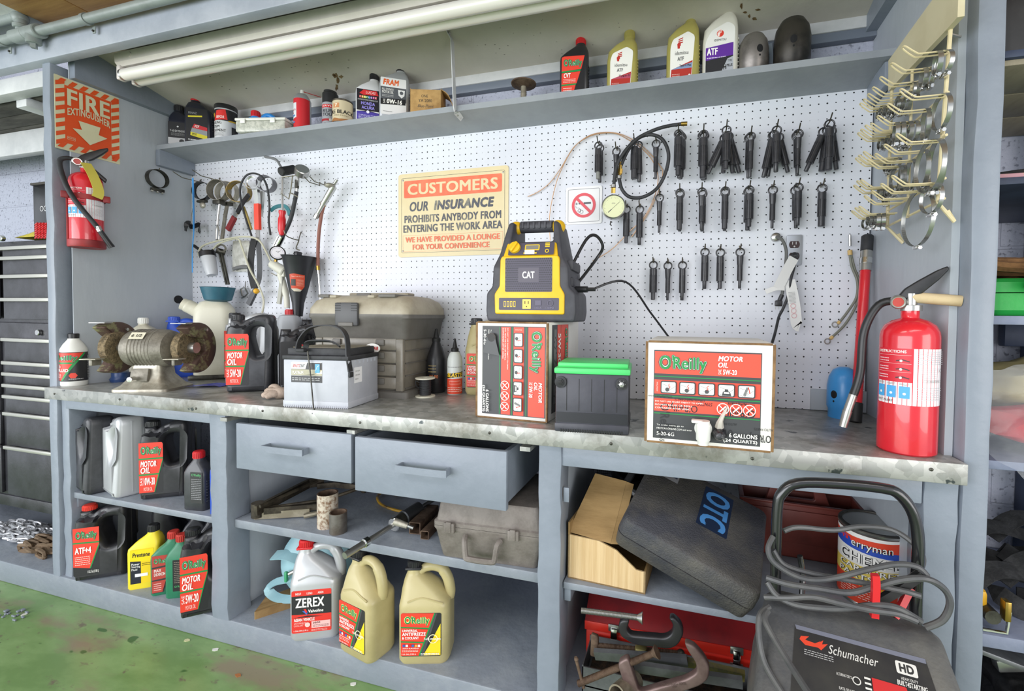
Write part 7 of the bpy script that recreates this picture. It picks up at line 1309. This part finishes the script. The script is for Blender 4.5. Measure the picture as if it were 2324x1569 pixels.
b.build('tray', t); b = B(); b.box((0, 0, .066), (.43, .09, .006), mat('oily_grit', '#2b2622', .9, 0, '#4c3a2c', 60, .8, 120)); b.build('grit', t)
def bar(lbl, u0, v0, u1, v1, y, w_, m, extra=None):
    t = thing('bar_clamp' if extra else 'steel_bar', lbl, 'clamp' if extra else 'bar', at(u0, v0, y=y)); b = B(); b.ribbon([at(u0, v0, y=y), at(u1, v1, y=y)], .012, w_, m, (0, -.3, 1)); pw(b, 'bar', t); return t
OLV = mat('worn_yellow_steel', '#7e7443', .5, .3, '#5c5a4a', 20)
t = bar('yellow painted bar clamp with a long rusty screw lying over the tray', 1480, 1487, 1690, 1535, -.47, .028, OLV, 1); b = B(); a0, a1 = at(1358, 1466, y=-.47), at(1545, 1484, y=-.47); pr = []; n = 60; ln = (a1-a0).length
for i in range(n): z = ln*i/n; pr += [(.0078, z), (.0062, z+ln/n*.5)]
b.lathe([(0, 0)]+pr+[(0, ln)], RUST, 12, frame(a0, a1)); b.sph(a1, .011, DKSTEEL, 10); pw(b, 'screw', t)
b = B(); b.box(at(1455, 1478, y=-.475), (.032, .03, .03), OLV, .008); pw(b, 'head', t); b = B(); b.extr(rnd([(-.012, -.03), (.012, -.03), (.01, .03), (-.01, .034)], .006), .012, RUST, (), .003, TR(at(1350, 1465, y=-.47)) @ FRONT); pw(b, 'jaw', t)
bar('grey flat steel bar across the rear edge of the tray', 1350, 1485, 1560, 1500, -.49, .03, TS)
bar('grey flat steel bar crossing the middle of the tray', 1440, 1513, 1685, 1550, -.51, .03, TS)
b = B(); b.lathe([(.02, 0), (.024, 0), (.024, .09), (.02, .09), (.02, .001)], mat('galv_pipe', '#a39a88', .5, .5, '#7d7463', 20), 24, frame(at(1400, 1580, y=-.60), at(1440, 1545, y=-.52))); b.thing('pipe_stub', 'short galvanised pipe stub under the rusty C clamp', 'pipe')
# ---- battery charger on the floor before the cabinet
CH = mat('dusty_charger_plastic', '#46474a', .55, 0, '#6b6962', 5, .25, 120, .4, .7); CHB = mat('charger_panel_black', '#242426', .5, 0, '#33322f', 8)
t = thing('battery_charger', 'grey dusty wheeled battery charger with a slanted control panel and tube handle', 'battery charger', (2.0, -.70, 0), math.radians(-9)); b = B()
b.loft([(.08, .36, .26, .03, 0, -.02), (.33, .38, .30, .035, 0, -.01), (.43, .36, .28, .04, 0, 0), (.545, .315, .075, .03, 0, .085), (.555, .29, .055, .025, 0, .088)], CH, 5); b.build('housing', t)
def slope(x, y, k): a = math.atan2(.115, .187); return V((x+.01, -.128+(y+.024)*math.cos(a)-k*math.sin(a), .434+(y+.024)*math.sin(a)+k*math.cos(a)+.004))
l = L(.25, .165); P_ = '#d8d6d0'; l._a([(0, 0), (l.w, 0), (l.w*.93, l.h), (l.w*.06, l.h)], [[0, 1, 2, 3]], CHB); l.poly([(.07, .95), (.93, .95), (.93, 1.0), (.06, 1.0)], '#6f7280')
l.poly([(.1, .88), (.16, .9), (.13, .85), (.2, .84), (.24, .88), (.22, .8), (.13, .79), (.09, .84)], '#d8432a'); l.poly([(.2, .82), (.26, .9), (.25, .85), (.29, .87), (.24, .78)], '#d8432a'); l.text('Schumacher', .29, .77, .62, .87, P_, .01, .35); l.para(.12, .68, .32, .75, 3, '#aaa')
l.rr(.73, .77, .86, .9, P_, .003); l.text('HD', .75, .79, .84, .88, '#333', .05); l.text('HEAVY-DUTY', .75, .71, .85, .74, P_, .02); l.text('BUILT4STARTING', .72, .65, .9, .70, P_, .03, .15)
l.poly([(.56, .44), (.79, .44), (.77, .64), (.56, .64)], '#c42a2c'); l.disc(.84, .54, .0055, '#e2562e', 16); l.text('START/STOP', .87, .52, .97, .55, P_, .01); l.disc(.46, .56, .007, '#d0cec8', 18); l.disc(.46, .56, .0052, '#222', 18); l.poly([(.38, .18), (.6, .18), (.66, .4), (.5, .4)], '#8f8d88'); l.disc(.54, .38, .0048, '#222', 16); l.ring(.81, .34, .0065, .0014, P_, 18); l.text('BATTERY TYPE', .85, .33, .97, .36, P_, .01); l.text('ALTERNATOR %', .33, .56, .43, .59, P_, .01); l.text('RATE SELECTION', .34, .42, .47, .45, P_, .01)
for y0 in (.3, .24, .18): l.para(.4, y0, .56, y0+.03, 1, P_); l.para(.68, y0-.04, .78, y0-.01, 1, P_); l.para(.83, y0-.02, .93, y0+.01, 1, P_)
for y0 in (.5, .55, .6): l.rect(.51, y0, .55, y0+.02, P_)
l.ring(.1, .1, .004, .0008, P_, 14); l.para(.14, .08, .22, .11, 1, '#999'); l.text('10/2/250A', .66, .05, .8, .1, '#c9c7c0', .02); l.build('control_panel', t, fn=slope)
b = B()
for s in (-1, 1): b.lathe([(0, -.018), (.055, -.018), (.06, -.012), (.06, .012), (.055, .018), (0, .018)], BLKM, 28, TR(s*.185, .12, .06) @ RY(PI/2))
b.build('wheel', t); b = B(); b.box((0, -.1, .045), (.26, .06, .09), BLKM, .01); b.build('foot', t)
IR = t.matrix_basis.inverted(); HT = mat('black_tube', '#1b1c1f', .25, 0, coat=.5); hy = -.585
hp = [at(1757, 1500, y=hy), at(1760, 1320, y=hy), at(1764, 1160, y=hy), at(1776, 1118, y=hy), at(1812, 1097, y=hy), at(1900, 1098, y=hy), at(2000, 1108, y=hy), at(2040, 1122, y=hy), at(2072, 1165, y=hy), at(2084, 1230, y=hy), at(2080, 1330, y=hy), at(2076, 1480, y=hy)]
b = B(); b.tube(sm(hp, 4), .0115, HT, 12); b.build('handle_tube', t).matrix_parent_inverse = M(); hb = [c for c in t.children if c.name.startswith('handle_tube')][0]
for me in (hb.data,): me.transform(t.matrix_basis.inverted()) if 0 else None
def local(o, t): 
    X = (TR(t.location) @ RZ(t.rotation_euler.z)).inverted(); o.data.transform(X)
local(hb, t)
K = crop(1640, 1050, 3.0234); GL_ = mat('grey_cable_jacket', '#48494b', .42, 0, '#575756', 12)
b = B()
b.tube(sm([K(420, 470, -.56), K(520, 445, -.55), (K(760, 465, -.53)), K(950, 440, -.52), K(1150, 460, -.53), K(1290, 540, -.55), K(1370, 640, -.57), K(1350, 740, -.59), K(1240, 820, -.60), K(1080, 940, -.6)], 7), .0058, GL_, 8)
b.tube(sm([K(345, 510, -.6), K(312, 590, -.62), K(345, 680, -.63), K(480, 770, -.63), K(620, 805, -.63), K(780, 790, -.63), K(980, 740, -.63), K(1180, 700, -.63), K(1330, 715, -.63), K(1405, 780, -.63)], 7), .0058, GL_, 8)
b.tube(sm([K(345, 600, -.61), K(420, 700, -.61), K(600, 760, -.61), K(850, 805, -.62), K(1080, 850, -.62), K(1250, 885, -.62), K(1365, 918, -.63)], 7), .0058, GL_, 8)
b.tube(sm([K(300, 790, -.63), K(450, 835, -.64), K(650, 865, -.64), K(870, 895, -.64), K(1050, 850, -.64), K(1230, 805, -.64), K(1400, 800, -.64), K(1520, 870, -.63), K(1560, 970, -.63), K(1510, 1080, -.63), K(1390, 1135, -.63)], 7), .0064, GL_, 8)
b.tube(sm([K(305, 820, -.63), K(370, 910, -.64), K(500, 975, -.65), K(700, 1000, -.66), K(850, 1000, -.66), K(1050, 980, -.66), K(1200, 1000, -.66), K(1360, 1090, -.65)], 7), .0062, GL_, 8)
b.tube(sm([K(290, 925, -.63), K(450, 930, -.65), K(620, 925, -.66), K(800, 965, -.665), K(1000, 1010, -.67), K(1200, 1040, -.665), K(1330, 1090, -.66)], 7), .006, GL_, 8)
b.tube(sm([K(320, 990, -.66), K(255, 1050, -.68), K(250, 1200, -.70), K(290, 1380, -.72), K(420, 1600, -.76)], 6), .006, GL_, 8); b.tube(sm([K(310, 1020, -.68), K(290, 1080, -.70), K(360, 1220, -.73), K(470, 1400, -.77), K(600, 1600, -.82)], 6), .006, GL_, 8)
lb = b.build('charging_leads', t); local(lb, t)
b = B(); b.ribbon(sm([K(1045, 770, -.655), K(1050, 850, -.655), K(1040, 1060, -.655)], 4), .013, .012, REDC, (0, -1, 0)); b.ribbon([K(1290, 860, -.6), K(1230, 980, -.61), K(1180, 1060, -.62)], .012, .01, REDC, (0, -1, 0)); b.cyl(K(1160, 1045, -.65), K(1180, 1035, -.66), .004, BRASS, seg=8); lb = b.build('red_clamp', t); local(lb, t)
b = B(); b.ribbon([K(1360, 770, -.6), K(1200, 880, -.61), K(1060, 960, -.62)], .016, .012, BLKM, (0, -1, 0)); lb = b.build('black_clamp', t); local(lb, t); b = B(); b.tube([K(530, 640, -.56), K(550, 760, -.56), K(545, 900, -.57), K(575, 960, -.58)], .006, HT, 8); lb = b.build('hook_bracket', t); local(lb, t)
# ================================================================ bay with the tool chest
def wq(u, v, y): return at(u, v, y=y)
CHB_ = mat('black_enamel_worn', '#26262a', .38, .2, '#44444b', 8, .15, 80, .4, .75); TRIM = mat('drawer_trim', '#b9b8b0', .35, .6)
yf = -.40; X0, X1 = -2.2, -.85; TX0 = wq(17, 700, yf).x
t = thing('tool_chest', 'tall black tool chest with many drawers and pale full width drawer pulls', 'tool chest', (-1.5, -.2, .09)); o = TR(1.5, .2, -.09)
b = B(); zt = wq(60, 545, yf).z; zm0, zm1 = wq(60, 733, yf).z, wq(60, 748, yf).z; zb = .27
b.b2((X0, yf, zb), (X1, .0, zm0), CHB_, .004, o); b.b2((X0+.01, yf+.01, zm1-.01), (X1-.01, .0, zt), CHB_, .004, o); b.b2((X0, yf-.004, zb), (X1, yf+.01, zb+.05), CHB_, .002, o); b.build('cabinet', t)
vs = [561.7, 584.6, 626, 678.7, 727], [770, 823, 848.5, 874.7, 900, 939, 1016, 1127]
for grp in vs:
    for v0, v1 in zip(grp, grp[1:]):
        z1, z0 = wq(60, v0, yf).z, wq(60, v1, yf).z
        for xa, xb in ((TX0, X1-.012), (X0+.02, TX0-.045)):
            b = B(); b.b2((xa, yf-.012, z0+.004), (xb, yf-.0005, z1), CHB_, .002, o); d = b.build('drawer', t); b = B(); b.b2((xa-.004, yf-.024, z1-.012), (xb, yf-.012, z1+.004), TRIM, .003, o); b.build('drawer_pull', d)
for u, v in ((10, 542), (93, 755)): b = B(); p = wq(u, v, yf); b.cyl(p, p+V((0, -.014, 0)), .013, CHROME, seg=16, bev=.002); b.xf(o).build('lock', t)
for x in (X0+.06, X1-.06):
    for y in (-.34, -.06): b = B(); b.cyl((x-.02, y, .15), (x+.02, y, .15), .058, RUB, seg=20); b.box((x, y, .235), (.07, .07, .05), DKSTEEL, .004); b.xf(o).build('caster', t)
ztop = zt
YC = mat('yellow_cloth', '#cfc04a', .85, 0, '#b9a93a', 20, .4, 80); b = B(); rg = random.Random(4); n = 8
g = [[V((-1.24+.34*i/n, -.405+.2*j/n, ztop+.012+.085*math.sin(i/n*PI)*math.sin(j/n*PI)+rg.uniform(0, .014)*(0 < i < n and 0 < j < n))) for i in range(n+1)] for j in range(n+1)]
b.raw([p for r in g for p in r], [[j*(n+1)+i, j*(n+1)+i+1, (j+1)*(n+1)+i+1, (j+1)*(n+1)+i] for i in range(n) for j in range(n)], YC); b.thing('shop_cloth', 'crumpled yellow cloth lying on top of the black tool chest', 'cloth')
t = thing('wire_reel', 'red bristly coil with dark ends hanging over the tool chest front edge', 'coil', wq(93, 525, -.41)); b = B()
for i in range(7):
    for j in range(4): p = wq(80+j*7, 511+i*5, -.415-.004*(i % 2)); b.tube([p, p+V((.03, -.006, .006))], .0035, REDC, 6); b.sph(p, .004, BLKM, 6)
pw(b, 'coil', t)
p0, p1 = wq(76, 497, -.12), wq(103, 414, -.12); b = B(); b.b2((p0.x, -.12, ztop+.001), (p0.x+.30, -.02, p1.z), mat('gloss_black', '#141417', .25), .003); b.b2((p0.x, -.13, p1.z-.012), (p0.x+.3, -.12, p1.z), mat('dark_trim', '#3a352c', .5))
t = b.thing('black_box', 'glossy black box with a row of white rings behind the tool chest top', 'box'); l = L(.16, .05)
for i in range(4): l.ring(.2+.2*i, .5, .014, .003, '#e6e6e6')
l.build('ring_marks', t, X=TR(p0.x+.12, -.1205, wq(90, 485, -.12).z))
def chain(lbl, pts, r, w_, m, seed):
    rg = random.Random(seed); P_ = sm(pts, 6); b = B(); d = 0; last = P_[0]; k = 0; lk = [(w_*1.9*(math.cos(a) if 0 else 0), 0) for a in ()]
    ov = [(w_*.9*math.copysign(min(abs(math.cos(a)), .72)+.0, math.cos(a))+w_*.75*math.copysign(1, math.cos(a))*(abs(math.cos(a)) > .5), w_*.72*math.sin(a)) for a in [2*PI*i/14 for i in range(14)]]
    i = 0; pos = P_[0]; step = w_*2.1
    while i < len(P_)-1:
        seg = P_[i+1]-pos
        if seg.length < step: pos = P_[i+1]; i += 1; continue
        dr = seg.normalized(); c = pos+dr*step*.5; pos = pos+dr*step; up = V((rg.uniform(-.3, .3), rg.uniform(-.3, .3), 1)) if k % 2 else dr.cross(V((0, 0, 1)))+V((0, 0, rg.uniform(-.4, .4)))
        up = (up-up.dot(dr)*dr).normalized(); sd = up.cross(dr); k += 1
        b.tube([c+dr*x+sd*y+V((0, 0, r*.3*(k % 3))) for x, y in ov], r, m, 6, True)
    return b.thing('chain', lbl, 'chain')
def pile(cx, cy, rx, ry, n, z0, seed, h=.05):
    rg = random.Random(seed); o = []
    for i in range(n): a = i*2.4+rg.uniform(-.5, .5); q = rg.uniform(.25, 1); o.append(V((cx+rx*q*math.cos(a), cy+ry*q*math.sin(a), z0+h*(1-q)*rg.uniform(.4, 1)+.012)))
    return o
chain('bright thin steel chain heaped under the front of the tool chest', pile(-1.38, -.33, .30, .08, 34, .09, 1, .07), .0048, .015, mat('chain_zinc', '#b5b6ba', .35, .6), 1)
chain('brown rusty chain of thick links lying on the concrete ledge', pile(-1.10, -.385, .22, .07, 26, .09, 2, .06), .008, .022, mat('chain_rust', '#7a6650', .6, .3, '#5a4836', 18), 2)
chain('dull grey chain end spilling off the rusty chain towards the post', pile(-.935, -.435, .085, .05, 14, .09, 3, .05), .0075, .020, mat('chain_grey', '#8f8d84', .5, .4, '#6f6d64', 18), 3)
# painted pipe along the front beam
PP = mat('grey_pipe_paint', '#868e8c', .4, 0, '#79817f', 9, .15, 60); yp = -.552
t = thing('air_pipe', 'grey painted air pipe with tee and elbow fittings clipped along the front beam', 'pipe', (-.75, yp, 2.22)); pA, pB = wq(0, 98, yp), wq(45, 84, yp); pz = wq(100, 68, yp).z
pc = lambda x: V((x, yp, pz))
b = B(); b.cyl(pc(-2.6), pc(3.6), .0165, PP, seg=20); pw(b, 'pipe_run', t)
xE = wq(45, 84, yp).x; xT = wq(76, 75, yp).x
b = B(); b.tube([V((-2.6, yp, pz+.075)), V((xE-.02, yp, pz+.075))]+sm([V((xE-.02, yp, pz+.075)), V((xE+.005, yp, pz+.07)), V((xE+.012, yp, pz+.045)), V((xE+.012, yp, pz))], 4)[1:], .0165, PP, 16); pw(b, 'upper_pipe', t)
b = B(); b.cyl((xE-.03, yp, pz), (xE+.05, yp, pz), .024, PP, seg=20, bev=.003); b.cyl((xE+.012, yp, pz+.025), (xE+.012, yp, pz+.04), .024, PP, seg=20, bev=.003); b.sph((xE+.004, yp, pz+.068), .025, PP, 14); pw(b, 'elbow', t)
b = B(); b.cyl((xT-.035, yp, pz), (xT+.04, yp, pz), .025, PP, seg=20, bev=.003); b.cyl((xT, yp, pz-.01), (xT, yp, pz-.042), .022, PP, seg=16, bev=.003); b.cyl((xT, yp, pz-.042), (xT, yp, pz-.058), .011, PP, seg=4); pw(b, 'tee', t)
for u in (196, 5): x = wq(u, 45 if u > 100 else 100, yp).x; b = B(); b.lathe([(.017, -.008), (.0195, -.008), (.0195, .008), (.017, .008)], PP, 20, TR(x, yp, pz) @ RY(PI/2)); b.box((x+.004, yp+.02, pz-.027), (.016, .004, .026), PP, .002); b.cyl((x+.004, yp+.018, pz-.032), (x+.004, yp+.014, pz-.032), .004, DKSTEEL, seg=8); pw(b, 'pipe_clip', t)
# bits on the floor
rg = random.Random(9)
for lbl, u, v, s, c in (('white paper scrap on the green floor near the grey kerb', 489, 1475, .012, '#dcdcd6'), ('small cream paint flake on the green floor', 425, 1453, .012, '#c9c79a'), ('pale crumb of plaster on the green floor below the oil jugs', 55, 1395, .012, '#d9d8cf'), ('tiny rust coloured chip on the green floor', 540, 1533, .011, '#a5683a'), ('white chip lying by the kerb in the foreground', 802, 1553, .013, '#e0ded6')):
    p = at(u, v, z=.001); b = B(); pts = [(s*math.cos(a)*rg.uniform(.6, 1.2), s*.7*math.sin(a)*rg.uniform(.6, 1.2)) for a in [i*PI/3 for i in range(6)]]; b.extr(pts, .0015, ink(c, .8), (), 0, TR(p.x, p.y, .001)); b.thing('floor_scrap', lbl, 'scrap')
t_ = pile(-.80, -.62, .07, .03, 12, 0, 5, .0); b = B()
for p in t_: b.box((p.x, p.y, .004), (rg.uniform(.006, .02), rg.uniform(.004, .012), .006), GPD, .001, TR(0, 0, 0))
o_ = b.build('floor_debris'); tag(o_, 'scatter of paint chips and grit swept against the kerb by the post', 'debris'); o_['kind'] = 'stuff'
# ================================================================ bay beyond the end post
XR0, XR1 = 2.312, 3.3
sv = thing('shelving', 'grey and dark blue open shelving beyond the end post', 'shelving', (0, 0, 0))
for z, m, th, y1 in ((1.765, NAVY, .016, .02), (1.49, NAVY, .016, .02), (1.186, GPB, .02, .02), (.862, GPB, .02, .02), (.465, GPB, .03, .02)):
    b = B(); b.b2((XR0, -.45, z-th), (XR1, y1, z), m, .002); b.build('shelf_board', sv)
b = B()
for i in range(3): b.b2((XR0, -.44+.155*i, 1.736), (XR1, -.44+.155*i+.15, 1.749), CREAMB, .002)
b.build('plank_underside', sv)
b = B(); b.b2((2.66, -.03, .09), (2.75, .025, 1.75), NAVY, .003); b.build('upright', sv); b = B(); b.b2((2.58, -.05, 1.1), (3.2, -.02, 1.165), NAVY, .003); b.build('back_rail', sv)
b = B(); b.loft([(1.766, .62, .34, .03, 2.66, -.22), (1.80, .64, .36, .035, 2.66, -.22), (1.92, .64, .36, .035, 2.66, -.22), (1.925, .61, .33, .03, 2.66, -.22), (2.06, .6, .32, .04, 2.66, -.22)], mat('black_crate', '#1d1d1f', .45, 0, '#2a2a2b', 8), 4); b.thing('storage_case', 'big black moulded case on the uppermost shelf beyond the end post', 'case')
b = B(); b.b2((2.315, -.42, 1.84), (2.335, -.3, 2.1), REDC, .003); b.thing('red_binder', 'narrow red edge standing beside the big black case', 'folder')
b = B(); b.tube([V((2.46+.13*math.cos(a*PI/16), -.33+.08*math.sin(a*PI/16), 1.507)) for a in range(32)], .012, BLKM, 8, True); b.thing('rubber_belt', 'black rubber belt loop lying on the second shelf beyond the end post', 'belt')
b = B(); b.box((2.40, -.40, 1.498), (.11, .05, .014), mat('pink_packet', '#b98a90', .6, 0, '#c9b23a', 20, lo=.55, hi=.6), .002); b.thing('flat_packet', 'flat pink and yellow packet under the black belt loop', 'packet')
GC_ = mat('green_case', '#1f9a3f', .45, 0, '#1b7d36', 7, .15, 80, .4, .75)
t = thing('green_tool_case', 'bright green plastic tool case with a dark latch under the brown rags', 'tool case', (2.58, -.29, 1.1865)); b = B(); b.loft([(0, .48, .27, .02), (.012, .5, .29, .025), (.05, .5, .29, .025)], GC_, 4); b.build('base', t); b = B(); b.loft([(.052, .5, .29, .025), (.075, .5, .29, .025), (.084, .48, .27, .02)], GC_, 4); b.build('lid', t)
b = B(); b.box((-.08, -.147, .05), (.085, .008, .05), mat('latch_grey', '#4c4450', .5), .003); b.box((-.072, -.152, .044), (.034, .006, .026), GC_, .003); b.box((-.072, -.152, .066), (.034, .006, .01), GC_, .002); b.build('latch', t)
RG = mat('brown_rag', '#7d5a35', .9, 0, '#5c3f24', 24, .8, 60); b = B(); rg = random.Random(6)
for k in range(7): y = -.40+.035*k; b.tube(sm([V((2.33+.5*i/6, y+rg.uniform(-.012, .012), 1.29+rg.uniform(0, .022)+.008*(k % 3))) for i in range(7)], 3), .013, RG, 7)
b.tube(sm([V((2.44, -.43, 1.30)), V((2.42, -.452, 1.28)), V((2.40, -.458, 1.245))], 4), [.012, .014, .016, .018, .019, .02, .02, .02, .018], RG, 8); b.thing('rag_bundle', 'twisted bundle of dirty brown rags lying on the green tool case', 'rags')
# plastic sheet and cloths
def lump(nm, lbl, cat, c, r, m, seed, n=18):
    rg = random.Random(seed); b = B(); bm = bmesh.new(); bmesh.ops.create_icosphere(bm, subdivisions=3, radius=1); ph = [rg.uniform(0, 6) for _ in range(6)]
    for v in bm.verts: q = v.co; k = 1+.10*math.sin(4*q.x+ph[0])+.10*math.sin(5*q.y+ph[1]+2*q.z)+.07*math.sin(9*q.z+ph[2]+3*q.x); v.co = V((q.x*r[0]*k, q.y*r[1]*k, q.z*r[2]*k))
    b.bm(bm, m, TR(*c)); return b.thing(nm, lbl, cat)
lump('folded_cloth', 'beige fabric roll wrapped in clear plastic on the shelf', 'cloth', (2.60, -.24, 1.0), (.24, .12, .085), mat('beige_fabric', '#a5986a', .8, 0, '#8d8158', 9, .2, 60), 1)
lump('folded_cloth', 'bright red fabric bundle bulging under the beige roll', 'cloth', (2.56, -.37, .93), (.19, .07, .058), mat('red_fabric', '#c4222a', .7, 0, '#a81c24', 7, .2, 60), 2)
PLS = mat('clear_film', '#c9cdd6', .08, 0, '#e9edf2', 22, .9, 26, alpha=.16, coat=1)
b = B(); rg = random.Random(12); n, m_ = 20, 26; g = []
edge = [(2.30, 1.07), (2.32, .98), (2.33, .9), (2.35, .86), (2.42, .79), (2.50, .70), (2.60, .60)]
for j in range(m_+1):
    q = j/m_; zt_ = 1.06-.46*q; xl = 2.325+(0 if q < .35 else (q-.35)*.42); row = []
    for i in range(n+1):
        p_ = i/n; bulge = .5*math.sin(min(q*1.6, 1)*PI/2)
        row.append(V((xl+(3.05-xl)*p_+rg.uniform(-.006, .006), -.44-.09*bulge+.02*math.sin(9*p_+4*q)+rg.uniform(-.012, .012), zt_+.02*math.sin(7*p_)+rg.uniform(-.007, .007))))
    g.append(row)
b.raw([p for r in g for p in r], [[j*(n+1)+i, j*(n+1)+i+1, (j+1)*(n+1)+i+1, (j+1)*(n+1)+i] for i in range(n) for j in range(m_)], PLS); b.thing('plastic_sheet', 'crinkled clear plastic sheet spilling off the shelf over the fabrics', 'plastic sheet', ang=80)
WB = mat('strap_webbing', '#1f1f20', .75, 0, '#313132', 40, .3, 200); t = thing('ratchet_straps', 'tangled heap of black ratchet strap webbing with a metal ratchet buckle', 'straps', (2.55, -.25, .466)); b = B(); rg = random.Random(21)
for k in range(9):
    cx, cy, r_ = 2.46+.05*(k % 5), -.33+.045*(k//2), rg.uniform(.05, .10); z0 = .49+.018*(k//2); a0 = rg.uniform(0, 6)
    b.ribbon([V((cx+r_*math.cos(a0+a*.4), cy+r_*.55*math.sin(a0+a*.4), z0+.012*math.sin(a*.8+k))) for a in range(14)], .045, .003, WB, (rg.uniform(-.2, .2), -1, .1)) if k % 2 else b.ribbon(sm([V((cx-.12, cy-.03, z0+.02)), V((cx-.04, cy, z0+.07)), V((cx+.06, cy+.02, z0+.05)), V((cx+.14, cy-.02, z0+.02))], 4), .045, .003, WB, (0, -.5, 1))
pw(b, 'webbing', t); b = B(); b.box((2.345, -.40, .525), (.035, .04, .045), mat('ratchet_yellow', '#d9a31e', .45), .01); b.cyl((2.36, -.44, .50), (2.36, -.36, .50), .016, DKSTEEL, seg=12); b.tube([(2.34, -.44, .47), (2.385, -.44, .47), (2.39, -.44, .52)], .004, CHROME); b.box((2.385, -.435, .52), (.012, .02, .045), BRASS, .002); pw(b, 'ratchet_buckle', t)
for k, (lbl, c, d, a) in enumerate((('flat grey steel plate leaning in the lowest opening beyond the end post', (2.42, -.30, .385), (.22, .24, .012), .25), ('ribbed steel channel on the floor of the end bay', (2.37, -.36, .20), (.05, .30, .09), .12), ('pale metal rail crossing the lowest opening', (2.66, -.26, .33), (.4, .03, .03), -.25))):
    b = B(); b.box((0, 0, 0), d, (TS, DKSTEEL, STEEL)[k], .003, RY(a) if k != 1 else RZ(a)); 
    if k == 1: [b.box((0, -.12+.03*i, .047), (.05, .012, .006), TS, .001, RZ(a)) for i in range(9)]
    b.thing('metal_offcut', lbl, 'metal scrap', c)
lump('engine_part', 'dark oily engine part in the lowest opening beyond the end post', 'engine part', (2.60, -.22, .19), (.16, .12, .10), mat('oily_black', '#1b1b1c', .35, .3, '#39383a', 16, .6, 40), 5)
